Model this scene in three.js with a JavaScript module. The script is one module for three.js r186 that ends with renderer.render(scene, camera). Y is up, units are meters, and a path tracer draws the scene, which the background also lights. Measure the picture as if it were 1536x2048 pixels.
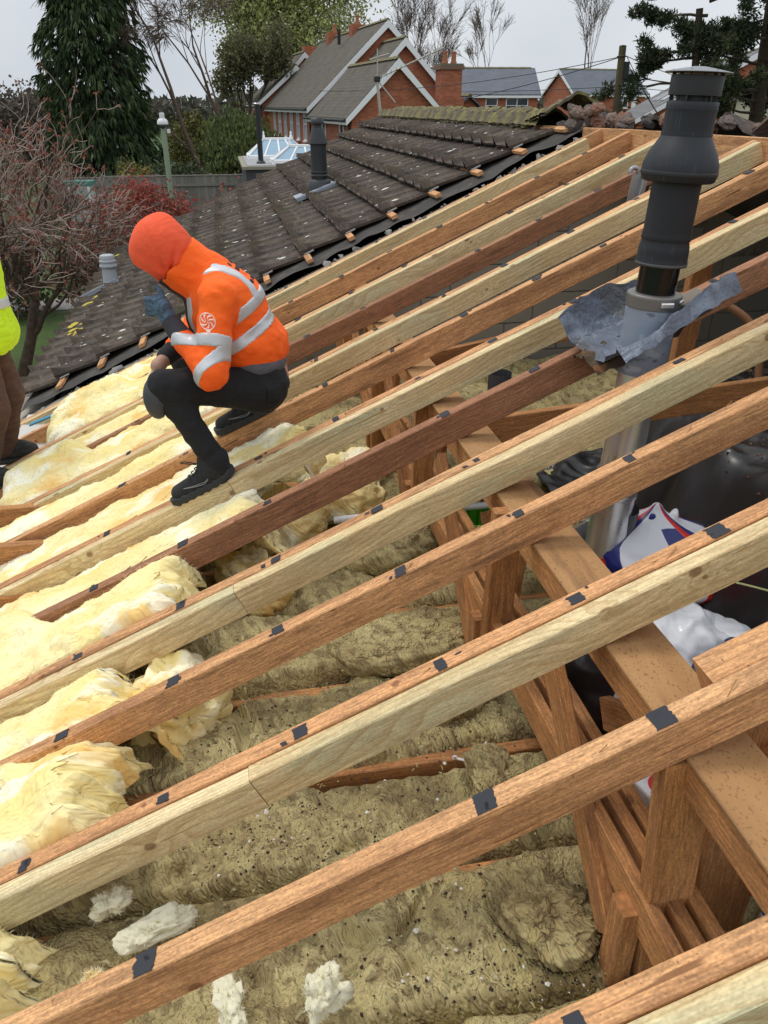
import * as THREE from 'three';
import { ImprovedNoise } from 'three/addons/math/ImprovedNoise.js';
import { mergeGeometries } from 'three/addons/utils/BufferGeometryUtils.js';
import { RoundedBoxGeometry } from 'three/addons/geometries/RoundedBoxGeometry.js';
import { ConvexGeometry } from 'three/addons/geometries/ConvexGeometry.js';

// ---------------------------------------------------------------- camera, sky, sun, exposure
const scene = new THREE.Scene();
const R = Math.PI / 180;
const camera = new THREE.PerspectiveCamera(66.99, 768 / 1024, 0.05, 600);
camera.position.set(0, 4.46, 0);
camera.rotation.order = 'YXZ';
camera.rotation.set(-27.75 * R, -10.9 * R, 0);

const renderer = new THREE.WebGLRenderer({ antialias: true });
renderer.setSize(768, 1024);
renderer.toneMapping = THREE.LinearToneMapping;
renderer.toneMappingExposure = 0.88;
renderer.shadowMap.enabled = true;

const _pn = new ImprovedNoise();
const N3 = (x, y, z) => _pn.noise(x + 31.7, y + 17.3, z + 53.1);
const fbm = (x, y, z, o = 4) => { let a = 0.5, s = 0; for (let i = 0; i < o; i++) { s += a * N3(x, y, z); x *= 2.03; y *= 2.03; z *= 2.03; a *= 0.5; } return s; };
const ridged = (x, y, z, o = 3) => { let a = 0.5, s = 0; for (let i = 0; i < o; i++) { s += a * (1 - Math.abs(N3(x, y, z)) * 2); x *= 2.1; y *= 2.1; z *= 2.1; a *= 0.5; } return s; };
const clamp = (v, a = 0, b = 1) => Math.min(b, Math.max(a, v));
const mix = (a, b, t) => a + (b - a) * t;
const sstep = (a, b, v) => { const t = clamp((v - a) / (b - a)); return t * t * (3 - 2 * t); };
function rng(seed) { let s = seed >>> 0; return () => { s = (s + 0x6D2B79F5) >>> 0; let t = s; t = Math.imul(t ^ (t >>> 15), t | 1); t ^= t + Math.imul(t ^ (t >>> 7), t | 61); return ((t ^ (t >>> 14)) >>> 0) / 4294967296; }; }

// overcast sky: pale grey blue, soft cloud sheets
{
  const W = 512, H = 256, d = new Float32Array(W * H * 4);
  for (let j = 0; j < H; j++) for (let i = 0; i < W; i++) {
    const th = (j + 0.5) / H * Math.PI - Math.PI / 2, ph = (i + 0.5) / W * 2 * Math.PI;
    const x = Math.cos(th) * Math.cos(ph), y = Math.sin(th), z = Math.cos(th) * Math.sin(ph);
    const n = fbm(x * 2.2, y * 6, z * 2.2, 4) * 0.9 + fbm(x * 5 + 9, y * 11, z * 5, 3) * 0.25;
    const k = clamp(0.5 + n * 1.5), ov = (1 + 0.72 * Math.max(0, y)) ;   // overcast dome: brighter overhead, as a cloud sheet is
    const o = (j * W + i) * 4;
    d[o] = mix(0.66, 0.88, k) * ov; d[o + 1] = mix(0.715, 0.91, k) * ov; d[o + 2] = mix(0.78, 0.94, k) * ov; d[o + 3] = 1;
  }
  const t = new THREE.DataTexture(d, W, H, THREE.RGBAFormat, THREE.FloatType);
  t.mapping = THREE.EquirectangularReflectionMapping; t.magFilter = t.minFilter = THREE.LinearFilter; t.needsUpdate = true;
  scene.background = t; scene.environment = t;
}
const sun = new THREE.DirectionalLight(new THREE.Color(1, 0.95, 0.87), 1.5);
sun.position.set(-7, 22, -11); sun.target.position.set(0, 2.5, -4);
sun.castShadow = true; sun.shadow.radius = 28;
sun.shadow.mapSize.set(2048, 2048);
Object.assign(sun.shadow.camera, { left: -30, right: 30, top: 30, bottom: -30, near: 1, far: 80 });
scene.add(sun, sun.target);

// ---------------------------------------------------------------- naming helpers
const used = new Map();
function numbered(n) { const k = used.get(n) || 0; used.set(n, k + 1); return k ? `${n}_${String(k).padStart(3, '0')}` : n; }
function shade(o) { o.traverse(m => { if (m.isMesh) { m.castShadow = true; m.receiveShadow = true; } }); return o; }
function tag(o, label, category, group, kind) {
  if (label) o.userData.label = label; if (category) o.userData.category = category;
  if (group) o.userData.group = group; if (kind) o.userData.kind = kind; return o;
}
function thing(name, label, category, pos = [0, 0, 0], group) {
  const g = new THREE.Group(); g.name = numbered(name); g.position.set(...pos); scene.add(g); return tag(g, label, category, group);
}
function part(name, geo, mat, parent, label) { const m = new THREE.Mesh(geo, mat); m.name = name; parent.add(m); if (label) m.userData.label = label; return m; }
function solo(name, geo, mat, label, category, group, pos) {
  const m = new THREE.Mesh(geo, mat); m.name = numbered(name); if (pos) m.position.set(...pos); scene.add(m); return tag(m, label, category, group);
}
function struct(name, geo, mat) { const m = new THREE.Mesh(geo, mat); m.name = numbered(name); m.userData.kind = 'structure'; scene.add(m); return m; }

// ---------------------------------------------------------------- geometry helpers
class MB {   // triangle collector with optional vertex colours
  constructor() { this.p = []; this.n = []; this.u = []; this.c = []; this.i = []; this.col = null; }
  v(x, y, z, nx = 0, ny = 1, nz = 0, u = 0, w = 0) { this.p.push(x, y, z); this.n.push(nx, ny, nz); this.u.push(u, w); if (this.col) this.c.push(...this.col); return this.p.length / 3 - 1; }
  tri(a, b, c) { this.i.push(a, b, c); }
  quad(a, b, c, d) { this.i.push(a, b, c, a, c, d); }
  face(pts, uvs) {    // flat polygon (fan)
    const a = pts[0], b = pts[1], c = pts[2];
    const e = [b[0] - a[0], b[1] - a[1], b[2] - a[2]], f = [c[0] - a[0], c[1] - a[1], c[2] - a[2]];
    let n = [e[1] * f[2] - e[2] * f[1], e[2] * f[0] - e[0] * f[2], e[0] * f[1] - e[1] * f[0]]; const l = Math.hypot(...n) || 1; n = n.map(q => q / l);
    const ids = pts.map((q, k) => this.v(...q, ...n, ...(uvs ? uvs[k] : [q[0] + q[2], q[1]])));
    for (let k = 1; k < ids.length - 1; k++) this.tri(ids[0], ids[k], ids[k + 1]);
  }
  tube(a, b, ra, rb, seg = 5) {
    const d = new THREE.Vector3().subVectors(b, a), L = d.length(); if (L < 1e-6) return; d.divideScalar(L);
    const s = Math.abs(d.y) < 0.9 ? new THREE.Vector3(0, 1, 0) : new THREE.Vector3(1, 0, 0);
    const x = new THREE.Vector3().crossVectors(d, s).normalize(), y = new THREE.Vector3().crossVectors(d, x);
    const o = this.p.length / 3;
    for (let k = 0; k <= seg; k++) {
      const t = k / seg * Math.PI * 2, c = Math.cos(t), q = Math.sin(t);
      const nx = x.x * c + y.x * q, ny = x.y * c + y.y * q, nz = x.z * c + y.z * q;
      this.v(a.x + nx * ra, a.y + ny * ra, a.z + nz * ra, nx, ny, nz, k / seg, 0);
      this.v(b.x + nx * rb, b.y + ny * rb, b.z + nz * rb, nx, ny, nz, k / seg, L * 2);
    }
    for (let k = 0; k < seg; k++) this.quad(o + k * 2, o + k * 2 + 2, o + k * 2 + 3, o + k * 2 + 1);
  }
  box(x0, y0, z0, x1, y1, z1) {
    const P = (x, y, z) => [x, y, z];
    const f = [[[x0, y0, z1], [x1, y0, z1], [x1, y1, z1], [x0, y1, z1], 0, 1], [[x1, y0, z0], [x0, y0, z0], [x0, y1, z0], [x1, y1, z0], 0, 1],
      [[x1, y0, z1], [x1, y0, z0], [x1, y1, z0], [x1, y1, z1], 2, 1], [[x0, y0, z0], [x0, y0, z1], [x0, y1, z1], [x0, y1, z0], 2, 1],
      [[x0, y1, z1], [x1, y1, z1], [x1, y1, z0], [x0, y1, z0], 0, 2], [[x0, y0, z0], [x1, y0, z0], [x1, y0, z1], [x0, y0, z1], 0, 2]];
    for (const [a, b, c, d, ui, vi] of f) this.face([a, b, c, d], [a, b, c, d].map(q => [q[ui], q[vi]]));
    return this;
  }
  geo() {
    const g = new THREE.BufferGeometry();
    g.setAttribute('position', new THREE.Float32BufferAttribute(this.p, 3)); g.setAttribute('normal', new THREE.Float32BufferAttribute(this.n, 3));
    g.setAttribute('uv', new THREE.Float32BufferAttribute(this.u, 2)); if (this.c.length) g.setAttribute('color', new THREE.Float32BufferAttribute(this.c, 3));
    g.setIndex(this.i); return g;
  }
}
const V = (x, y, z) => new THREE.Vector3(x, y, z);
const boxGeo = (x0, y0, z0, x1, y1, z1) => new MB().box(x0, y0, z0, x1, y1, z1).geo();

// grid surface from a function (s,t) -> {p:[x,y,z], uv:[u,v]} ; smooth normals
function sheet(ns, nt, fn, closed) {
  const pos = [], uv = [], idx = [];
  for (let j = 0; j <= nt; j++) for (let i = 0; i <= ns; i++) { const r = fn(i / ns, j / nt); pos.push(r[0], r[1], r[2]); uv.push(r[3], r[4]); }
  for (let j = 0; j < nt; j++) for (let i = 0; i < ns; i++) { const a = j * (ns + 1) + i, b = a + 1, c = a + ns + 2, d = a + ns + 1; idx.push(a, b, c, a, c, d); }
  const g = new THREE.BufferGeometry(); g.setAttribute('position', new THREE.Float32BufferAttribute(pos, 3)); g.setAttribute('uv', new THREE.Float32BufferAttribute(uv, 2)); g.setIndex(idx); g.computeVertexNormals(); return g;
}
function lathe(pts, seg = 40) { return new THREE.LatheGeometry(pts.map(p => new THREE.Vector2(p[0], p[1])), seg); }

// surface nets on a signed distance function
function meshSDF(f, mn, mx, cell) {
  const nx = Math.ceil((mx[0] - mn[0]) / cell) + 1, ny = Math.ceil((mx[1] - mn[1]) / cell) + 1, nz = Math.ceil((mx[2] - mn[2]) / cell) + 1;
  const F = new Float32Array(nx * ny * nz), id = new Int32Array(nx * ny * nz).fill(-1), pos = [], idx = [];
  const I = (x, y, z) => (z * ny + y) * nx + x;
  const K = 5, far = cell * K * 1.5;   // skip blocks that lie well away from the surface
  for (let z = 0; z < nz; z += K) for (let y = 0; y < ny; y += K) for (let x = 0; x < nx; x += K) {
    const c = f(mn[0] + (x + 2) * cell, mn[1] + (y + 2) * cell, mn[2] + (z + 2) * cell), skip = Math.abs(c) > far;
    for (let k = z; k < Math.min(nz, z + K); k++) for (let j = y; j < Math.min(ny, y + K); j++) for (let i = x; i < Math.min(nx, x + K); i++) F[I(i, j, k)] = skip ? c : f(mn[0] + i * cell, mn[1] + j * cell, mn[2] + k * cell);
  }
  const E = [[0, 1], [0, 2], [0, 4], [1, 3], [1, 5], [2, 3], [2, 6], [3, 7], [4, 5], [4, 6], [5, 7], [6, 7]];
  const v = new Float32Array(8);
  for (let z = 0; z < nz - 1; z++) for (let y = 0; y < ny - 1; y++) for (let x = 0; x < nx - 1; x++) {
    let m = 0; for (let k = 0; k < 8; k++) { v[k] = F[I(x + (k & 1), y + ((k >> 1) & 1), z + (k >> 2))]; if (v[k] < 0) m |= 1 << k; }
    if (m === 0 || m === 255) continue;
    let sx = 0, sy = 0, sz = 0, c = 0;
    for (const [a, b] of E) { if ((v[a] < 0) === (v[b] < 0)) continue; const t = v[a] / (v[a] - v[b]); sx += (a & 1) + ((b & 1) - (a & 1)) * t; sy += ((a >> 1) & 1) + (((b >> 1) & 1) - ((a >> 1) & 1)) * t; sz += (a >> 2) + ((b >> 2) - (a >> 2)) * t; c++; }
    id[I(x, y, z)] = pos.length / 3; pos.push(mn[0] + (x + sx / c) * cell, mn[1] + (y + sy / c) * cell, mn[2] + (z + sz / c) * cell);
  }
  for (let z = 1; z < nz - 1; z++) for (let y = 1; y < ny - 1; y++) for (let x = 1; x < nx - 1; x++) {
    const a = F[I(x, y, z)] < 0;
    const q = (A, B, C, D, flip) => { if (A < 0 || B < 0 || C < 0 || D < 0) return; if (flip) idx.push(A, C, B, A, D, C); else idx.push(A, B, C, A, C, D); };
    if (a !== (F[I(x + 1, y, z)] < 0)) q(id[I(x, y - 1, z - 1)], id[I(x, y, z - 1)], id[I(x, y, z)], id[I(x, y - 1, z)], !a);
    if (a !== (F[I(x, y + 1, z)] < 0)) q(id[I(x - 1, y, z - 1)], id[I(x - 1, y, z)], id[I(x, y, z)], id[I(x, y, z - 1)], !a);
    if (a !== (F[I(x, y, z + 1)] < 0)) q(id[I(x - 1, y - 1, z)], id[I(x, y - 1, z)], id[I(x, y, z)], id[I(x - 1, y, z)], !a);
  }
  const g = new THREE.BufferGeometry(); g.setAttribute('position', new THREE.Float32BufferAttribute(pos, 3));
  const uv = []; for (let k = 0; k < pos.length; k += 3) uv.push(pos[k] + pos[k + 2], pos[k + 1]); g.setAttribute('uv', new THREE.Float32BufferAttribute(uv, 2));
  g.setIndex(idx); g.computeVertexNormals(); return g;
}
const smin = (a, b, k) => { const h = clamp(0.5 + 0.5 * (b - a) / k); return mix(b, a, h) - k * h * (1 - h); };
const cap = (x, y, z, a, b, ra, rb) => { const dx = b[0] - a[0], dy = b[1] - a[1], dz = b[2] - a[2]; const t = clamp(((x - a[0]) * dx + (y - a[1]) * dy + (z - a[2]) * dz) / (dx * dx + dy * dy + dz * dz + 1e-9)); return Math.hypot(x - a[0] - dx * t, y - a[1] - dy * t, z - a[2] - dz * t) - mix(ra, rb, t); };
const ell = (x, y, z, c, r) => { const k = Math.hypot((x - c[0]) / r[0], (y - c[1]) / r[1], (z - c[2]) / r[2]); return (k - 1) * Math.min(...r); };

// ---------------------------------------------------------------- textures (periodic value noise)
function hash2(x, y, s) { let h = Math.imul(x, 374761393) ^ Math.imul(y, 668265263) ^ Math.imul(s, 2147483647); h = Math.imul(h ^ (h >>> 13), 1274126177); return ((h ^ (h >>> 16)) >>> 0) / 4294967296; }
function pn(x, y, px, py, s) {
  const xi = Math.floor(x), yi = Math.floor(y); let fx = x - xi, fy = y - yi; fx = fx * fx * (3 - 2 * fx); fy = fy * fy * (3 - 2 * fy);
  const x0 = ((xi % px) + px) % px, x1 = (x0 + 1) % px, y0 = ((yi % py) + py) % py, y1 = (y0 + 1) % py;
  return mix(mix(hash2(x0, y0, s), hash2(x1, y0, s), fx), mix(hash2(x0, y1, s), hash2(x1, y1, s), fx), fy);
}
const pf = (u, v, f, s, o = 4) => { let a = 0.5, r = 0, t = 0; for (let i = 0; i < o; i++) { r += a * pn(u * f, v * f, f, f, s + i); t += a; a *= 0.5; f *= 2; } return r / t; };
function tex(W, H, fn, srgb = true) {
  const d = new Uint8Array(W * H * 4), o = [0, 0, 0];
  for (let j = 0; j < H; j++) for (let i = 0; i < W; i++) { fn(i / W, j / H, o); const k = (j * W + i) * 4; d[k] = clamp(o[0]) * 255; d[k + 1] = clamp(o[1]) * 255; d[k + 2] = clamp(o[2]) * 255; d[k + 3] = 255; }
  const t = new THREE.DataTexture(d, W, H, THREE.RGBAFormat); t.wrapS = t.wrapT = THREE.RepeatWrapping; t.magFilter = THREE.LinearFilter; t.minFilter = THREE.LinearMipmapLinearFilter; t.generateMipmaps = true;
  if (srgb) t.colorSpace = THREE.SRGBColorSpace; t.needsUpdate = true; return t;
}
const lin = (r, g, b) => new THREE.Color().setRGB(r, g, b);
const std = (c, rough = 0.8, o = {}) => new THREE.MeshStandardMaterial({ color: Array.isArray(c) ? lin(...c) : c, roughness: rough, ...o });
function mixc(o, a, b, t) { o[0] = mix(a[0], b[0], t); o[1] = mix(a[1], b[1], t); o[2] = mix(a[2], b[2], t); }
function tint(o, c, t) { o[0] = mix(o[0], c[0], t); o[1] = mix(o[1], c[1], t); o[2] = mix(o[2], c[2], t); }

// timber: u runs along the grain (2.56 m per repeat), v across (0.32 m per repeat)
function woodTex(seed, c) {
  const r = rng(seed), knots = []; for (let k = 0; k < c.knots; k++) knots.push([r() * 2.56, r() * 0.32, 0.006 + r() * 0.012]);
  return tex(1280, 256, (u, v, o) => {
    let t = v * c.rings + (pn(u * 5, v * 3, 5, 3, seed) - 0.5) * c.warp + (pn(u * 14, v * 6, 14, 6, seed + 1) - 0.5) * c.warp * 0.35;
    let kd = 0;
    for (const [ku, kv, kr] of knots) {
      let du = u * 2.56 - ku; if (du > 1.28) du -= 2.56; if (du < -1.28) du += 2.56; let dv = v * 0.32 - kv; if (dv > 0.16) dv -= 0.32; if (dv < -0.16) dv += 0.32;
      if (Math.abs(du) > 0.25) continue;
      const q = Math.hypot(du * 0.45, dv); t += Math.sign(dv) * 2.2 * Math.exp(-q * q / (kr * kr * 6)) ; const e = Math.hypot(du * 0.8, dv);
      kd = Math.max(kd, sstep(kr, kr * 0.55, e) * (0.75 + 0.25 * Math.sin(e * 2500)));
    }
    const fr = t - Math.floor(t), late = Math.pow(fr, 3) * sstep(1, 0.93, fr);
    const fib = pn(u * 60, v * 128, 60, 128, seed + 3) * 0.6 + pn(u * 200, v * 128, 200, 128, seed + 4) * 0.4;
    const patch = pf(u, v, 4, seed + 7, 4), blot = pn(u * 9, v * 3, 9, 3, seed + 9);
    mixc(o, c.base, c.alt, clamp(patch * 1.6 - 0.3));
    if (c.green) tint(o, c.green, sstep(0.5, 0.8, blot) * 0.5);
    if (c.stain) { tint(o, c.stain, sstep(0.45, 0.8, pf(u, v, 7, seed + 20, 5)) * c.stainAmt); const st = pn(u * 10, v * 9, 10, 9, seed + 23) * 0.55 + pn(u * 34, v * 40, 34, 40, seed + 24) * 0.45; tint(o, c.dirt, sstep(0.60, 0.86, st) * c.stainAmt * 0.6); }
    const k = (fib - 0.5) * c.fib; o[0] *= 1 + k; o[1] *= 1 + k; o[2] *= 1 + k;
    tint(o, c.dark, late * c.late);
    tint(o, c.knot, kd * 0.8);
    const sp = pn(u * 512, v * 64, 512, 64, seed + 12); if (sp > c.speck) tint(o, c.dirt, clamp((sp - c.speck) * 14) * 0.8);
    const pit = pn(u * 640, v * 128, 640, 128, seed + 40); o[0] *= 1 + (pit - 0.55) * c.fib * 0.6; o[1] *= 1 + (pit - 0.55) * c.fib * 0.6; o[2] *= 1 + (pit - 0.55) * c.fib * 0.6;
    const ck = pn(u * 7, v * 40, 7, 40, seed + 30); if (ck > 0.955) tint(o, c.dark, 0.8 * sstep(0.955, 0.97, ck));
  });
}
const oldCfg = { rings: 20, warp: 5, knots: 5, base: [0.83, 0.635, 0.445], alt: [0.78, 0.575, 0.39], dark: [0.50, 0.33, 0.20], stain: [0.52, 0.35, 0.23], stainAmt: 0.5, knot: [0.40, 0.24, 0.14], dirt: [0.30, 0.20, 0.13], late: 0.30, fib: 0.38, speck: 0.93 };
const newCfg = { rings: 15, warp: 4.5, knots: 8, base: [0.90, 0.825, 0.655], alt: [0.82, 0.72, 0.53], dark: [0.64, 0.49, 0.30], green: [0.72, 0.735, 0.60], stain: [0.70, 0.58, 0.42], stainAmt: 0.3, knot: [0.42, 0.29, 0.17], dirt: [0.45, 0.35, 0.22], late: 0.5, fib: 0.24, speck: 0.965 };
const bumpWood = tex(1024, 128, (u, v, o) => { const f = pn(u * 60, v * 128, 60, 128, 5) * 0.5 + pn(u * 160, v * 64, 160, 64, 6) * 0.5; o[0] = o[1] = o[2] = f; }, false);
const woodMat = (t, rough = 0.85) => new THREE.MeshStandardMaterial({ map: t, roughness: rough, bumpMap: bumpWood, bumpScale: 0.0012 });
const M = {};
M.old = [0, 1, 2].map(k => woodMat(woodTex(11 + k * 5, { ...oldCfg, base: [[0.89, 0.70, 0.50], [0.86, 0.655, 0.455], [0.84, 0.62, 0.425]][k] })));
M.oldDark = [woodMat(woodTex(41, { ...oldCfg, base: [0.66, 0.47, 0.34], alt: [0.55, 0.37, 0.26], stainAmt: 0.6, dark: [0.32, 0.2, 0.14] }))];
M.new = [0, 1, 2].map(k => woodMat(woodTex(61 + k * 7, { ...newCfg, knots: 6 + k * 2, rings: [15, 19, 12][k] })));
M.web = [0, 1].map(k => woodMat(woodTex(91 + k * 3, { ...oldCfg, base: [0.74, 0.535, 0.33], alt: [0.64, 0.43, 0.25], speck: 0.97 })));
M.chip = new THREE.MeshStandardMaterial({ roughness: 0.95, map: tex(1024, 256, (u, v, o) => {
  mixc(o, [0.72, 0.56, 0.38], [0.60, 0.44, 0.28], pf(u, v, 8, 71, 5)); const a = pn(u * 512, v * 100, 512, 100, 72); tint(o, [0.30, 0.21, 0.14], sstep(0.74, 0.95, a) * 0.4);
  const s = pf(u, v, 6, 77, 4); tint(o, [0.33, 0.23, 0.15], sstep(0.58, 0.8, s) * 0.45); }) });

// ---------------------------------------------------------------- roof frame of reference
const PITCH = 24 * R, SP = Math.sin(PITCH), CP = Math.cos(PITCH);
const FX = 0.48808, FY = 3.36375;                       // point of the slope below the camera
const UP = V(-SP, CP, 0), UX = V(CP, SP, 0);
const RP = (u, z, h = 0) => V(FX + CP * u - SP * h, FY + SP * u + CP * h, z);
const roofQuat = new THREE.Quaternion().setFromRotationMatrix(new THREE.Matrix4().makeBasis(UX, UP, V(0, 0, 1)));  // local x up the slope, y out of it, z towards the camera

// a sawn timber: local x along the length, top face at y = 0, depth d, width w centred on z
function timberGeo(L, w, d, seed = 1, wob = 0.0025, ch = 0.003) {
  const r = rng(seed * 977 + 3), ou = r() * 2.56, ov = r() * 0.32, n = Math.max(2, Math.ceil(L / 0.2));
  const h = w / 2, sec = [[-ch, h], [-d + ch, h], [-d, h - ch], [-d, -h + ch], [-d + ch, -h], [-ch, -h], [0, -h + ch], [0, h - ch]];
  const mb = new MB(), per = [0]; for (let k = 0; k < 8; k++) { const a = sec[k], b = sec[(k + 1) % 8]; per.push(per[k] + Math.hypot(a[0] - b[0], a[1] - b[1])); }
  const off = []; for (let i = 0; i <= n; i++) { const t = i / n * L; off.push([N3(t * 1.3, seed * 3.1, 0) * wob * 2 + N3(t * 7, seed * 5.1, 3) * wob * 0.5, N3(t * 1.1, seed * 7.7, 9) * wob * 1.5]); }
  const pt = (i, k) => [i / n * L, sec[k % 8][0] + off[i][0], sec[k % 8][1] + off[i][1]];
  for (let k = 0; k < 8; k++) for (let i = 0; i < n; i++) {
    const uv = (ii, kk) => [(ou + ii / n * L) / 2.56, (ov + per[kk]) / 0.32];
    mb.face([pt(i, k), pt(i, k + 1), pt(i + 1, k + 1), pt(i + 1, k)], [uv(i, k), uv(i, k + 1), uv(i + 1, k + 1), uv(i + 1, k)]);
  }
  for (const i of [0, n]) { const f = sec.map((_, k) => pt(i, k)); mb.face(i ? f.reverse() : f, f.map(q => [q[2] * 0.2, q[1] * 0.9])); }
  return mb.geo();
}
function orient(m, a, b, up) {
  const x = new THREE.Vector3().subVectors(b, a).normalize(), z = new THREE.Vector3().crossVectors(x, up).normalize(), y = new THREE.Vector3().crossVectors(z, x);
  m.quaternion.setFromRotationMatrix(new THREE.Matrix4().makeBasis(x, y, z)); m.position.copy(a); return m;
}
function timber(name, a, b, w, d, mat, up, seed, label, category, group) {
  const m = solo(name, timberGeo(a.distanceTo(b), w, d, seed), mat, label, category, group); return orient(m, a, b, up);
}
function timberPart(name, a, b, w, d, mat, up, seed, parent) {
  const m = part(name, timberGeo(a.distanceTo(b), w, d, seed), mat, parent); const pa = a.clone().sub(parent.position), pb = b.clone().sub(parent.position); return orient(m, pa, pb, up);
}
// ================================================================ our stripped roof
const RAF = [   // far edge z, old timber material, sister timber?, extra label words
  ['R0', -0.594, M.old[1], true, 'old brown rafter with pale sister crossing above the blue carrier bag'],
  ['A', -0.992, M.old[0], false, 'orange brown old rafter with black felt patches, scarfed on at the purlin'],
  ['B', -1.389, M.old[2], true, 'reddish old rafter behind the pale sister with two large knots'],
  ['C', -1.805, M.old[1], false, 'cracked orange old rafter between the two spliced pale sisters'],
  ['D', -2.178, M.old[0], true, 'old rafter behind the greenish pale sister, near side of the flue'],
  ['E', -2.588, M.oldDark[0], false, 'dark brown old rafter running under the lead flashing'],
  ['F', -3.015, M.old[2], true, 'old rafter under the front foot of the crouching worker'],
  ['G', -3.46, M.old[1], false, 'brown old rafter under the rear foot of the crouching worker'],
  ['H', -3.855, M.old[0], true, 'old rafter just behind the crouching worker, paired with a pale sister'],
  ['I', -4.308, M.oldDark[0], false, 'dark old rafter with the galvanised bracket standing beside it'],
  ['J', -4.718, M.old[1], true, 'old rafter paired with the pale sister that has round dark knots'],
  ['K', -5.213, M.old[2], false, 'last bare old rafter before the party wall'],
  ['L', -5.645, M.old[0], true, 'old rafter hidden behind the sister along the party wall'],
];
const U0 = -2.42, U1 = 2.325;
const feltMat = std([0.035, 0.037, 0.045], 0.9);
function feltScrap(parent, x, w, len, seed) {
  const r = rng(seed), s = new THREE.Shape(), n = 9; const pts = [], sk = (r() - 0.5) * 0.012, rag = 0.08 + r() * 0.25;
  for (let i = 0; i <= n; i++) pts.push([-len / 2 + sk * (i / n) + (r() - 0.5) * len * rag, -w / 2 + i / n * w]);
  for (let i = n; i >= 0; i--) pts.push([len / 2 + sk * (i / n) + (r() - 0.5) * len * 0.12, -w / 2 + i / n * w]);
  pts.forEach((p, k) => k ? s.lineTo(...p) : s.moveTo(...p));
  const g = new THREE.ExtrudeGeometry(s, { depth: 0.0016, bevelEnabled: false }); g.rotateX(-Math.PI / 2);
  const m = part('felt_scrap', g, feltMat, parent); m.position.set(x, 0.001, 0); return m;
}
const topW = 0.05;
RAF.forEach(([id, z, mat, sis, label], k) => {
  const zc = z + topW / 2;
  const m = timber('old_rafter', RP(U0, zc), RP(U1, zc), topW - 0.002, 0.1 + (k % 3) * 0.004, mat, UP, 3 + k, label, 'rafter', 'old rafters of the stripped roof');
  const r = rng(500 + k);
  for (let j = -7; j < 6; j++) {
    const u = 0.24 + 0.356 * j + (r() - 0.5) * 0.03; if (u < -1.5 && r() < 0.6) continue; if (r() < 0.12) continue;
    const big = (id === 'A'); const fs = feltScrap(m, u - U0, (big ? 0.044 : 0.02 + r() * 0.022), big ? 0.042 : 0.018 + r() * 0.022, 900 + k * 31 + j); if (!big) fs.position.z = (r() - 0.5) * 0.008 + 0.004; for (let q = 0; q < 1; q++) { const f2 = feltScrap(m, u - U0 + (r() - 0.5) * 0.09, 0.005 + r() * 0.012, 0.004 + r() * 0.012, 1900 + k * 77 + j * 5 + q); f2.position.z = (r() - 0.5) * 0.034; }
  }
  for (let j = 0; j < 10; j++) { const s = part('splinter', new THREE.ConeGeometry(0.0012 + r() * 0.001, 0.02 + r() * 0.05, 4), mat, m); s.rotation.set(0, r() * 0.8, Math.PI / 2 + (r() - 0.5) * 0.7); s.position.set(r() * 4.4, 0.002, (r() - 0.5) * 0.046); }
});
const SIS = [
  ['B', -1.389, -0.6, 'large knots'], ['D', -2.178, -0.62, 'greenish tint'], ['F', -3.015, -0.63, ''], ['H', -3.855, -0.75, ''], ['J', -4.718, -0.9, ''],
];
const sisGroup = 'new pale sister timbers bolted along the old rafters';
{
  const put = (z, a, b, mat, seed, label, dz = 0.0765, h = 0) => timber('sister_rafter', RP(a, z + dz, h), RP(b, z + dz, h), 0.046, 0.098, mat, UP, seed, label, 'rafter', sisGroup);
  put(-0.594, U0, U1 - 0.02, M.new[0], 31, 'pale new timber beside the old rafter above the blue carrier bag', 0.077);
  put(-1.389, U0, -0.602, M.new[1], 32, 'short lower pale timber with an oval knot near its spliced end', 0.0765, -0.002);
  put(-1.389, -0.6, U1 - 0.02, M.new[2], 33, 'pale new timber with coarse grain and knots, above the white bags');
  put(-2.178, U0, -0.622, M.new[0], 34, 'lower pale timber with weathered top, beside the lifted yellow wool', 0.0765, -0.003);
  put(-2.178, -0.62, U1 - 0.02, M.new[1], 35, 'greenish pale new timber passing in front of the steel flue');
  put(-3.015, U0, -0.632, M.new[2], 36, 'lower pale timber under the toe of the worker in orange', 0.0765, -0.002);
  put(-3.015, -0.63, U1 - 0.02, M.new[0], 37, 'pale new timber starting at the heel of the worker in orange');
  put(-3.855, U0, U1 - 0.02, M.new[1], 38, 'pale new timber running behind the hips of the worker in orange');
  put(-4.718, U0, U1 - 0.02, M.new[2], 39, 'pale new timber with round dark knots, second from the party wall');
  put(-5.645, U0, U1 - 0.13, M.new[0], 40, 'pale new timber along the party wall, its end cut short of the ridge');
}
// the scarfed doubler on rafter A at the purlin
timber('scarf_timber', RP(0.36, -1.035, -0.012), RP(1.35, -1.035, 0.004), 0.078, 0.09, M.old[1], UP, 51, 'short doubling timber with a feathered end beside the felt patched rafter', 'timber');
// ridge board
timber('ridge_board', V(2.648, 4.318, -5.95), V(2.648, 4.318, 0.3), 0.028, 0.2, M.old[0], V(0, 1, 0), 52, 'orange brown ridge board closing the tops of the rafters', 'ridge board');
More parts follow.
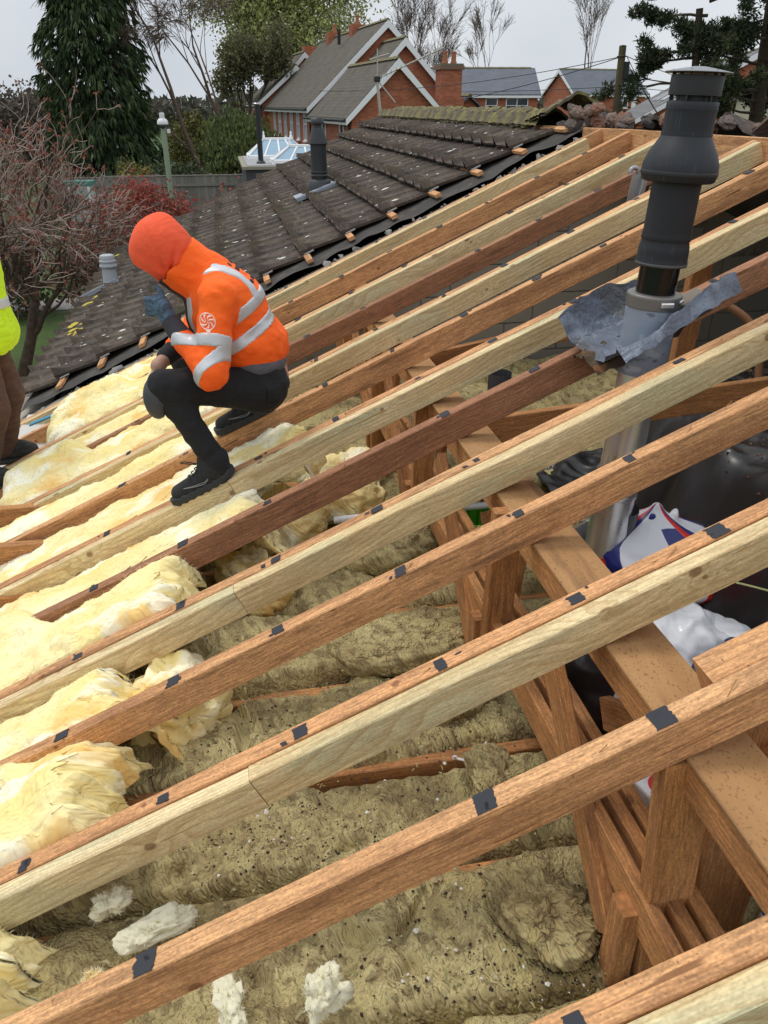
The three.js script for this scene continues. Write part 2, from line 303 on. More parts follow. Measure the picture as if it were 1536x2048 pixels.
// tie board and upright beneath the rafters, beyond the purlin
timber('tie_board', V(0.93, 3.37, -2.74), V(2.35, 3.47, -2.76), 0.036, 0.11, M.web[0], V(0, 1, 0), 53, 'brown board on edge running from the purlin towards the flue', 'board');
timber('prop', V(1.95, 2.6, -3.05), V(2.02, 3.9, -3.1), 0.05, 0.09, M.web[1], V(1, 0, 0), 54, 'brown upright prop standing behind the steel flue', 'prop');
timber('tie_board', V(0.93, 3.37, -3.66), V(2.6, 3.66, -3.7), 0.036, 0.1, M.web[1], V(0, 1, 0), 55, 'brown board on edge beside the grey party wall', 'board');

// lattice purlin: chipboard topped chord, posts, webs and three bottom boards
{
  const g = thing('lattice_purlin', 'brown lattice purlin of chords, posts and slanting webs under the rafters', 'purlin', [0.84, 2.5, -2.8]);
  timberPart('top_chord', V(0.84, 3.372, 0.25), V(0.84, 3.372, -5.85), 0.15, 0.012, M.chip, V(0, 1, 0), 60, g);
  timberPart('top_beam', V(0.843, 3.358, 0.25), V(0.843, 3.358, -5.85), 0.14, 0.085, M.web[0], V(0, 1, 0), 61, g);
  [[0.755, 62], [0.806, 63], [0.857, 64]].forEach(([x, s]) => timberPart('bottom_board', V(x, 2.965, 0.25), V(x, 2.965, -5.85), 0.033, 0.1, M.web[s % 2], V(0, 1, 0), s, g));
  [-0.885, -1.98, -3.05, -4.12, -5.2].forEach((z, k) => {
    timberPart('post', k ? V(0.745 + k * 0.004, 2.5, z + 0.025) : V(0.83, 2.5, -0.925), k ? V(0.765, 3.37, z + 0.0255) : V(0.775, 3.36, -0.945), k ? 0.09 : 0.105, 0.045, M.web[k % 2], V(0, 0, 1), 66 + k, g);
    timberPart('post_block', V(0.728, 2.52, z - 0.06), V(0.728, 2.92, z - 0.06), 0.05, 0.06, M.web[(k + 1) % 2], V(0, 0, 1), 76 + k, g);
    timberPart('web', V(0.725, 2.80, z - 0.10), V(0.735, 3.28, z - 0.66), 0.034, 0.075, M.web[(k + 1) % 2], V(0, 0, 1), 86 + k, g);
    timberPart('web', V(0.90, 2.96, z - 0.55), V(0.895, 3.27, z - 0.06), 0.034, 0.09, M.web[k % 2], V(0, 0, 1), 96 + k, g);
    timberPart('web', V(0.93, 2.55, z - 0.35), V(0.935, 3.30, z - 0.2), 0.09, 0.03, M.web[(k + 1) % 2], V(1, 0, 0), 106 + k, g);
  });
}
// slanting strut at the near end of the purlin, dark board hanging behind it
timber('raking_strut', V(0.975, 3.33, -0.93), V(1.30, 2.52, -0.62), 0.045, 0.09, M.web[0], V(0, 0, 1), 121, 'brown raking strut falling from the purlin towards the blue bag', 'strut');
timber('hanging_board', V(1.02, 2.5, -1.02), V(0.985, 3.36, -1.0), 0.15, 0.03, M.web[1], V(0, 0, 1), 122, 'wide dark board hanging behind the near raking strut', 'board');
timber('spacer_board', V(0.95, 2.74, -1.55), V(1.6, 2.76, -1.5), 0.06, 0.05, M.web[0], V(0, 1, 0), 123, 'short board lying on the loft insulation under the white bags', 'board');

// bungalow shell: ceiling, party wall, back slope, eaves wall
{
  const b = thing('bungalow', 'open bungalow whose stripped roof shows the loft', 'house');
  const plaster = std([0.55, 0.52, 0.48], 0.95);
  const render = std([0.42, 0.38, 0.32], 0.95);
  part('ceiling', boxGeo(-1.55, 2.40, -5.75, 6.6, 2.45, 1.4), plaster, b);
  part('eaves_wall', boxGeo(-1.75, 0, -5.75, -1.5, 2.40, 1.4), render, b);
  // back slope beyond the ridge: felt and tiles on it
  const yb = 4.30, xb = 2.70, xe = 7.2, ye = yb - (xe - xb) * Math.tan(PITCH);
  const mb = new MB();
  const q = (x0, y0, x1, y1, z0, z1) => mb.face([[x0, y0, z1], [x1, y1, z1], [x1, y1, z0], [x0, y0, z0]]);
  q(xb, yb, xe, ye, -5.8, 1.4); q(xb, yb - 0.06, xe, ye - 0.06, -5.8, 1.4);
  mb.face([[xb, yb - 0.06, 1.4], [xe, ye - 0.06, 1.4], [xe, ye, 1.4], [xb, yb, 1.4]]);
  part('back_slope', mb.geo(), std([0.045, 0.04, 0.038], 0.9), b);
  part('back_wall', boxGeo(6.35, 0, -5.75, 6.6, 2.6, 1.4), render, b);
  // party wall rising to the underside of the tiles
  const pw = new MB(); const z0 = -5.96, z1 = -5.78, yu = x => FY + (x - FX) / CP * SP - 0.05, yd = x => yb - 0.1 - (x - xb) * Math.tan(PITCH);
  const prof = [[-1.75, 0], [6.6, 0], [6.6, yd(6.6)], [2.65, yu(2.65) - 0.02], [-1.75, yu(-1.75)]];
  pw.face(prof.map(p => [p[0], p[1], z1])); pw.face(prof.slice().reverse().map(p => [p[0], p[1], z0]));
  for (let k = 0; k < 5; k++) { const a = prof[k], c = prof[(k + 1) % 5]; pw.face([[a[0], a[1], z0], [c[0], c[1], z0], [c[0], c[1], z1], [a[0], a[1], z1]]); }
  const wall = part('party_wall', pw.geo(), new THREE.MeshStandardMaterial({ roughness: 0.95, map: tex(512, 512, (u, v, o) => { mixc(o, [0.62, 0.60, 0.55], [0.50, 0.48, 0.44], pf(u, v, 6, 201, 5)); tint(o, [0.4, 0.38, 0.34], sstep(0.6, 0.8, pf(u, v, 20, 205, 3)) * 0.5); }) }), b);
  // blockwork courses of the party wall: raised faces above recessed joints
  const blk = std([0.33, 0.315, 0.28], 0.95);
  for (let r = 0; r < 8; r++) for (let c = 0; c < 10; c++) {
    const x0 = 0.5 + c * 0.45 + (r % 2) * 0.225, y0 = 2.5 + r * 0.225; const x1 = x0 + 0.44, y1 = y0 + 0.215;
    const top = x => x < 2.65 ? yu(x) : yd(x); if (y1 > Math.min(top(x0), top(x1)) || x1 > 6.2) continue;
    part('block', new THREE.BoxGeometry(0.44, 0.215, 0.012), blk, b).position.set((x0 + x1) / 2, (y0 + y1) / 2, z1 + 0.005);
  }
  // crumbling mortar along the top of the party wall
  const rk = rng(77), mm = [std([0.24, 0.23, 0.22], 0.95), std([0.17, 0.165, 0.16], 0.95), std([0.26, 0.225, 0.19], 0.95)];
  for (let k = 0; k < 110; k++) {
    const pts = [], s = 0.012 + rk() * rk() * 0.03; for (let j = 0; j < 12; j++) pts.push(V((rk() - 0.5) * 3 * s, (rk() - 0.5) * 1.3 * s, (rk() - 0.5) * 2 * s));
    const m = part('mortar_lump', new ConvexGeometry(pts), mm[k % 3], b); const u = -2.3 + k / 110 * 4.6 + rk() * 0.05; m.position.copy(RP(u, -5.74 - rk() * 0.12, -0.052 + rk() * 0.02)); m.rotation.set(rk() * 0.5, rk() * 3, PITCH);
  }
}
// ceiling joists
RAF.forEach(([id, z], k) => { if (id === 'L' || id === 'K' || id === 'J' || id === 'I') return;
  timber('ceiling_joist', V(-1.5, 2.662, z + 0.085), V(3.6, 2.662, z + 0.085), 0.045, 0.2, M.web[k % 2], V(0, 1, 0), 130 + k, 'brown ceiling joist half sunk in the olive mineral wool', 'joist', 'ceiling joists under the loft wool'); });

// ================================================================ insulation
const woolBump = tex(1024, 1024, (u, v, o) => { o[0] = o[1] = o[2] = clamp(0.42 * pf(u, v, 30, 321, 4) + 0.30 * pf(u, v, 96, 335, 3) + 0.28 * pn(u * 300, v * 300, 300, 300, 337)); }, false);
const oliveTex = tex(1024, 1024, (u, v, o) => {
  const wx = pf(u, v, 5, 341, 3) * 0.15; mixc(o, [0.76, 0.70, 0.505], [0.63, 0.56, 0.39], clamp(pf(u + wx, v, 6, 351, 5) * 2.6 - 0.8));
  tint(o, [0.74, 0.68, 0.44], sstep(0.55, 0.75, pf(u, v + wx, 9, 361, 4)) * 0.5); tint(o, [0.50, 0.43, 0.30], sstep(0.54, 0.74, pf(u + wx, v, 26, 371, 4)) * 0.55);
  tint(o, [0.74, 0.70, 0.50], sstep(0.55, 0.72, pf(u + wx, v, 70, 373, 3)) * 0.5); tint(o, [0.44, 0.375, 0.26], sstep(0.56, 0.72, pf(u, v + wx, 48, 375, 3)) * 0.5);
  const z = pf(u, v, 3, 391, 3), s = pn(u * 340, v * 340, 340, 340, 381); if (s > 0.955 - z * 0.06) tint(o, [0.17, 0.13, 0.09], clamp((s - 0.93) * 14)); else if (s < 0.008) tint(o, [0.85, 0.82, 0.75], 0.8); });
M.olive = new THREE.MeshStandardMaterial({ map: oliveTex, roughness: 1, bumpMap: woolBump, bumpScale: 0.024 });
const gt = new THREE.Group();
const seam = (k, x) => 0.02 * Math.sin(x * 3.1 + k * 2.3) + 0.035 * N3(x * 2.2, k * 5.3, 1.5) + 0.012 * N3(x * 9, k * 3.3, 4.5);
function woolH(x, z) {
  const wx = fbm(x * 3, z * 3, 2, 2) * 0.12, wz = fbm(x * 3, z * 3, 7, 2) * 0.12;
  let y = 2.665 + 0.075 * fbm(x * 1.7, z * 1.7, 0.5, 3) + 0.042 * fbm(x * 5 + wx, z * 5 + wz, 3, 3);
  const f = ridged((x + wx) * 2.6, (z + wz) * 2.6, 5, 2); y -= 0.04 * sstep(0.58, 0.74, f);
  y += 0.02 * fbm(x * 12, z * 12, 8, 4) - 0.016 * sstep(0.74, 0.86, ridged(x * 4.2 + wx * 0.5, z * 4.2 + wz * 0.5, 3, 2)) + 0.006 * N3(x * 50, z * 50, 2);
  return y;
}
const quiltGroup = 'olive mineral wool quilts laid on the ceiling';
function quilt(k, x0, x1, zn, zf, nx, nz, label, lift = 0, tear = 0) {
  const g = sheet(nx, nz, (s, t) => {
    const x = mix(x0 + 0.03 * N3(t * 5, k, 1), x1 + 0.05 * N3(t * 6, k, 9), s); const za = zn + seam(k, x), zb = zf + seam(k + 1, x); let z = mix(za, zb, t);
    const e = Math.min(t, 1 - t) * Math.abs(zf - zn), ex = Math.min(s, 1 - s) * (x1 - x0); let y = woolH(x, z) + lift;
    y += 0.035 * N3(k * 7.7, x * 0.9, 0.3); if (x < 0.4) y = Math.min(y, FY + (x - FX) / CP * SP - 0.19);
    y -= 0.10 * Math.pow(1 - clamp(e / 0.05), 2) + 0.22 * Math.pow(1 - clamp(ex / 0.09), 2);
    if (tear) { const q = sstep(0.35, 0.6, x) * sstep(0.1, 0.0, x - 0.9) * sstep(0.5, 0, Math.min(t, 1 - t) * 2.2); y -= q * tear; }
    return [x, y, z, (x + y * 0.5) / 1.28, (z + y * 1.1) / 1.28];
  });
  return solo('mineral_wool_quilt', g, M.olive, label, 'insulation', quiltGroup);
}
const zq = [0.9, 0.3, -0.16, -0.53, -0.93, -1.34, -1.72, -2.10, -2.50, -2.95, -3.40, -3.85, -4.40, -5.75];
const under = ['furthest from the worker', 'second furthest from the worker', 'under the rafter above the blue carrier bag', 'between the blue bag rafter and the felt patched rafter', 'under the felt patched rafter', 'under the pale sister with large knots', 'under the cracked orange rafter', 'under the greenish spliced sister', 'under the dark rafter that carries the flashing', 'under the front foot of the crouching worker', 'under the rear foot of the crouching worker', 'under the sister behind the crouching worker', 'running up to the grey party wall'];
for (let k = 0; k < zq.length - 1; k++) {
  const near = zq[k] > -3.2 && zq[k] < 0, dz = Math.abs(zq[k] - zq[k + 1]);
  quilt(k, zq[k] > -3.2 && zq[k] < 0 ? -0.95 : -1.5, 1.03 + (k % 2) * 0.02, zq[k], zq[k + 1], near ? 270 : 130, Math.round(dz / (near ? 0.0075 : 0.018)), 'olive quilt on the eaves side, ' + under[k], [0, 0, 0.02, 0.05, 0.03, 0.015, 0.03, 0.05, 0.02, 0, 0, 0, 0][k], (k >= 5 && k <= 8) ? 0.035 : 0);
  quilt(k + 20, 0.90, 3.9, zq[k], zq[k + 1], near ? 170 : 130, Math.round(dz / 0.017), 'olive quilt on the ridge side, ' + under[k], 0.02);
}
// folded, thicker batts heaped against the purlin
function blob(name, c, r, amp, f, seed, mat, label, cat, group, rot = 0, n = 48) {
  const g = sheet(n, Math.round(n * 0.6), (s, t) => {
    const a = (s % 1) * Math.PI * 2, b = (t - 0.5) * Math.PI; const pw = v => Math.sign(v) * Math.pow(Math.abs(v), 0.7);
    const x = pw(Math.cos(b) * Math.cos(a)) * r[0], y = pw(Math.sin(b)) * r[1], z = pw(Math.cos(b) * Math.sin(a)) * r[2], e = seed * 1.7, F = f * 4;
    const wx = fbm(x * F, y * F, z * F + e, 3), q = amp * 0.25 * fbm(x * F * 5, y * F * 5, z * F * 5 + e, 2) + amp * 0.6 * wx + amp * 0.5 * fbm(x * F * 2.3 + e, y * F * 2.3, z * F * 2.3 + wx, 3) - amp * 0.3 * sstep(0.5, 0.8, ridged(x * F * 1.3, y * F * 1.3 + e, z * F * 1.3, 2));
    const m = Math.min(...r) * 1.6 + 0.04, L = Math.hypot(x, y, z) || 1; return [x + x / L * q * m * 1.6, y + y / L * q * m + 0.5 * q * m, z + z / L * q * m * 1.6, (x + y * 0.6) / 1.28 + e, (z + y * 0.6) / 1.28];
  });
  const m = solo(name, g, mat, label, cat, group, c); m.rotation.y = rot; return m;
}
blob('wool_batt', [0.50, 2.73, -2.22], [0.27, 0.065, 0.14], 0.2, 2.6, 3, M.olive, 'thick folded olive wool batt with layered edge against the purlin', 'insulation', null, 0.15, 72);
blob('wool_batt', [0.42, 2.70, -1.92], [0.30, 0.045, 0.12], 0.2, 2.6, 5, M.olive, 'flatter olive wool batt lying below the thick folded batt', 'insulation', null, 0.1, 64);
blob('wool_batt', [0.64, 2.73, -1.52], [0.08, 0.045, 0.15], 0.3, 3.2, 7, M.olive, 'small olive wool lump beside the short joist end', 'insulation', null, 0.2, 56);
blob('wool_batt', [0.61, 2.73, -1.12], [0.11, 0.045, 0.14], 0.34, 3.4, 9, M.olive, 'olive wool lump bulging against the near purlin post', 'insulation', null, 0.4, 64);
blob('wool_batt', [0.55, 2.74, -2.9], [0.25, 0.08, 0.18], 0.25, 1.6, 11, M.olive, 'olive wool lump behind the second purlin post', 'insulation', null, 0.1, 48);

// yellow glass wool
const yellowBump = tex(1024, 512, (u, v, o) => { const wx = pf(u, v, 5, 401, 3) * 0.16, wy = pf(u, v, 5, 403, 3) * 0.2; const a = pn((u + wx) * 40, (v + wy) * 34, 40, 34, 411), b = pf(u + wx, v + wy, 14, 421, 4), c = pn((u + wx) * 150, (v + wy) * 60, 150, 60, 431), d = pn((u + wy) * 60, (v + wx) * 130, 60, 130, 433); o[0] = o[1] = o[2] = a * 0.2 + b * 0.45 + c * 0.17 + d * 0.18; }, false);
const yellowTex = tex(1024, 512, (u, v, o) => {
  const wx = pf(u, v, 4, 441, 4) * 0.2, p = pf(u + wx, v + wx, 4, 451, 5); mixc(o, [0.98, 0.935, 0.75], [0.965, 0.875, 0.585], clamp(p * 2.2 - 0.6));
  tint(o, [0.95, 0.76, 0.44], sstep(0.56, 0.76, pf(u + wx, v, 5, 461, 5)) * 0.75); tint(o, [1.0, 0.99, 0.93], sstep(0.58, 0.72, pf(u, v + wx, 6, 471, 4)) * 0.7);
  const f = pn(u * 60 + wx * 30, v * 150, 60, 150, 481); tint(o, [0.88, 0.76, 0.48], sstep(0.72, 0.95, f) * 0.25); });
M.yellow = new THREE.MeshStandardMaterial({ map: yellowTex, roughness: 1, bumpMap: yellowBump, bumpScale: 0.018 });
M.fluff = std([0.90, 0.80, 0.46], 1, { side: THREE.DoubleSide });
M.fluffWhite = std([0.90, 0.84, 0.62], 1, { side: THREE.DoubleSide });
function strand(mb, p, dir, len, w, r) {  // curved fibre ribbon
  let q = p.clone(), d = dir.clone(), n = 3, prev = null; const side = V(r() - 0.5, r() - 0.5, r() - 0.5).cross(d).normalize();
  for (let k = 0; k <= n; k++) {
    const ww = w * (1 - k / n * 0.85), nn = side.clone().cross(d).normalize(); const a = mb.v(q.x - side.x * ww, q.y - side.y * ww, q.z - side.z * ww, nn.x, nn.y, nn.z), b = mb.v(q.x + side.x * ww, q.y + side.y * ww, q.z + side.z * ww, nn.x, nn.y, nn.z);
    if (prev) mb.quad(prev[0], prev[1], b, a); prev = [a, b]; d.add(V((r() - 0.5) * 0.7, (r() - 0.5) * 0.6 - 0.05, (r() - 0.5) * 0.7)).normalize(); q = q.clone().addScaledVector(d, len / n);
  }
}
const battGroup = 'yellow glass wool pushed between the rafters';
function yellowBatt(k, zn, zf, u0, uE, h0, over, label, o = {}) {
  const L = uE - u0, nu = Math.round((L + 0.3) / 0.010), nz = Math.max(20, Math.round(Math.abs(zf - zn) / 0.010));
  const hf = (u, z, t) => {
    const wu = fbm(u * 4, z * 4, k * 2.1, 3) * 0.2;
    let h = h0 + 0.06 * fbm(u * 2.6, z * 2.2, k * 3.7, 3) + 0.028 * fbm((u + wu) * 7, (z + wu) * 8, k, 3) - 0.022 * sstep(0.55, 0.85, ridged((u + wu) * 2.6, (z + wu) * 4, k * 1.3, 2));
    h += 0.010 * fbm((u + wu) * 24, (z + wu) * 34, k * 2, 3) + 0.005 * N3(u * 70, z * 90, k); return h;
  };
  const g = sheet(nu, nz, (s, t) => {
    const jag = 0.10 * fbm(t * 4, k * 3.3, 5, 3) + 0.05 * N3(t * 16, k, 3);
    const ue = uE + jag + (o.skew || 0) * (t - 0.5), us = u0 + 0.1 * N3(t * 6, k, 8), cut = 0.82; let u = mix(us, ue - 0.05, Math.min(1, s / cut)), roll = 0;
    if (s > cut) { const a = (s - cut) / (1 - cut) * 1.75; u += 0.07 * Math.sin(a); roll = (o.drop || 0.2) * 0.75 * (1 - Math.cos(a)); }
    const ov = over ? over[1] * sstep(over[0] + 0.05, over[0] - 0.1, u) : 0;
    const z = mix(zn, zf - ov, t) + 0.008 * N3(u * 12, t * 3, k); let h = hf(u, z, t);
    const e = Math.min(t, 1 - t); h += (o.bulge || 0.02) * Math.sin(Math.PI * t);
    if (over) h += ov * 0.55 * sstep(0.4, 0.9, t);
    const ed = e * Math.abs(zf - zn); h -= 0.05 * Math.pow(1 - clamp(ed / 0.03), 2);
    h -= 0.12 * Math.pow(1 - clamp(s * (ue - us) / 0.10), 2);
    if (o.lift) h += o.lift * sstep(ue - 0.55, ue - 0.12, u) * (0.6 + 0.4 * Math.sin(t * 5 + 1));
    h -= roll; if (roll > 0) { const q = roll * 6; u += 0.05 * fbm(z * 9, q, k, 3) + 0.03 * fbm(z * 25, q * 2.5, k + 3, 2); }
    const P = RP(u, z, h); return [P.x, P.y, P.z, (u - roll) / 1.28, (z + h * 0.3) / 0.64 + k * 0.31];
  });
  const m = solo('glass_wool_batt', g, M.yellow, label, 'insulation', battGroup);
  const mb = new MB(), r = rng(700 + k), pos = g.attributes.position, nrm = g.attributes.normal, cnt = pos.count;
  for (let j = 0; j < 2200; j++) {
    const edge = r() < 0.55; const t = edge ? (r() < 0.5 ? r() * 0.12 : 1 - r() * 0.12) : r(), s = r() < 0.15 ? 1 - r() * 0.06 : r();
    const id = Math.min(cnt - 1, Math.round(t * nz) * (nu + 1) + Math.round(s * nu)); const p = V(pos.getX(id), pos.getY(id), pos.getZ(id)), n = V(nrm.getX(id), nrm.getY(id), nrm.getZ(id)); if (n.y < 0) n.negate();
    n.add(V((r() - 0.5) * 1.6, (r() - 0.5) * 0.9, (r() - 0.5) * 1.6)).normalize(); strand(mb, p, n, 0.005 + r() * r() * 0.022, 0.0003 + r() * 0.0004, r);
  }
  const f = part('fibre', mb.geo(), k % 2 ? M.fluff : M.fluffWhite, m); f.userData.kind = 'stuff';
  return m;
}
yellowBatt(1, -0.99, -1.285, -2.4, -1.27, -0.04, null, 'yellow wool bulging out at the bottom beside the felt patched rafter', { bulge: 0.03, drop: 0.2 });
yellowBatt(2, -1.40, -1.755, -2.4, -1.06, -0.02, [-1.3, 0.06], 'crumpled yellow and orange wool pile between spliced sister and cracked rafter', { bulge: 0.035, drop: 0.2, lift: 0.02 });
yellowBatt(3, -1.808, -2.078, -2.4, -1.04, -0.035, null, 'flat yellow wool sheet with a straight torn corner', { skew: -0.1, drop: 0.25 });
yellowBatt(4, -2.18, -2.536, -2.4, -0.87, -0.03, [-1.42, 0.13], 'thick pale yellow wool lifted to a peak beside the dark rafter', { lift: 0.06, bulge: 0.03, drop: 0.18 });
yellowBatt(5, -2.592, -2.914, -2.4, -0.56, -0.06, null, 'yellow wool strip between dark rafter and the toe of the worker in orange', { drop: 0.25 });
yellowBatt(6, -3.018, -3.408, -2.4, -0.32, -0.06, null, 'yellow wool under the crouching worker', { drop: 0.25 });
yellowBatt(7, -3.464, -3.755, -2.15, -0.55, -0.03, null, 'fluffy pale wool just behind the shin of the crouching worker', { bulge: 0.03 });
yellowBatt(8, -3.858, -4.256, -2.02, -0.6, -0.01, [-1.5, 0.13], 'deep fluffy yellow wool spilling over a dark rafter by the boots', { bulge: 0.04 });
yellowBatt(9, -4.312, -4.616, -1.85, -0.7, -0.03, null, 'yellow wool strip between dark rafter and knotted sister', { bulge: 0.03 });
yellowBatt(10, -4.722, -5.16, -1.9, -0.75, 0.0, [-1.3, 0.13], 'frayed yellow wool spilling over the last bare rafter', { bulge: 0.04 });
yellowBatt(11, -5.216, -5.545, -1.8, -0.8, -0.02, null, 'yellow wool against the sister along the party wall', { bulge: 0.04 });
// torn offcuts lying lower on the ceiling wool
const offG = 'torn yellow wool offcuts on the ceiling';
[[0.42, 2.76, -3.35, 0.22, 0.10, 0.14, 'torn yellow wool offcut beside the white pipe end'], [0.16, 2.80, -3.10, 0.2, 0.13, 0.15, 'yellow wool offcut behind the dark rafter, under the pale timber'], [-0.02, 2.74, -2.72, 0.2, 0.10, 0.12, 'small orange tinged wool offcut beside the broken foil'], [-0.30, 2.72, -2.02, 0.16, 0.16, 0.13, 'yellow wool wedge under the lower spliced timber'], [0.5, 2.7, -3.7, 0.3, 0.1, 0.16, 'pale wool offcut near the third purlin post']]
  .forEach(([x, y, z, a, b, c, l], k) => blob('wool_offcut', [x, y, z], [a, b, c], 0.3, 1.7, 21 + k * 3, M.yellow, l, 'insulation', offG, k, 56));
// white fibre strips and tufts on the olive wool
M.whiteWool = new THREE.MeshStandardMaterial({ color: lin(0.80, 0.77, 0.58), roughness: 1, bumpMap: yellowBump, bumpScale: 0.012 });
function fluffTuft(c, r, seed, label, rot, mat = M.whiteWool) {
  const m = blob('wool_tuft', c, r.map(v => v * 0.8), 0.45, 4.0, seed, mat, label, 'insulation', 'loose white wool tufts', rot, 40);
  const mb = new MB(), q = rng(seed), pos = m.geometry.attributes.position, nr = m.geometry.attributes.normal;
  for (let j = 0; j < 1500; j++) { const id = Math.floor(q() * pos.count), p = V(pos.getX(id), pos.getY(id), pos.getZ(id)), n = p.clone().normalize(); n.add(V(q() - 0.5, q() - 0.3, q() - 0.5)).normalize(); strand(mb, p.multiplyScalar(0.93), n, 0.005 + q() * q() * 0.014, 0.0004 + q() * 0.0005, q); }
  part('fibre', mb.geo(), M.fluffWhite, m).userData.kind = 'stuff'; return m;
}
fluffTuft([-0.30, 2.75, -1.23], [0.12, 0.03, 0.035], 61, 'long white wool strip lying on the olive quilt', 0.35);
fluffTuft([-0.42, 2.76, -1.31], [0.05, 0.03, 0.035], 63, 'small white wool puff at the end of the long strip', 0.2);
fluffTuft([-0.14, 2.76, -1.02], [0.032, 0.025, 0.085], 65, 'white wool strip disappearing beneath the felt patched rafter', 0.25);
fluffTuft([0.06, 2.78, -0.99], [0.055, 0.055, 0.045], 67, 'spiky yellow white wool tuft under the felt patched rafter', 0.5);
fluffTuft([0.03, 2.76, -2.80], [0.09, 0.03, 0.035], 69, 'grey white wool strip beside the dark rafter', 0.3);
{ const m = fluffTuft([-0.44, 2.74, -1.14], [0.025, 0.02, 0.022], 71, 'tiny orange wool scrap on the olive quilt', 0.4, M.yellow); m.userData.group = 'loose white wool tufts'; }

// curled flakes and frayed fibres standing on the olive wool
{
  const r = rng(616), mb = new MB(); const cols = [[0.33, 0.28, 0.14], [0.40, 0.35, 0.19], [0.25, 0.20, 0.10], [0.36, 0.33, 0.15]];
  for (let k = 0; k < 2600; k++) {
    const x = k % 5 ? -0.85 + r() * 1.7 : 0.95 + r() * 1.6, z = k % 5 ? -0.25 - r() * 3.2 : -0.6 - r() * 3.2; const y = woolH(x, z) + 0.008 + [0, 0, 0.02, 0.05, 0.03, 0.015, 0.03, 0.05, 0.02, 0, 0, 0, 0][Math.max(0, zq.findIndex((q, i) => z <= q && z > zq[i + 1]))]; if (y > FY + (x - FX) / CP * SP - 0.2) continue;
    const c = cols[Math.floor(r() * 4)], q = 0.7 + r() * 0.5; mb.col = [c[0] * q, c[1] * q, c[2] * q]; const a = r() * 6.28, L = 0.004 + r() * r() * 0.014, w = 0.001 + r() * 0.003, dx = Math.cos(a), dz = Math.sin(a), lift = 0.2 + r() * 0.9; const P = (l, s, h) => [x + dx * l - dz * s, y + h, z + dz * l + dx * s];
    mb.face([P(0, -w, -0.004), P(0, w, -0.004), P(L, w * 1.2, L * lift), P(L, -w * 1.2, L * lift)]); mb.face([P(L, -w * 1.2, L * lift), P(L, w * 1.2, L * lift), P(L * 1.8, w * 0.5, L * lift * 0.9), P(L * 1.8, -w * 0.5, L * lift * 0.9)]);
  }
  const m = solo('wool_flakes', mb.geo(), new THREE.MeshStandardMaterial({ vertexColors: true, roughness: 1, side: THREE.DoubleSide }), 'frayed olive wool flakes standing on the quilts', 'insulation'); m.userData.kind = 'stuff';
}
// crumbs of tile, bark and plaster on the wool: too many and too small to count
{
  const r = rng(4242), mk = (n, mat, name, label, sz, fx) => { const mb = new MB(); for (let k = 0; k < n; k++) { const [x, z] = fx(), y = woolH(x, z) + 0.035, s = sz * (0.4 + r() * r() * 1.6), a = r() * 6.28; const P = []; for (let j = 0; j < 5; j++) { const q = a + j * 1.257; P.push([x + Math.cos(q) * s * (0.5 + r() * 0.7), y + r() * s * 0.5, z + Math.sin(q) * s * (0.5 + r() * 0.7)]); } const T = [x, y + s * 0.8, z]; for (let j = 0; j < 5; j++) mb.face([P[(j + 1) % 5], P[j], T]); }
    const m = solo(name, mb.geo(), mat, label, 'debris'); m.userData.kind = 'stuff'; };
  const spots = [[0.58, -1.02, 0.12], [0.3, -1.2, 0.25], [0.45, -1.75, 0.2], [0.0, -1.5, 0.16], [-0.1, -2.0, 0.14], [0.5, -0.8, 0.2]];
  const near = () => { const s = spots[Math.floor(r() * spots.length)]; const q = () => (r() + r() + r() - 1.5) * s[2] * 1.6; return [Math.min(0.74, s[0] + q()), s[1] + q()]; };
  mk(1500, std([0.045, 0.03, 0.02], 0.95), 'bark_crumbs', 'dark brown crumbs scattered over the olive wool', 0.004, near);
  mk(130, std([0.7, 0.68, 0.62], 0.9), 'plaster_crumbs', 'white plaster crumbs scattered over the olive wool', 0.005, near);
  mk(90, std([0.40, 0.29, 0.16], 0.9), 'wood_crumbs', 'pale wood chips scattered over the olive wool', 0.006, near);
}
// white plastic cable clips
{
  const clip = (x, y, z, a, label) => { const t = thing('cable_clip', label, 'clip', [x, y, z], 'white plastic clips on the wool'); t.rotation.y = a; part('bar', new THREE.CapsuleGeometry(0.004, 0.05, 4, 8).rotateZ(Math.PI / 2), std([0.8, 0.8, 0.8], 0.5), t); for (const s of [-1, 1]) part('jaw', new THREE.TorusGeometry(0.007, 0.003, 6, 10, 4.2), std([0.8, 0.8, 0.8], 0.5), t).position.set(s * 0.032, 0, 0); };
  clip(0.62, 2.735, -1.64, 1.0, 'white plastic clip on the olive wool, the upright one'); clip(0.56, 2.73, -1.62, -0.5, 'white plastic clip on the olive wool, the slanted one');
}
// ================================================================ neighbour's tiled roof
const tileTex = tex(1024, 1024, (u, v, o) => {
  mixc(o, [0.35, 0.30, 0.265], [0.25, 0.21, 0.185], clamp(pf(u, v, 8, 501, 5) * 1.8 - 0.4)); tint(o, [0.20, 0.185, 0.175], sstep(0.52, 0.75, pf(u, v, 18, 511, 4)) * 0.7);
  const g = pn(u * 400, v * 400, 400, 400, 521); const k = (g - 0.5) * 0.28; o[0] *= 1 + k; o[1] *= 1 + k; o[2] *= 1 + k;
  const s = pn(u * 180, v * 180, 180, 180, 531), a = pf(u, v, 6, 541, 3); if (s > 0.93 - a * 0.10) tint(o, [0.62, 0.60, 0.55], clamp((s - 0.85) * 7) * 0.75);
  tint(o, [0.47, 0.42, 0.36], sstep(0.62, 0.74, pf(u, v, 30, 551, 3)) * 0.5); tint(o, [0.30, 0.30, 0.18], sstep(0.6, 0.75, pf(u, v, 11, 561, 4)) * 0.4); });
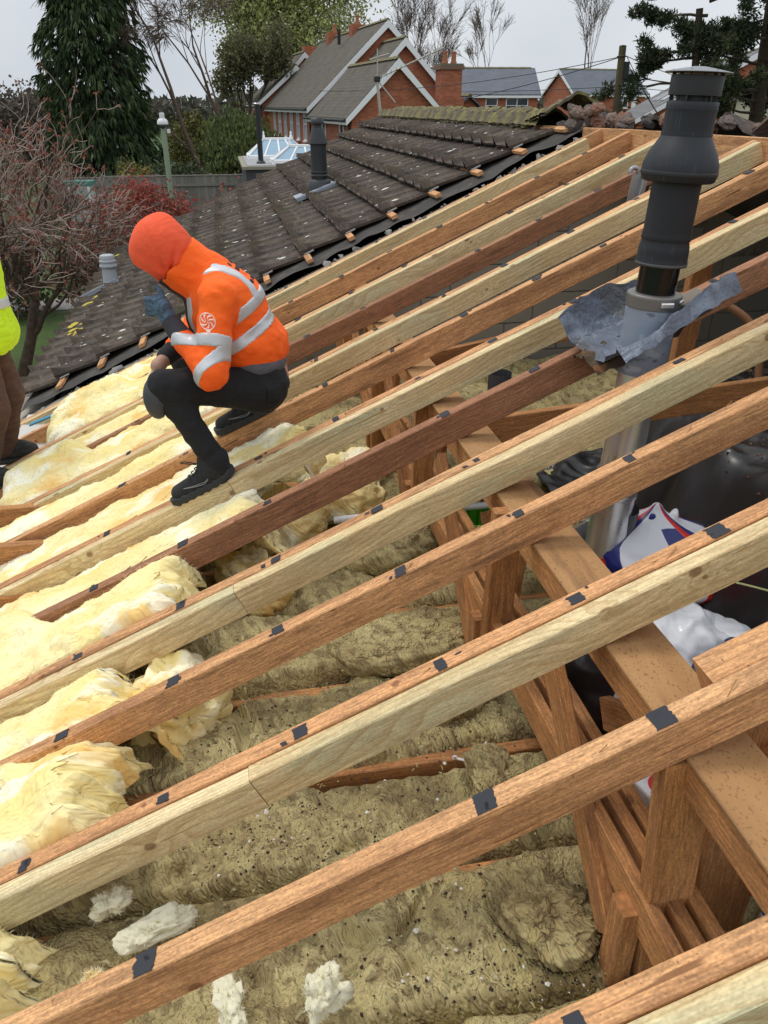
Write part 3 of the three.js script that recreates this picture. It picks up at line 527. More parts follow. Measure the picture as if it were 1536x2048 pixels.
const tileBump = tex(512, 512, (u, v, o) => { o[0] = o[1] = o[2] = pf(u, v, 60, 571, 3) * 0.6 + pf(u, v, 10, 581, 3) * 0.4; }, false);
M.tile = [0.84, 0.70, 0.98].map(k => new THREE.MeshStandardMaterial({ map: tileTex, color: lin(k, k * 0.98, k * 0.97), roughness: 0.95, bumpMap: tileBump, bumpScale: 0.004 }));
M.moss = new THREE.MeshStandardMaterial({ roughness: 1, bumpMap: tileBump, bumpScale: 0.008, map: tex(512, 512, (u, v, o) => {
  mixc(o, [0.40, 0.36, 0.30], [0.31, 0.27, 0.23], pf(u, v, 10, 601, 4)); const p = pf(u, v, 9, 611, 5); tint(o, [0.43, 0.405, 0.25], sstep(0.42, 0.58, p) * 0.85); tint(o, [0.53, 0.50, 0.27], sstep(0.58, 0.74, p) * 0.7); tint(o, [0.25, 0.22, 0.17], sstep(0.6, 0.75, pf(u, v, 24, 621, 3)) * 0.6); }) });
const neigh = thing('neighbour_bungalow', 'adjoining bungalow with dark lichen spotted interlocking tile roof', 'house');
{
  const roof = new THREE.Group(); roof.name = 'roof'; neigh.add(roof);
  // one interlocking tile: local x up the slope (tail at 0), y out of the roof, z across; roll at the near edge
  const LEN = 0.43, WID = 0.302;
  const tileGeo = seed => {
    const r = rng(seed), ou = r(), ov = r(), prof = []; const n = 11;
    for (let k = 0; k <= n; k++) { const w = k / n, z = -w * WID; let h = 0.004 * Math.sin(w * Math.PI); if (w < 0.19) h += 0.016 * Math.pow(Math.sin(w / 0.19 * Math.PI), 0.8); if (w > 0.93) h += 0.010; prof.push([z, h]); }
    const mb = new MB(), tilt = x => 0.052 * (1 - x / LEN) + 0.006, th = 0.014, wear = k => 0.005 * N3(k * 0.8, seed, 3);
    const st = [0, 0.12, 0.3, LEN];
    for (let i = 0; i < 3; i++) for (let k = 0; k < n; k++) {
      const fin = (ii, kk) => kk === 1 && ii < 2 ? (ii === 0 ? 0.046 : 0.006) : 0; const A = (ii, kk, lo) => [st[ii] + (ii === 0 ? wear(kk) : 0), tilt(st[ii]) + prof[kk][1] + fin(ii, kk) - lo + 0.0015 * N3(kk * 0.9, ii * 2, seed), prof[kk][0]]; const uv = (ii, kk) => [ou + st[ii] / 1.1, ov + prof[kk][0] / 1.1];
      mb.face([A(i, k, 0), A(i + 1, k, 0), A(i + 1, k + 1, 0), A(i, k + 1, 0)].reverse(), [uv(i, k), uv(i + 1, k), uv(i + 1, k + 1), uv(i, k + 1)].reverse());
      if (i === 0) mb.face([A(0, k, 0), A(0, k + 1, 0), A(0, k + 1, th), A(0, k, th)].reverse(), [uv(0, k), uv(0, k + 1), uv(0, k + 1), uv(0, k)].reverse());
    }
    for (let i = 0; i < 3; i++) { const e = (ii, k, lo) => [st[ii], tilt(st[ii]) + prof[k][1] - lo, prof[k][0]]; for (const k of [0, n]) mb.face([e(i, k, 0), e(i, k, 0.02), e(i + 1, k, 0.02), e(i + 1, k, 0)], [[ou, ov], [ou, ov + 0.02], [ou + 0.1, ov + 0.02], [ou + 0.1, ov]]); }
    return mb.geo();
  };
  const geos = []; for (let k = 0; k < 10; k++) geos.push(tileGeo(800 + k));
  const r = rng(31), rest = []; let count = 0;
  for (let c = 0; c < 24; c++) for (let k = -6; k <= 6; k++) {
    const ut = 0.12 + 0.356 * k - 0.40, g = geos[Math.floor(r() * 10)], mat = M.tile[Math.floor(r() * 3)];
    const p = RP(ut + (r() - 0.5) * 0.016, -6.22 - c * 0.302 + (r() - 0.5) * 0.006, 0.006 + r() * 0.008), rz = (r() - 0.5) * 0.02, ry = (r() - 0.5) * 0.02;
    const q = roofQuat.clone().multiply(new THREE.Quaternion().setFromEuler(new THREE.Euler((r() - 0.5) * 0.012, ry, rz)));
    if (count < 300) { const m = part('roof_tile', g, mat, roof); m.position.copy(p); m.quaternion.copy(q); count++; }
    else rest.push(g.clone().applyMatrix4(new THREE.Matrix4().compose(p, q, V(1, 1, 1))));
  }
  const rm = part('far_roof_tiles', mergeGeometries(rest), M.tile[0], roof); rm.userData.kind = 'stuff';
  // lichen rosettes: pale raised discs
  const li = [std([0.55, 0.53, 0.47], 1), std([0.42, 0.40, 0.35], 1), std([0.45, 0.36, 0.04], 1)];
  const lichen = (u, z, s, mat, yel) => { const n = 11, mb = new MB(), rr = []; for (let k = 0; k < n; k++) rr.push(0.65 + r() * 0.5); const fr = ((u - 0.12 + 0.40) / 0.356); const base = 0.030 + 0.052 * (1 - (fr - Math.floor(fr)) * 0.83); const c = RP(u, z, base), P = []; for (let k = 0; k < n; k++) { const a = k / n * 6.283; P.push(RP(u + Math.cos(a) * s * rr[k], z + Math.sin(a) * s * rr[k] * (yel ? 1.6 : 1), base - 0.006 - Math.cos(a) * s * rr[k] * 0.12)); }
    for (let k = 0; k < n; k++) mb.face([[P[(k + 1) % n].x, P[(k + 1) % n].y, P[(k + 1) % n].z], [P[k].x, P[k].y, P[k].z], [c.x, c.y, c.z]]); return mb.geo(); };
  const lg = [[], []]; for (let k = 0; k < 340; k++) { const u = -2.3 + r() * 4.5, z = -6.35 - Math.pow(r(), 1.3) * 6.9; lg[k % 2].push(lichen(u, z, 0.010 + r() * r() * 0.035, null)); }
  lg.forEach((a, k) => { const m = part('lichen', mergeGeometries(a), li[k], roof); m.userData.kind = 'stuff'; });
  const yl = []; for (const [u, z] of [[-2.2, -7.9], [-2.25, -8.3], [-2.3, -9.2], [-2.12, -8.0], [-2.3, -12.5], [-2.2, -9.35]]) for (let k = 0; k < 5; k++) yl.push(lichen(u + (r() - 0.5) * 0.08, z + (r() - 0.5) * 0.28, 0.022 + r() * 0.028, null, true));
  part('yellow_lichen', mergeGeometries(yl), li[2], roof).userData.kind = 'stuff';
  // battens with sawn ends showing past the tiles
  const bm = std([0.42, 0.30, 0.18], 0.9);
  for (let k = -6; k <= 6; k++) { const u = 0.12 + 0.356 * k; const m = part('batten', timberGeo(0.62 + r() * 0.05, 0.048, 0.026, 300 + k), M.old[(k + 12) % 3], roof); orient(m, RP(u, -5.98 - r() * 0.05, 0.030), RP(u + (r() - 0.5) * 0.03, -7, 0.028), UP); }
  // clip rails glinting under the tile edge
  for (let k = -6; k <= 6; k++) { const u = 0.12 + 0.356 * k - 0.33; const m = part('tile_clip', new THREE.CapsuleGeometry(0.007, 0.07, 3, 6), std([0.25, 0.25, 0.25], 0.5), roof); m.quaternion.copy(roofQuat); m.rotateZ(Math.PI / 2); m.position.copy(RP(u, -6.20, 0.035)); }
  // torn underlay felt
  const felt = sheet(160, 16, (s, t) => { const u = mix(-2.35, 2.36, s); const z = mix(-5.93 + 0.05 * N3(u * 3, 1, 2) + 0.03 * N3(u * 11, 4, 2), -6.7, t); const h = 0.004 + 0.018 * fbm(u * 4, t * 3, 6, 3) + 0.03 * (1 - t) * N3(u * 5, 9, 1) * sstep(0.5, 0, t) - 0.012; const P = RP(u, z, h); return [P.x, P.y, P.z, u, z]; });
  part('underlay_felt', felt, new THREE.MeshStandardMaterial({ roughness: 0.85, side: THREE.DoubleSide, map: tex(256, 256, (u, v, o) => { mixc(o, [0.27, 0.25, 0.235], [0.19, 0.18, 0.17], pf(u, v, 8, 631, 4)); tint(o, [0.38, 0.34, 0.28], sstep(0.6, 0.75, pf(u, v, 16, 633, 3)) * 0.5); }) }), roof);
  part('roof_deck', (() => { const mb = new MB(), a = RP(-2.4, -6.0, -0.14), b = RP(2.4, -6.0, -0.14); mb.face([[a.x, a.y, -6.0], [b.x, b.y, -6.0], [b.x, b.y, -13.45], [a.x, a.y, -13.45]]); return mb.geo(); })(), feltMat, roof);
  const xr = FX + CP * 2.45, yr = FY + SP * 2.45;
  const bs = new MB(); bs.face([[xr, yr, -5.9], [xr + 4.6, yr - 2.05, -5.9], [xr + 4.6, yr - 2.05, -13.45], [xr, yr, -13.45]]); part('back_slope', bs.geo(), M.tile[1], roof);
  // mossy angular ridge tiles
  const ridgeGeo = seed => { const L = 0.47, mk = sheet(26, 26, (s, t) => { const a = (s - 0.5) * 2, ax = Math.abs(a), nz = fbm(s * 5, t * 4, seed, 3); const w = 0.27, drop = ax < 0.12 ? ax * ax * 0.5 : ax * 0.145 - 0.0102; const lip = 0; return [a * w, -drop + 0.03 * nz + lip + 0.02 * Math.max(0, N3(s * 9, t * 9, seed)), (0.5 - t) * L, s * 0.9 + seed * 0.13, t * 0.9]; });
    const bot = mk.clone(); bot.translate(0, -0.022, 0); const rim = new MB(), pos = mk.attributes.position; for (let k = 0; k < 26; k++) for (const row of [0, 26]) { const i = row * 27 + k, j = i + 1; const A = [pos.getX(i), pos.getY(i), pos.getZ(i)], B = [pos.getX(j), pos.getY(j), pos.getZ(j)]; rim.face([A, B, [B[0], B[1] - 0.022, B[2]], [A[0], A[1] - 0.022, A[2]]]); }
    return mergeGeometries([mk, bot, rim.geo()]); };
  const rg = [1, 2, 3].map(ridgeGeo);
  for (let k = 0; k < 15; k++) { const m = part('ridge_tile', rg[k % 3], M.moss, roof); m.position.set(xr + 0.02, yr + 0.075 + (r() - 0.5) * 0.012 + (k === 0 ? 0.075 : 0), -6.55 - k * 0.455); m.rotation.set((r() - 0.5) * 0.03 + (k === 0 ? -0.16 : 0), (r() - 0.5) * 0.05, (r() - 0.5) * 0.04); }
  // mortar bedding under the ridge
  part('ridge_mortar', sheet(120, 6, (s, t) => { const z = mix(-6.5, -13.45, s); const u = 2.20 + t * 0.1 + 0.015 * N3(z * 9, t, 1); const P = RP(u, z, 0.065 + t * 0.05 + 0.012 * N3(z * 14, t * 3, 5)); return [P.x, P.y, P.z, z, t * 0.1]; }), M.moss, roof);
  part('eaves_wall', boxGeo(-1.75, 0, -13.3, -1.5, 2.35, -5.95), std([0.42, 0.38, 0.32], 0.95), neigh);
  const gw = new MB(), pr = [[-1.75, 0], [6.6, 0], [6.6, 2.4], [xr, yr - 0.12], [-1.75, 2.3]]; gw.face(pr.map(p => [p[0], p[1], -13.3])); part('gable_wall', gw.geo(), std([0.3, 0.13, 0.08], 0.9), neigh);
  // gutter along both eaves
  const gu = new THREE.CylinderGeometry(0.055, 0.055, 7.4, 12, 1, true, 0, Math.PI).rotateX(Math.PI / 2).rotateZ(Math.PI); const gm = part('gutter', gu, std([0.02, 0.02, 0.022], 0.5, { side: THREE.DoubleSide }), neigh); const ge = RP(-2.47, -9.7, -0.08); gm.position.copy(ge);
}
// broken ridge mortar, ridge tile shards and tile heads along our ridge
{
  const r = rng(909), shardM = [[0.24, 0.12, 0.08], [0.15, 0.12, 0.105], [0.22, 0.155, 0.12], [0.10, 0.085, 0.08]].map(c => std(c, 0.95, { bumpMap: tileBump, bumpScale: 0.01 }));
  const xr = 2.72, yr = 4.33;
  const rock = (sz, sd) => { const g = new THREE.IcosahedronGeometry(1, 3), p = g.attributes.position; for (let j = 0; j < p.count; j++) { const x = p.getX(j), y = p.getY(j), z = p.getZ(j); const q = 1 + 0.5 * fbm(x * 1.1 + sd, y * 1.1, z * 1.1, 3) + 0.25 * N3(x * 3 + sd, y * 3, z * 3); const fl = v => Math.round(v * 2.2) / 2.2 * 0.45 + v * 0.55; p.setXYZ(j, fl(x) * sz * q * 1.15, fl(y) * sz * q * 0.7, fl(z) * sz * q); } g.computeVertexNormals(); return g; };
  for (let k = 0; k < 60; k++) {
    const row = k < 34, s = row ? 0.03 + r() * 0.035 : 0.03 + r() * 0.04;
    const m = solo('ridge_rubble', rock(s, k * 3.3), shardM[k % 4], row ? 'broken mortar lump left along the bare ridge' : 'broken terracotta shard heaped against the end ridge tile', 'rubble', row ? 'mortar lumps along the bare ridge' : 'shards heaped at the end of the mossy ridge');
    if (row) m.position.set(xr + 0.02 + r() * 0.12, yr + 0.015 + r() * 0.03, -5.85 + k * 0.165 + r() * 0.1); else m.position.set(xr - 0.2 + r() * 0.3, yr - 0.03 + r() * 0.10 + (k % 5) * 0.012, -6.25 + r() * 0.4);
    m.rotation.set(r() * 0.8, r() * 3, r() * 0.8);
  }
  // heads of the remaining tiles on the far slope: angular humps
  for (let k = 0; k < 9; k++) {
    const mb = new MB(), w = 0.13 + r() * 0.04, h = 0.075 + r() * 0.03, L = 0.32, A = [[-w, 0, 0], [-w * 0.15, h, 0], [w * 0.12, h * 0.98, 0], [w, 0.005, 0]]; const B = A.map(p => [p[0] * 1.05, p[1] - 0.1, -L]);
    for (let j = 0; j < 3; j++) mb.face([A[j], A[j + 1], B[j + 1], B[j]]); mb.face([A[0], [-w * 0.15, h - 0.025, 0], A[1]]); mb.face([[-w * 0.15, h - 0.025, 0], [w * 0.12, h - 0.025, 0], A[2], A[1]]); mb.face([[w * 0.12, h - 0.025, 0], A[3], A[2]]);
    const m = solo('tile_head', mb.geo(), M.tile[k % 3], 'angular tile head standing up behind the ridge board', 'tile', 'tile heads behind the ridge board'); m.rotation.y = -Math.PI / 2 + (r() - 0.5) * 0.2; m.position.set(xr + 0.06, yr - 0.005, -5.2 + k * 0.41 + r() * 0.05); m.material = k % 2 ? shardM[2] : M.tile[k % 3];
  }
}
// ================================================================ roof vents on the neighbour's roof
const blackPl = std([0.022, 0.024, 0.028], 0.5), lead = new THREE.MeshStandardMaterial({ color: lin(0.33, 0.36, 0.42), roughness: 0.55, metalness: 0.35, bumpMap: tileBump, bumpScale: 0.004 });
{
  const b = RP(0.60, -9.1); const t = thing('gas_flue_terminal', 'black gas flue terminal with cone cowl on the lichen spotted roof', 'flue', [b.x, b.y, b.z]); t.scale.set(1, 0.82, 1);
  part('boot', lathe([[0.15, -0.02], [0.145, 0.06], [0.12, 0.14], [0.092, 0.17]], 28), blackPl, t);
  part('pipe', lathe([[0.085, 0.12], [0.085, 0.2], [0.095, 0.205], [0.095, 0.22], [0.085, 0.225], [0.085, 0.245], [0.094, 0.25], [0.094, 0.265], [0.085, 0.27], [0.085, 0.58], [0.1, 0.585], [0.1, 0.6]], 28), blackPl, t);
  part('cone', lathe([[0.102, 0.595], [0.1, 0.61], [0.062, 0.78], [0.05, 0.79]], 28), blackPl, t);
  part('neck', lathe([[0.045, 0.78], [0.045, 0.83], [0.03, 0.83]], 20), blackPl, t);
  part('cap', lathe([[0, 0.90], [0.068, 0.895], [0.07, 0.825], [0.06, 0.825]], 24), blackPl, t);
  const f = part('flashing', sheet(24, 10, (s, tt) => { const x = (s - 0.5) * 0.55, z = mix(0.30, -0.25, tt); const e = tt < 0.12 ? 0.05 : 0; return [x, 0.055 + e * 0.8 + 0.006 * N3(s * 8, tt * 5, 2), z, x, z]; }), lead, t); f.quaternion.copy(roofQuat); f.material.side = THREE.DoubleSide;
  const e = part('flashing_edge', new RoundedBoxGeometry(0.56, 0.05, 0.02, 2, 0.006), lead, t); e.quaternion.copy(roofQuat); e.position.copy(V(0, 0, 0).addScaledVector(UP, 0.065).add(V(0, 0, 0.30)));
}
{
  const b = RP(-2.07, -9.82), grey = std([0.36, 0.38, 0.41], 0.55); const t = thing('soil_vent_pipe', 'pale grey vent pipe with collared cap near the eaves', 'vent pipe', [b.x, b.y, b.z]);
  part('pipe', lathe([[0.09, -0.05], [0.086, 0.1], [0.078, 0.26]], 24), grey, t); part('collar', lathe([[0.076, 0.25], [0.1, 0.255], [0.102, 0.275], [0.09, 0.29], [0.088, 0.31], [0.096, 0.315], [0.095, 0.33], [0.084, 0.34]], 24), grey, t); part('cap', lathe([[0.082, 0.335], [0.084, 0.385], [0.06, 0.395], [0, 0.395]], 24), grey, t);
  const f = part('flashing', new RoundedBoxGeometry(0.50, 0.05, 0.02, 2, 0.006), lead, t); f.quaternion.copy(roofQuat); f.position.copy(V(0, 0, 0).addScaledVector(UX, -0.12).addScaledVector(UP, 0.08).add(V(0, 0, 0.14)));
  const f2 = part('flashing_apron', new RoundedBoxGeometry(0.5, 0.012, 0.3, 2, 0.004), lead, t); f2.quaternion.copy(roofQuat); f2.position.copy(V(0, 0, 0).addScaledVector(UX, -0.12).addScaledVector(UP, 0.06));
}
// ================================================================ the flue standing through our rafters
{
  const b = RP(0.95, -2.37); const t = thing('flue', 'tall dark grey flue with bulging cowl standing through the rafters', 'flue', [b.x, b.y, b.z]); t.rotation.z = -2.2 * R; t.rotation.x = 0.5 * R; t.scale.set(0.9, 1, 0.9);
  const grey = new THREE.MeshStandardMaterial({ roughness: 0.55, map: tex(512, 512, (u, v, o) => { mixc(o, [0.105, 0.122, 0.155], [0.08, 0.092, 0.12], pf(u, v, 6, 641, 4)); const s = pn(u * 90, v * 7, 90, 7, 645); tint(o, [0.24, 0.26, 0.29], sstep(0.68, 0.95, s) * sstep(0.4, 0.7, pf(u, v, 5, 647, 3)) * 0.7); const d = pn(u * 60, v * 60, 60, 60, 649); if (d > 0.93) tint(o, [0.12, 0.125, 0.14], 0.8); }) });
  const greyDark = std([0.016, 0.017, 0.02], 0.45), gloss = std([0.008, 0.007, 0.007], 0.18);
  const steel = new THREE.MeshStandardMaterial({ color: lin(0.80, 0.80, 0.80), metalness: 0.85, roughness: 0.38, roughnessMap: tex(256, 256, (u, v, o) => { o[0] = o[1] = o[2] = 0.6 + 0.4 * pn(u * 6, v * 90, 6, 90, 651); }, false) });
  part('steel_pipe', lathe([[0.083, -1.1000], [0.083, -0.5750], [0.088, -0.5720], [0.088, -0.5550], [0.083, -0.5500], [0.083, -0.5000], [0.089, -0.4970], [0.089, -0.4750], [0.08, -0.4700], [0.078, 0.0500]], 40), steel, t);
  part('lead_sleeve', lathe([[0.092, -0.1000], [0.094, 0.0200], [0.093, 0.1550]], 40), new THREE.MeshStandardMaterial({ roughness: 0.5, metalness: 0.3, side: THREE.DoubleSide, map: tex(256, 256, (u, v, o) => { mixc(o, [0.62, 0.66, 0.72], [0.50, 0.54, 0.61], pf(u, v, 5, 661, 4)); tint(o, [0.75, 0.77, 0.80], sstep(0.6, 0.75, pf(u, v, 9, 663, 4)) * 0.6); tint(o, [0.36, 0.39, 0.45], sstep(0.66, 0.8, pf(u, v, 12, 665, 3)) * 0.7); }) }), t);
  part('clamp_band', lathe([[0.095, 0.1200], [0.097, 0.1250], [0.097, 0.1500], [0.099, 0.1560], [0.0975, 0.1630], [0.092, 0.1660], [0.07, 0.1660]], 40), new THREE.MeshStandardMaterial({ color: lin(0.20, 0.19, 0.18), metalness: 0.5, roughness: 0.5 }), t);
  const cl = part('clamp_latch', new RoundedBoxGeometry(0.05, 0.018, 0.014, 2, 0.005), steel, t); cl.position.set(0.0, 0.142, 0.1);
  const cl2 = part('clamp_latch', new RoundedBoxGeometry(0.03, 0.012, 0.012, 2, 0.005), steel, t); cl2.position.set(0.07, 0.148, 0.07); cl2.rotation.y = 0.8;
  part('inner_pipe', lathe([[0.07, 0.1000], [0.07, 0.2700]], 40), gloss, t);
  part('outer_tube', lathe([[0.0885, 0.2550], [0.09, 0.2620], [0.0885, 0.2700], [0.087, 0.2800], [0.0875, 0.2850], [0.0865, 0.3000], [0.086, 0.3120], [0.0805, 0.3300], [0.0845, 0.3320], [0.0845, 0.3450], [0.082, 0.3600], [0.0815, 0.5000], [0.081, 0.5258]], 48), grey, t);
  part('tube_rim', lathe([[0.07, 0.2560], [0.0895, 0.2540], [0.091, 0.2600], [0.089, 0.2660]], 48), std([0.085, 0.09, 0.1], 0.4), t);
  part('bulb', lathe([[0.075, 0.5032], [0.112, 0.5013], [0.121, 0.5064], [0.126, 0.5258], [0.1255, 0.5335], [0.124, 0.5516], [0.112, 0.5806], [0.093, 0.6096], [0.083, 0.6258], [0.0815, 0.6303]], 56), grey, t);
  part('bulb_band', lathe([[0.1262, 0.5206], [0.1272, 0.5232], [0.1272, 0.5297], [0.1258, 0.5329]], 56), greyDark, t);
  part('upper_sleeve', lathe([[0.0825, 0.6225], [0.083, 0.6387], [0.0805, 0.6400], [0.0815, 0.6935], [0.083, 0.6948], [0.083, 0.7032], [0.082, 0.7051], [0.0825, 0.7180], [0.075, 0.7199], [0.06, 0.7199]], 48), grey, t);
  part('cowl_core', lathe([[0.055, 0.7161], [0.055, 0.7419]], 24), greyDark, t);
  for (let k = 0; k < 6; k++) { const a = k / 6 * 6.283 + 0.3; const s = part('cowl_strut', new THREE.BoxGeometry(0.012, 0.022, 0.006), greyDark, t); s.position.set(Math.cos(a) * 0.072, 0.7270, Math.sin(a) * 0.072); s.rotation.y = -a; const s2 = part('cowl_strut', new THREE.BoxGeometry(0.012, 0.018, 0.005), greyDark, t); s2.position.set(Math.cos(a) * 0.076, 0.7915, Math.sin(a) * 0.076); s2.rotation.y = -a; }
  part('cowl_ring', lathe([[0.078, 0.7335], [0.0825, 0.7348], [0.083, 0.7851], [0.079, 0.7870]], 48), std([0.02, 0.022, 0.026], 0.5, { side: THREE.DoubleSide }), t);
  part('cap', lathe([[0, 0.8096], [0.02, 0.8090], [0.06, 0.8032], [0.105, 0.7954], [0.107, 0.7922], [0.06, 0.7941], [0, 0.7954]], 48), new THREE.MeshStandardMaterial({ color: lin(0.2, 0.21, 0.23), roughness: 0.5 }), t);
}
// lead slate flashing: a dished sheet with turned up sides, resting on the dark rafter
{
  const leadTex = tex(512, 512, (u, v, o) => { mixc(o, [0.45, 0.48, 0.54], [0.31, 0.335, 0.385], pf(u, v, 8, 671, 5)); tint(o, [0.62, 0.65, 0.70], sstep(0.52, 0.8, pf(u, v, 12, 673, 5)) * 0.4); tint(o, [0.28, 0.29, 0.32], sstep(0.72, 0.78, pf(u, v, 60, 675, 2)) * 0.4); tint(o, [0.36, 0.33, 0.28], sstep(0.55, 0.75, pf(u, v, 4, 677, 4)) * 0.4); });
  const lm = new THREE.MeshStandardMaterial({ map: leadTex, roughness: 0.5, metalness: 0.3, side: THREE.DoubleSide, bumpMap: tileBump, bumpScale: 0.006 });
  const b = RP(0.98, -2.4); const t = thing('lead_flashing', 'crumpled grey lead flashing dished around the flue, holding moss', 'flashing', [b.x, b.y, b.z]);
  // p: along the slope, q: across (from far to near)
  const prof = q => { // q in 0..1 : far upturn, tray, near upturn rolled over
    const pts = [[-0.225, 0.125], [-0.215, 0.09], [-0.19, 0.03], [-0.15, 0.0], [0.0, -0.005], [0.09, 0.0], [0.12, 0.035], [0.145, 0.085], [0.18, 0.095], [0.205, 0.04]]; const f = q * (pts.length - 1), i = Math.min(pts.length - 2, Math.floor(f)), k = f - i; return [mix(pts[i][0], pts[i + 1][0], k), mix(pts[i][1], pts[i + 1][1], k)]; };
  const g = sheet(60, 54, (s, q) => {
    let [z, h] = prof(q); let u = mix(-0.22, 0.20, s); if (q > 0.7) u += 0.05 * s + 0.03; if (q < 0.3) u += -0.03 + 0.02 * (1 - s);
    h *= 0.85 + 0.25 * Math.sin(s * 4.2 + q * 5) ; h += 0.02 * fbm(s * 3, q * 5, 3, 3) + 0.012 * N3(s * 11, q * 9, 4); z += 0.018 * fbm(s * 3 + 5, q * 3, 8, 3) + (q > 0.7 ? -0.05 * (s - 0.4) : 0) ;
    if (q > 0.72) h += 0.015 * sstep(0.6, 1, s) ; h += 0.03;
    const P = UX.clone().multiplyScalar(u).addScaledVector(UP, h); return [P.x * 0.93, P.y * 0.93, (P.z + z) * 0.93, s * 0.8, q * 0.7]; });
  part('sheet', g, lm, t);
  part('tray_moss', sheet(30, 22, (s, q) => { const u = mix(-0.23, 0.10, s), z = mix(-0.13, 0.07, q), h = 0.018 + 0.035 * fbm(s * 4, q * 4, 12, 4) + 0.02 * N3(s * 12, q * 12, 2) - 0.03 * Math.pow(Math.abs(q - 0.5) * 2, 3); const P = UX.clone().multiplyScalar(u).addScaledVector(UP, h); return [P.x, P.y, P.z + z, u * 2, z * 2]; }), new THREE.MeshStandardMaterial({ roughness: 1, map: tex(128, 128, (u, v, o) => { mixc(o, [0.33, 0.27, 0.2], [0.22, 0.19, 0.16], pf(u, v, 8, 681, 4)); tint(o, [0.5, 0.32, 0.2], sstep(0.6, 0.7, pf(u, v, 20, 683, 2)) * 0.8); }) }), t);
  const st = part('tile_shard', new RoundedBoxGeometry(0.1, 0.03, 0.09, 2, 0.008), std([0.20, 0.17, 0.14], 0.95), t); st.position.copy(UX.clone().multiplyScalar(0.17).addScaledVector(UP, 0.05)).add(V(0, 0, 0)); st.quaternion.copy(roofQuat);
}
// galvanised bracket beside the dark rafter
{
  const b = RP(1.77, -4.05, -0.02), gal = new THREE.MeshStandardMaterial({ color: lin(0.33, 0.34, 0.35), metalness: 0.6, roughness: 0.5 }); const t = thing('metal_bracket', 'bent galvanised metal bracket hooked beside a dark rafter', 'bracket', [b.x, b.y, b.z]);
  part('strap', new RoundedBoxGeometry(0.05, 0.17, 0.004, 1, 0.001), gal, t).rotation.z = -0.1; const f = part('flange', new RoundedBoxGeometry(0.03, 0.16, 0.035, 2, 0.006), gal, t); f.position.set(0.035, -0.01, 0.015); f.rotation.z = -0.12; const h = part('hook', new THREE.TorusGeometry(0.022, 0.012, 8, 16, 3.4), gal, t); h.position.set(-0.012, 0.085, 0.0); part('screw', new THREE.CylinderGeometry(0.003, 0.003, 0.06, 8).rotateZ(1.3), gal, t).position.set(0.05, -0.075, 0.03);
}
// ================================================================ things stored in the loft
const crumple = (c, r, seed, amp, f, pinch) => { const n = 84; return sheet(n, 54, (s, t) => { const a = (s % 1) * 6.28318, b = (t - 0.5) * Math.PI; const x = Math.cos(b) * Math.cos(a), y = Math.sin(b), z = Math.cos(b) * Math.sin(a); const X = x * r[0] * f * 2.6, Y = y * r[1] * f * 2.6, Z = z * r[2] * f * 2.6, e = seed * 3.1; const w0 = fbm(X, Y, Z + e, 2); const w = amp * 0.5 * (ridged(X + w0, Y + e, Z + w0, 2) - 0.5) + amp * 0.8 * w0 + amp * 0.12 * ridged(X * 3, Y * 3, Z * 3 + e, 2); let q = 1 + w; if (pinch && y > 0.3) q *= 1 - 0.8 * sstep(0.55, 0.95, y); const yy = pinch && y > 0.55 ? y + 0.18 * sstep(0.55, 1, y) : y; return [c[0] + x * r[0] * q, c[1] + Math.max(-0.8, yy) * r[1] * (pinch ? 1 : q), c[2] + z * r[2] * q, s, t]; }); };
{
  // carrier bag: white plastic with red and blue print, knotted handles
  const bagTex = tex(1024, 512, (u, v, o) => { o[0] = 0.87; o[1] = 0.885; o[2] = 0.92; const blue = [0.09, 0.13, 0.46], red = [0.86, 0.16, 0.13], q = ((u * 4 + 0.16 * Math.sin(v * 7 + u * 6) + 0.25 * v) % 1 + 1) % 1;
    if (q > 0.40 && q < 0.58) tint(o, blue, 1); if (q > 0.54 && q < 0.70 && v > 0.42) tint(o, red, 1); const c = Math.hypot((q - 0.82) * 0.5, v - 0.60); if (c < 0.10) tint(o, red, 1); if (q > 0.70 && q < 0.98 && v > 0.68 && v < 0.78 && c > 0.118) tint(o, blue, 1); });
  const t = thing('carrier_bag', 'knotted white carrier bag with red and blue print', 'bag', [1.52, 2.76, -2.38]);
  part('bag', crumple([0, 0.1, 0], [0.29, 0.22, 0.23], 2.2, 0.42, 2.3, true), new THREE.MeshPhysicalMaterial({ map: bagTex, roughness: 0.38, clearcoat: 0.3, clearcoatRoughness: 0.4 }), t).rotation.y = 2.6;
  for (let k = 0; k < 4; k++) { const h = part('handle', crumple([0, 0, 0], [0.05, 0.014, 0.022], 5 + k, 0.9, 5), std(k === 1 ? [0.02, 0.03, 0.25] : [0.72, 0.74, 0.78], 0.4), t); h.position.set((k - 1.5) * 0.035, 0.262 + (k % 2) * 0.018, (k % 2) * 0.03 - 0.01); h.rotation.set(k, k * 2, k * 0.7); }
}
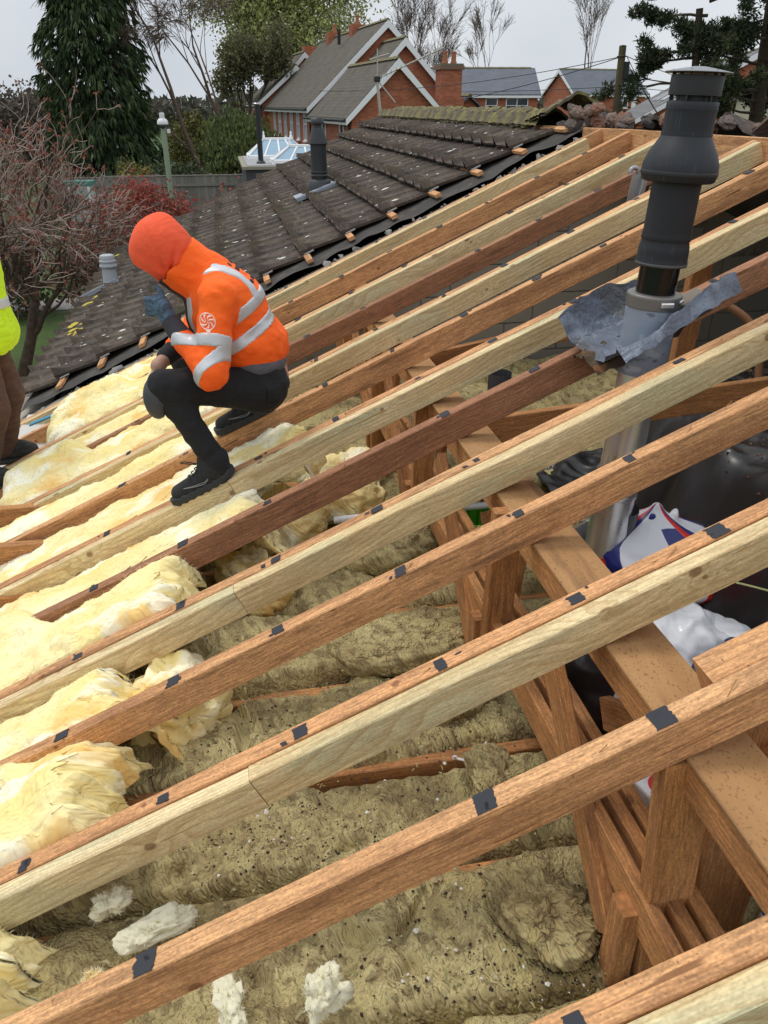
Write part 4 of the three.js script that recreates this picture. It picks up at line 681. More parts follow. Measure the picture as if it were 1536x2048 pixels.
{
  const white = new THREE.MeshPhysicalMaterial({ color: lin(0.66, 0.68, 0.72), roughness: 0.35, clearcoat: 0.3 }); const bg = 'white plastic bags stored in the loft';
  solo('plastic_bag', crumple([0, 0, 0], [0.23, 0.17, 0.17], 8.1, 0.45, 2.0), white, 'plain white plastic bag behind the knotted pale timber', 'bag', bg, [1.30, 2.86, -1.84]);
  solo('plastic_bag', crumple([0, 0, 0], [0.13, 0.05, 0.10], 9.1, 0.6, 2.0), white, 'crushed clear white plastic bag on the blue blanket', 'bag', bg, [1.47, 2.90, -1.82]);
  solo('plastic_bag', crumple([0, 0, 0], [0.12, 0.16, 0.13], 11.1, 0.45, 2.0), white, 'white plastic bag slumped below the purlin beside a black bag', 'bag', bg, [1.12, 2.84, -1.66]);
  solo('plastic_bag', crumple([0, 0, 0], [0.1, 0.2, 0.1], 14.1, 0.45, 2.0), std([0.012, 0.012, 0.014], 0.3), 'narrow black plastic bag tucked behind the purlin webs', 'bag', null, [0.99, 2.85, -1.72]);
  const knit = tex(512, 512, (u, v, o) => { const a = u * 46, b = v * 40, w = pf(u, v, 6, 691, 3) * 6; const f = Math.sin(a * 6.283 + w) * Math.sin(b * 6.283 + w * 1.4); mixc(o, [0.12, 0.14, 0.27], [0.33, 0.37, 0.52], sstep(0.1, 0.7, f)); tint(o, [0.05, 0.06, 0.14], sstep(0.5, 0.8, pf(u, v, 20, 693, 3)) * 0.7); });
  solo('blanket_bundle', crumple([0, 0, 0], [0.24, 0.12, 0.2], 17.1, 0.35, 1.8), new THREE.MeshStandardMaterial({ map: knit, roughness: 0.6, bumpMap: woolBump, bumpScale: 0.01 }), 'dark blue patterned bundle in clear wrap', 'bundle', null, [1.50, 2.84, -1.66]);
  // blue and white bag at the bottom right
  solo('carrier_bag', crumple([0, 0, 0], [0.15, 0.16, 0.15], 19.3, 0.4, 2.0), new THREE.MeshPhysicalMaterial({ roughness: 0.35, map: tex(256, 256, (u, v, o) => { o[0] = 0.16; o[1] = 0.36; o[2] = 0.68; const d = Math.sin(u * 40 + Math.sin(v * 25) * 2); if (d > 0.72) tint(o, [0.93, 0.94, 0.96], 1); }) }), 'blue and white plastic bag at the foot of the raking strut', 'bag', null, [1.12, 2.84, -0.80]);
  // box wrapped in white paper with red rings, black metal catch
  const rings = tex(512, 512, (u, v, o) => { o[0] = 0.90; o[1] = 0.90; o[2] = 0.92; for (let a = -1; a <= 3; a++) for (let b = -1; b <= 3; b++) { const cx = a * 0.5 + (b & 1) * 0.25, cy = b * 0.5; const d = Math.hypot(u - cx, v - cy); if (d < 0.19 && d > 0.05) tint(o, [0.86, 0.15, 0.12], 1); } if (pn(u * 140, v * 140, 140, 140, 701) > 0.94) tint(o, [0.15, 0.12, 0.1], 0.9); });
  const bx = thing('printed_box', 'box covered in white paper with red ring print', 'box', [1.16, 2.68, -1.30]); const g = new RoundedBoxGeometry(0.5, 0.24, 0.42, 2, 0.01); const pu = g.attributes.uv, pp = g.attributes.position; for (let k = 0; k < pu.count; k++) pu.setXY(k, (pp.getX(k) + 0.02 * pp.getY(k)) / 0.22 + 0.1, (pp.getZ(k) + pp.getY(k)) / 0.22); part('carton', g, new THREE.MeshStandardMaterial({ map: rings, roughness: 0.5 }), bx).position.y = 0.12; bx.rotation.y = 0.25;
  const ct = thing('tool_case', 'grey case with black catches lying on the red ring box', 'case', [1.24, 2.932, -1.32]); ct.rotation.y = 0.3; part('shell', new RoundedBoxGeometry(0.26, 0.05, 0.2, 3, 0.012), std([0.42, 0.42, 0.45], 0.45), ct).position.y = 0.025; for (const s of [-1, 1]) part('catch', new RoundedBoxGeometry(0.03, 0.03, 0.02, 2, 0.004), std([0.012, 0.012, 0.012], 0.4), ct).position.set(-0.135, 0.03, s * 0.05); part('handle', new THREE.TorusGeometry(0.035, 0.003, 6, 18, Math.PI).rotateY(Math.PI / 2).rotateZ(1.3), std([0.6, 0.6, 0.6], 0.3, { metalness: 0.8 }), ct).position.set(-0.13, 0.03, 0);
  // something bright green glimpsed through the purlin
  solo('green_crate', (() => { const mb = new MB(); mb.box(-0.12, 0, -0.1, 0.12, 0.16, -0.09); for (let k = 0; k < 6; k++) mb.box(-0.12 + k * 0.043, 0.0, -0.09, -0.105 + k * 0.043, 0.16, -0.078); mb.box(-0.12, 0, -0.09, -0.11, 0.16, 0.1); mb.box(0.11, 0, -0.09, 0.12, 0.16, 0.1); mb.box(-0.12, 0, 0.09, 0.12, 0.16, 0.1); mb.box(-0.12, 0.0, -0.1, 0.12, 0.01, 0.1); return mb.geo(); })(), std([0.10, 0.45, 0.02], 0.45), 'bright green ribbed plastic crate behind the purlin', 'crate', null, [1.02, 2.66, -2.95]);
}
// black polythene draped over the tank
{
  const g = sheet(170, 190, (s, t) => {
    const x = mix(1.5, 3.5, s), z = mix(-3.75, -0.7, t); const cx = (x - 2.55) / 0.95, cz = (z + 2.35) / 1.35; const d = Math.pow(Math.pow(Math.abs(cx), 3.2) + Math.pow(Math.abs(cz), 3.2), 1 / 3.2);
    let y = 2.72 + 0.62 * sstep(1.05, 0.72, d) * (1 - 0.22 * d * d); const sl = sstep(0.7, 1.05, d); y += 0.03 * fbm(x * 2, z * 2, 3, 3) + (0.05 + sl * 0.06) * (ridged(x * 2.4 + z * 0.8, z * 2.0, 7, 3) - 0.5) + 0.012 * ridged(x * 8, z * 8, 4, 2) + (0.035 + sl * 0.04) * (ridged(x * 5 + 3, z * 4.2 - x, 2, 2) - 0.5);
    const hx = sl * 0.07 * N3(x * 4, z * 4, 9); return [x + hx, y, z + hx, x, z]; });
  solo('black_polythene', g, new THREE.MeshPhysicalMaterial({ color: lin(0.012, 0.012, 0.013), roughness: 0.45, clearcoat: 0.25, clearcoatRoughness: 0.25 }), 'glossy black polythene draped over a large tank on the ridge side', 'polythene sheet');
  const r = rng(5150), mb = new MB(); for (let k = 0; k < 1100; k++) { const q = () => (r() + r() + r() - 1.5); const x = 2.35 + q() * 0.7, z = -2.85 + q() * 0.75; const cx = (x - 2.55) / 0.95, cz = (z + 2.35) / 1.35; const d = Math.pow(Math.pow(Math.abs(cx), 3.2) + Math.pow(Math.abs(cz), 3.2), 1 / 3.2); if (d > 0.9) continue; const y = 2.72 + 0.62 * sstep(1.05, 0.72, d) * (1 - 0.22 * d * d) + 0.03 * fbm(x * 2, z * 2, 3, 3) + 0.05 * (ridged(x * 2.4 + z * 0.8, z * 2.0, 7, 3) - 0.5) + 0.012 * ridged(x * 8, z * 8, 4, 2) + 0.003, s = 0.004 + r() * 0.008, a = r() * 6.28; mb.face([[x + Math.cos(a) * s, y, z + Math.sin(a) * s], [x + Math.cos(a + 2.1) * s, y, z + Math.sin(a + 2.1) * s], [x, y + s * 0.8, z], ]); mb.face([[x + Math.cos(a + 2.1) * s, y, z + Math.sin(a + 2.1) * s], [x + Math.cos(a + 4.2) * s, y, z + Math.sin(a + 4.2) * s], [x, y + s * 0.8, z]]); }
  const m = solo('bark_litter', mb.geo(), std([0.16, 0.075, 0.035], 0.95), 'reddish brown bark litter lying on the black polythene', 'debris'); m.userData.kind = 'stuff';
  // thin yellow cord over the polythene
  const c = new THREE.CatmullRomCurve3([V(1.62, 3.0, -1.98), V(1.85, 2.98, -1.86), V(2.1, 3.05, -1.75), V(2.5, 3.28, -1.6)]); solo('hanging_twine', new THREE.TubeGeometry(c, 30, 0.004, 6), std([0.55, 0.58, 0.25], 0.6), 'thin yellow cord hanging in front of the black polythene', 'cord');
}
// pipes: white overflow pipe, grey drain pipe, foil duct
{
  const pipe = (name, pts, rad, mat, label, cat) => solo(name, new THREE.TubeGeometry(new THREE.CatmullRomCurve3(pts.map(p => V(...p))), 40, rad, 14), mat, label, cat);
  pipe('white_pipe', [[0.36, 2.80, -3.06], [0.62, 2.83, -3.02], [1.0, 2.84, -3.0], [1.9, 2.86, -2.98], [2.3, 2.86, -2.97]], 0.016, std([0.72, 0.73, 0.74], 0.35), 'thin white plastic pipe lying across the wool under the purlin', 'pipe');
  pipe('drain_pipe', [[1.2, 2.5, -3.35], [1.2, 2.9, -3.35], [1.2, 3.35, -3.35]], 0.055, std([0.07, 0.075, 0.085], 0.4), 'upright dark grey drain pipe behind the dark rafter', 'pipe');
  pipe('drain_pipe', [[1.9, 2.5, -2.72], [1.9, 2.9, -2.72], [1.9, 3.2, -2.72]], 0.05, std([0.03, 0.032, 0.036], 0.4), 'upright black drain pipe beside the black polythene', 'pipe');
  const pr = []; for (let k = 0; k <= 40; k++) pr.push([0.058 + (k % 2 ? 0.005 : 0), k * 0.014]); const d = solo('foil_duct', lathe(pr, 28), new THREE.MeshStandardMaterial({ color: lin(0.72, 0.72, 0.72), metalness: 0.9, roughness: 0.28, side: THREE.DoubleSide }), 'ribbed silver foil duct behind the printed carrier bag', 'duct', null, [1.16, 2.76, -2.56]); d.quaternion.setFromUnitVectors(V(0, 1, 0), V(0.75, 0.62, 0.1).normalize()); d.scale.set(1, 0.62, 1);
  pipe('grey_elbow', [[1.37, 3.12, -2.38], [1.36, 3.03, -2.39], [1.32, 2.96, -2.44], [1.28, 2.90, -2.48]], 0.07, std([0.06, 0.065, 0.075], 0.4), 'dark grey elbow joining the steel flue to the foil duct', 'pipe');
  pipe('bent_pipe', [[2.35, 2.9, -3.1], [2.4, 3.3, -3.12], [2.36, 3.55, -3.2], [2.22, 3.66, -3.3]], 0.018, std([0.30, 0.15, 0.07], 0.6), 'thin brown bent pipe behind the flue', 'pipe');
  blob('rust_wool_lump', [1.12, 2.98, -3.1], [0.16, 0.08, 0.1], 0.3, 1.8, 81, std([0.26, 0.14, 0.07], 1, { bumpMap: woolBump, bumpScale: 0.012 }), 'rusty brown wool lump on the purlin beside the grey drain pipe', 'insulation', null, 0.3, 48);
  blob('rust_wool_lump', [2.02, 2.82, -3.3], [0.2, 0.08, 0.1], 0.35, 1.8, 84, std([0.24, 0.13, 0.065], 1, { bumpMap: woolBump, bumpScale: 0.012 }), 'rusty brown wool lump at the foot of the steel flue', 'insulation', null, 0.3, 48);
}
solo('blue_strap', new RoundedBoxGeometry(0.16, 0.012, 0.05, 2, 0.004), std([0.03, 0.22, 0.36], 0.6), 'short bright blue strap sticking out of the yellow wool', 'strap', null, [RP(-2.02, -5.3).x, RP(-2.02, -5.3).y + 0.02, -5.3]).rotation.z = 0.35;
// ================================================================ people
const skin = std([0.42, 0.25, 0.18], 0.6);
function fabric(c, s, k = 0.12, sc = 0.0015) { return new THREE.MeshStandardMaterial({ roughness: 0.92, bumpMap: fabBump, bumpScale: sc, map: tex(256, 256, (u, v, o) => { const g = 1 + (pn(u * 120, v * 120, 120, 120, s) - 0.5) * k + (pf(u, v, 4, s + 3, 4) - 0.5) * k; o[0] = c[0] * g; o[1] = c[1] * g; o[2] = c[2] * g; }) }); }
const fabBump = tex(256, 256, (u, v, o) => { o[0] = o[1] = o[2] = pn(u * 128, v * 128, 128, 128, 799) * 0.6 + pf(u, v, 24, 797, 3) * 0.4; }, false);
function sdfPart(name, f, mn, mx, cell, mat, parent, base, label) { const g = meshSDF(f, mn, mx, cell); g.translate(-base[0], -base[1], -base[2]); return part(name, g, mat, parent, label); }
const fold = (x, y, z, f, a) => a * (ridged(x * f, y * f, z * f, 2) - 0.45) + a * 0.5 * N3(x * f * 2.2, y * f * 2.2, z * f * 2.2);
{
  const B = [-0.03, 3.08, -3.2];
  const t = thing('person', 'person in orange high visibility jacket and hood crouching on the rafters', 'person', B);
  const J = { hipL: [0.075, 3.42, -3.12], hipR: [0.075, 3.42, -3.29], kneeL: [-0.285, 3.495, -2.985], ankL: [-0.125, 3.165, -2.95], kneeR: [-0.22, 3.47, -3.41], ankR: [0.03, 3.25, -3.44],
    pel: [0.085, 3.435, -3.205], waist: [0.065, 3.53, -3.2], chest: [-0.025, 3.735, -3.2], neck: [-0.13, 3.90, -3.2], head: [-0.255, 3.98, -3.18],
    shL: [-0.055, 3.815, -3.03], elL: [-0.105, 3.555, -2.915], wrL: [-0.225, 3.685, -3.05], shR: [-0.075, 3.80, -3.37], elR: [-0.15, 3.60, -3.44], wrR: [-0.265, 3.575, -3.17] };
  const C = (x, y, z, a, b, ra, rb) => cap(x, y, z, J[a], J[b], ra, rb);
  // continuous body under the clothes
  const body = (x, y, z) => { let d = C(x, y, z, 'pel', 'waist', 0.12, 0.11); d = smin(d, C(x, y, z, 'waist', 'chest', 0.11, 0.125), 0.06); d = smin(d, C(x, y, z, 'chest', 'neck', 0.10, 0.05), 0.05); d = smin(d, C(x, y, z, 'neck', 'head', 0.048, 0.06), 0.03); d = smin(d, ell(x, y, z, J.head, [0.088, 0.10, 0.072]), 0.02);
    d = smin(d, cap(x, y, z, [-0.325, 3.955, -3.18], [-0.34, 3.945, -3.18], 0.014, 0.012), 0.012); d = smin(d, cap(x, y, z, [-0.25, 3.905, -3.18], [-0.275, 3.905, -3.18], 0.035, 0.028), 0.02);
    for (const s of ['L', 'R']) { d = smin(d, C(x, y, z, 'sh' + s, 'el' + s, 0.045, 0.036), 0.02); d = smin(d, C(x, y, z, 'el' + s, 'wr' + s, 0.036, 0.025), 0.02); d = smin(d, C(x, y, z, 'hip' + s, 'knee' + s, 0.07, 0.05), 0.03); d = smin(d, C(x, y, z, 'knee' + s, 'ank' + s, 0.048, 0.035), 0.02); }
    d = smin(d, cap(x, y, z, J.chest, J.shL, 0.08, 0.05), 0.03); d = smin(d, cap(x, y, z, J.chest, J.shR, 0.08, 0.05), 0.03);
    // right hand hanging over the near knee: palm and five fingers
    d = smin(d, cap(x, y, z, J.wrR, [-0.315, 3.545, -3.10], 0.024, 0.03), 0.012);
    for (let k = 0; k < 4; k++) d = Math.min(d, Math.min(cap(x, y, z, [-0.325 - k * 0.004, 3.535 - k * 0.004, -3.115 + k * 0.018], [-0.352, 3.505 - k * 0.002, -3.085 + k * 0.02], 0.009, 0.0085), cap(x, y, z, [-0.352, 3.505 - k * 0.002, -3.085 + k * 0.02], [-0.345, 3.475 + (k === 3 ? 0.01 : 0), -3.07 + k * 0.02], 0.0085, 0.007)));
    d = Math.min(d, cap(x, y, z, [-0.30, 3.53, -3.12], [-0.315, 3.495, -3.12], 0.0095, 0.008)); return d; };
  sdfPart('body', body, [-0.42, 3.08, -3.56], [0.32, 4.12, -2.84], 0.0085, skin, t, B);
  // trousers
  const trous = (x, y, z) => { let d = C(x, y, z, 'hipL', 'kneeL', 0.09, 0.066); d = smin(d, C(x, y, z, 'kneeL', 'ankL', 0.062, 0.044), 0.03); d = smin(d, C(x, y, z, 'hipR', 'kneeR', 0.09, 0.066), 0.05); d = smin(d, C(x, y, z, 'kneeR', 'ankR', 0.066, 0.046), 0.03); d = smin(d, ell(x, y, z, [0.085, 3.425, -3.205], [0.12, 0.125, 0.155]), 0.06); d = smin(d, ell(x, y, z, [0.07, 3.51, -3.2], [0.11, 0.06, 0.14]), 0.03); if (Math.abs(d) < 0.04) d += fold(x, y, z, 9, 0.011) + fold(x, y, z, 22, 0.003); const cuff = Math.hypot(x - J.ankL[0], y - J.ankL[1], z - J.ankL[2]) - 0.04; return Math.max(d, y - 3.60 + 0.3 * (x - 0.1)); };
  const blackT = fabric([0.115, 0.118, 0.13], 801, 0.25);
  const tr = sdfPart('trousers', trous, [-0.40, 3.10, -3.58], [0.30, 3.66, -2.82], 0.009, blackT, t, B);
  sdfPart('ankle_cuff', (x, y, z) => cap(x, y, z, [-0.128, 3.195, -2.95], [-0.118, 3.145, -2.95], 0.052, 0.046), [-0.2, 3.08, -3.02], [-0.05, 3.26, -2.88], 0.008, blackT, tr, [0, 0, 0].map((_, k) => B[k]));
  sdfPart('knee_pad', (x, y, z) => Math.max(ell(x, y, z, [-0.325, 3.455, -2.975], [0.05, 0.085, 0.055]), -ell(x, y, z, [-0.26, 3.47, -2.98], [0.06, 0.12, 0.06])), [-0.4, 3.34, -3.06], [-0.24, 3.56, -2.9], 0.008, std([0.05, 0.055, 0.06], 0.6), tr, B);
  sdfPart('rear_pocket', (x, y, z) => Math.max(trous(x, y, z) - 0.008, Math.abs(x - 0.13) - 0.03, Math.abs(y - 3.42) - 0.035, -z - 3.10), [0.1, 3.36, -3.14], [0.22, 3.48, -2.98], 0.007, blackT, tr, B);
  // grey under shirt at the waist and at both cuffs
  sdfPart('undershirt', (x, y, z) => Math.max(ell(x, y, z, [0.07, 3.525, -3.2], [0.13, 0.085, 0.16]), y - 3.56), [-0.05, 3.42, -3.4], [0.27, 3.6, -3.0], 0.01, fabric([0.36, 0.36, 0.39], 803), t, B);
  // jacket
  const jackBase = (x, y, z) => { let d = ell(x, y, z, [0.055, 3.60, -3.2], [0.148, 0.10, 0.17]); d = smin(d, C(x, y, z, 'waist', 'chest', 0.12, 0.145), 0.07); d = smin(d, ell(x, y, z, [-0.04, 3.74, -3.2], [0.142, 0.15, 0.175]), 0.06); d = smin(d, cap(x, y, z, J.chest, [-0.11, 3.885, -3.2], 0.13, 0.085), 0.05); d = smin(d, cap(x, y, z, [-0.04, 3.80, -3.10], J.shL, 0.1, 0.075), 0.05); d = smin(d, cap(x, y, z, [-0.05, 3.79, -3.30], J.shR, 0.1, 0.08), 0.05);
    return d; };
  const armL = (x, y, z) => smin(C(x, y, z, 'shL', 'elL', 0.071, 0.056), cap(x, y, z, J.elL, [-0.205, 3.665, -3.03], 0.055, 0.042), 0.03);
  const armR = (x, y, z) => smin(C(x, y, z, 'shR', 'elR', 0.082, 0.066), cap(x, y, z, J.elR, [-0.245, 3.582, -3.21], 0.064, 0.048), 0.03);
  const collar = (x, y, z) => { const a = [-0.115, 3.855, -3.2], b = [-0.195, 3.92, -3.2]; const d = cap(x, y, z, a, b, 0.112, 0.107); return Math.max(d, -(cap(x, y, z, a, [-0.28, 3.98, -3.2], 0.088, 0.096)), (x - b[0]) * -0.75 + (y - b[1]) * 0.66 - 0.012); };
  const jack = (x, y, z) => { let d = smin(jackBase(x, y, z), armL(x, y, z), 0.018); d = smin(d, armR(x, y, z), 0.018); d = smin(d, collar(x, y, z), 0.015); return Math.abs(d) > 0.04 ? d : d + fold(x, y, z, 7, 0.009) + fold(x * 0.6 + y * 0.5, y * 0.6, z, 18, 0.007); };
  const orange = new THREE.MeshStandardMaterial({ roughness: 0.85, bumpMap: fabBump, bumpScale: 0.002, map: tex(256, 256, (u, v, o) => { const g = 1 + (pn(u * 90, v * 90, 90, 90, 805) - 0.5) * 0.1 + (pf(u, v, 5, 807, 4) - 0.5) * 0.14; o[0] = 1.0; o[1] = 0.405 * g; o[2] = 0.085 * g; }) });
  const jm = sdfPart('jacket', jack, [-0.40, 3.42, -3.60], [0.34, 4.05, -2.80], 0.008, orange, t, B);
  // reflective tapes: shells proud of the jacket
  const tape = new THREE.MeshPhysicalMaterial({ color: lin(0.56, 0.58, 0.60), roughness: 0.42, metalness: 0.25 });
  const ax = V(-0.52, 0.855, 0).normalize(), sAt = (x, y) => (x - 0.065) * ax.x + (y - 3.53) * ax.y;
  const noArm = (x, y, z) => 0.012 - Math.min(armL(x, y, z), armR(x, y, z));
  const band = (s0, w) => (x, y, z) => Math.max(jackBase(x, y, z) + fold(x, y, z, 7, 0.009) - 0.004, Math.abs(sAt(x, y) - s0 - 0.10 * (z + 3.2) * (z + 3.2)) - w, noArm(x, y, z));
  sdfPart('reflective_tape', band(0.115, 0.023), [-0.3, 3.4, -3.45], [0.34, 3.95, -2.92], 0.0062, tape, jm, B);
  sdfPart('reflective_tape', band(0.205, 0.023), [-0.3, 3.4, -3.45], [0.34, 3.98, -2.92], 0.0062, tape, jm, B);
  sdfPart('reflective_tape', (x, y, z) => Math.max(jackBase(x, y, z) + fold(x, y, z, 7, 0.009) - 0.0045, Math.abs(z + 3.105 - 0.10 * (x + 0.02)) - 0.022, 0.19 - sAt(x, y)), [-0.3, 3.55, -3.2], [0.2, 4.0, -3.02], 0.006, tape, jm, B);
  const slab = (a, b, s0, w) => { const d = V(b[0] - a[0], b[1] - a[1], b[2] - a[2]), L = d.length(); d.divideScalar(L); return (x, y, z) => Math.abs((x - a[0]) * d.x + (y - a[1]) * d.y + (z - a[2]) * d.z - s0 * L) - w; };
  const s1 = slab(J.shL, J.elL, 0.58, 0.024), s2 = slab(J.elL, [-0.205, 3.665, -3.03], 0.08, 0.022);
  sdfPart('reflective_tape', (x, y, z) => Math.max(armL(x, y, z) + fold(x, y, z, 7, 0.009) - 0.004, s1(x, y, z), -2.985 - 0.045 - z), [-0.3, 3.5, -3.12], [0.1, 3.85, -2.78], 0.006, tape, jm, B);
  sdfPart('reflective_tape', (x, y, z) => Math.max(armL(x, y, z) + fold(x, y, z, 7, 0.009) - 0.004, s2(x, y, z)), [-0.3, 3.4, -3.12], [0.1, 3.75, -2.78], 0.006, tape, jm, B);
  // round pale emblem on the sleeve: ring, inner disc, short bar; dark lettering on the back
  const em = std([0.85, 0.62, 0.55], 0.7), ec = [-0.10, 3.75, -2.93];
  sdfPart('sleeve_emblem', (x, y, z) => { const q = Math.hypot(x - ec[0], (y - ec[1])), an = Math.atan2(y - ec[1], x - ec[0]); const ring = Math.max(q - 0.030, 0.026 - q), petals = Math.max(q - 0.024, 0.006 - 0.011 * (0.5 + 0.5 * Math.sin(an * 7 + q * 300))), foot = Math.max(Math.abs(x - ec[0]) - 0.024, Math.abs(y - ec[1] + 0.044) - 0.004), stem = Math.max(Math.abs(x - ec[0]) - 0.008, Math.abs(y - ec[1] + 0.034) - 0.006); return Math.max(jack(x, y, z) - 0.0028, Math.min(ring, petals, foot, stem), -3.0 - z); }, [-0.16, 3.68, -3.0], [-0.04, 3.80, -2.86], 0.003, em, jm, B);
  sdfPart('back_lettering', (x, y, z) => { const s = sAt(x, y), lz = z + 3.2; const bars = [[0.36, -0.11, 0.012], [0.36, -0.07, 0.012], [0.36, -0.02, 0.015], [0.36, 0.03, 0.012], [0.33, -0.09, 0.03], [0.33, 0.01, 0.03], [0.265, -0.06, 0.012], [0.265, -0.01, 0.02], [0.265, 0.05, 0.012]]; let b = 1; for (const [a, c, w] of bars) b = Math.min(b, Math.max(Math.abs(s - a) - 0.009, Math.abs(lz - c) - w)); return Math.max(jack(x, y, z) - 0.0028, b, -0.02 - x + (3.8 - y) * 0.4); }, [-0.05, 3.68, -3.36], [0.2, 3.95, -3.04], 0.004, std([0.03, 0.015, 0.015], 0.8), jm, B);
  // hood
  const hood = (x, y, z) => { let d = ell(x, y, z, [-0.268, 3.985, -3.185], [0.098, 0.106, 0.095]); d = smin(d, cap(x, y, z, [-0.255, 4.03, -3.185], [-0.235, 4.062, -3.185], 0.05, 0.03), 0.04); d = smin(d, ell(x, y, z, [-0.22, 3.975, -3.19], [0.082, 0.09, 0.092]), 0.05); d = smin(d, cap(x, y, z, [-0.205, 3.95, -3.19], [-0.17, 3.915, -3.19], 0.078, 0.072), 0.04); d = smin(d, cap(x, y, z, [-0.30, 3.935, -3.19], [-0.235, 3.905, -3.19], 0.062, 0.06), 0.03); const open = ell(x, y, z, [-0.352, 3.872, -3.185], [0.07, 0.05, 0.062]); if (Math.abs(d) < 0.04) d += fold(x + y * 0.4, y * 0.5, z, 6, 0.010) + sstep(4.02, 3.95, y) * (0.014 * Math.exp(-Math.pow((x + 0.215 - 0.35 * (y - 3.93)) / 0.007, 2)) + 0.010 * Math.exp(-Math.pow((x + 0.185 - 0.6 * (y - 3.93)) / 0.006, 2)) + 0.008 * Math.exp(-Math.pow((x + 0.25 + 0.2 * (y - 3.93)) / 0.006, 2))) + 0.004 * Math.sin((x * 0.6 + y) * 70 + z * 20) * sstep(4.0, 3.90, y); return Math.max(d, -open); };
  sdfPart('hood', hood, [-0.42, 3.82, -3.34], [-0.02, 4.14, -3.02], 0.0075, fabric([0.93, 0.36, 0.22], 811, 0.08), t, B);
  sdfPart('sleeve_cuff', (x, y, z) => cap(x, y, z, [-0.205, 3.668, -3.035], [-0.24, 3.715, -3.075], 0.043, 0.037), [-0.32, 3.6, -3.16], [-0.12, 3.8, -2.94], 0.007, fabric([0.22, 0.22, 0.24], 813), t, B);
  sdfPart('sleeve_cuff', (x, y, z) => cap(x, y, z, [-0.24, 3.583, -3.215], [-0.285, 3.565, -3.15], 0.045, 0.037), [-0.38, 3.48, -3.3], [-0.16, 3.66, -3.06], 0.007, fabric([0.15, 0.15, 0.165], 815), t, B);
  // gloved left hand held to the chin, fingers curled
  const glove = (x, y, z) => { let d = cap(x, y, z, [-0.245, 3.72, -3.08], [-0.275, 3.775, -3.115], 0.032, 0.036); d = smin(d, cap(x, y, z, [-0.27, 3.775, -3.09], [-0.29, 3.785, -3.14], 0.03, 0.03), 0.015); for (let k = 0; k < 4; k++) { const b = [-0.285 - k * 0.002, 3.80 - k * 0.017, -3.085 - k * 0.004], m = [-0.325, 3.805 - k * 0.019, -3.11], e = [-0.315, 3.80 - k * 0.019, -3.15]; d = smin(d, Math.min(cap(x, y, z, b, m, 0.0115, 0.0105), cap(x, y, z, m, e, 0.0105, 0.009)), 0.004); } d = smin(d, Math.min(cap(x, y, z, [-0.262, 3.785, -3.10], [-0.268, 3.828, -3.115], 0.013, 0.011), cap(x, y, z, [-0.268, 3.828, -3.115], [-0.285, 3.842, -3.14], 0.011, 0.009)), 0.008); return d; };
  sdfPart('glove', glove, [-0.37, 3.66, -3.20], [-0.19, 3.88, -3.02], 0.0045, fabric([0.27, 0.35, 0.42], 817, 0.5), t, B);
  // zip and toggle on the chest
  sdfPart('zip_flap', (x, y, z) => Math.max(jack(x, y, z) - 0.006, Math.abs(z + 3.14 + 0.1 * (y - 3.8)) - 0.012, x + 0.10, 3.62 - y), [-0.3, 3.6, -3.2], [-0.08, 3.9, -3.08], 0.007, std([0.02, 0.02, 0.022], 0.6), jm, B);
  // shoes
  const shoe = (hx, hy, hz, tx, ty, tz) => {
    const g = new THREE.Group(); g.name = 'shoe'; t.add(g); const d = V(tx - hx, ty - hy, tz - hz), L = d.length(); d.divideScalar(L); const sd = V(0, 0, 1), up = new THREE.Vector3().crossVectors(d, sd).normalize(); if (up.y < 0) up.negate();
    const loc = (x, y, z) => { const a = x - hx, b = y - hy, c = z - hz; return [a * d.x + b * d.y + c * d.z, a * up.x + b * up.y + c * up.z, a * sd.x + b * sd.y + c * sd.z]; };
    const upper = (x, y, z) => { const [l, h, w] = loc(x, y, z); let q = cap(l, h, w * 0.95, [0.04, 0.055, 0], [0.075, 0.075, 0], 0.042, 0.042); q = smin(q, cap(l, h, w, [0.06, 0.045, 0], [L - 0.05, 0.033, 0], 0.043, 0.036), 0.035); q = smin(q, cap(l, h, w, [0.05, 0.09, 0], [0.06, 0.115, 0], 0.038, 0.036), 0.03); return Math.max(q, 0.012 - h); };
    const mnx = [Math.min(hx, tx) - 0.07, Math.min(hy, ty) - 0.06, hz - 0.07], mxx = [Math.max(hx, tx) + 0.07, Math.max(hy, ty) + 0.17, hz + 0.07];
    sdfPart('upper', upper, mnx, mxx, 0.006, fabric([0.16, 0.16, 0.17], 821, 0.35), g, B);
    sdfPart('sole', (x, y, z) => { const [l, h, w] = loc(x, y, z); const q = cap(l, 0, w, [0.035, 0, 0], [L - 0.045, 0, 0], 0.05, 0.047) ; return Math.max(q, Math.abs(h - 0.014 - 0.010 * sstep(0.1, 0, l)) - 0.016 - 0.003 * Math.sin(l * 180)); }, mnx, mxx, 0.006, std([0.025, 0.025, 0.027], 0.7), g, B);
    const P = (l, h, w) => V(hx + d.x * l + up.x * h + sd.x * w - B[0], hy + d.y * l + up.y * h + sd.y * w - B[1], hz + d.z * l + up.z * h + sd.z * w - B[2]);
    for (let k = 0; k < 5; k++) part('lace', new THREE.TubeGeometry(new THREE.CatmullRomCurve3([P(0.10 + k * 0.02, 0.098 - k * 0.008, -0.024), P(0.105 + k * 0.02, 0.106 - k * 0.0085, 0), P(0.10 + k * 0.02, 0.098 - k * 0.008, 0.024)]), 8, 0.0028, 5), std([0.03, 0.03, 0.032], 0.8), g);
    part('lace_loop', new THREE.TubeGeometry(new THREE.CatmullRomCurve3([P(0.105, 0.11, 0), P(0.14, 0.15, 0.02), P(0.16, 0.145, 0.0), P(0.11, 0.108, 0.0)]), 14, 0.0025, 5), std([0.03, 0.03, 0.032], 0.8), g);
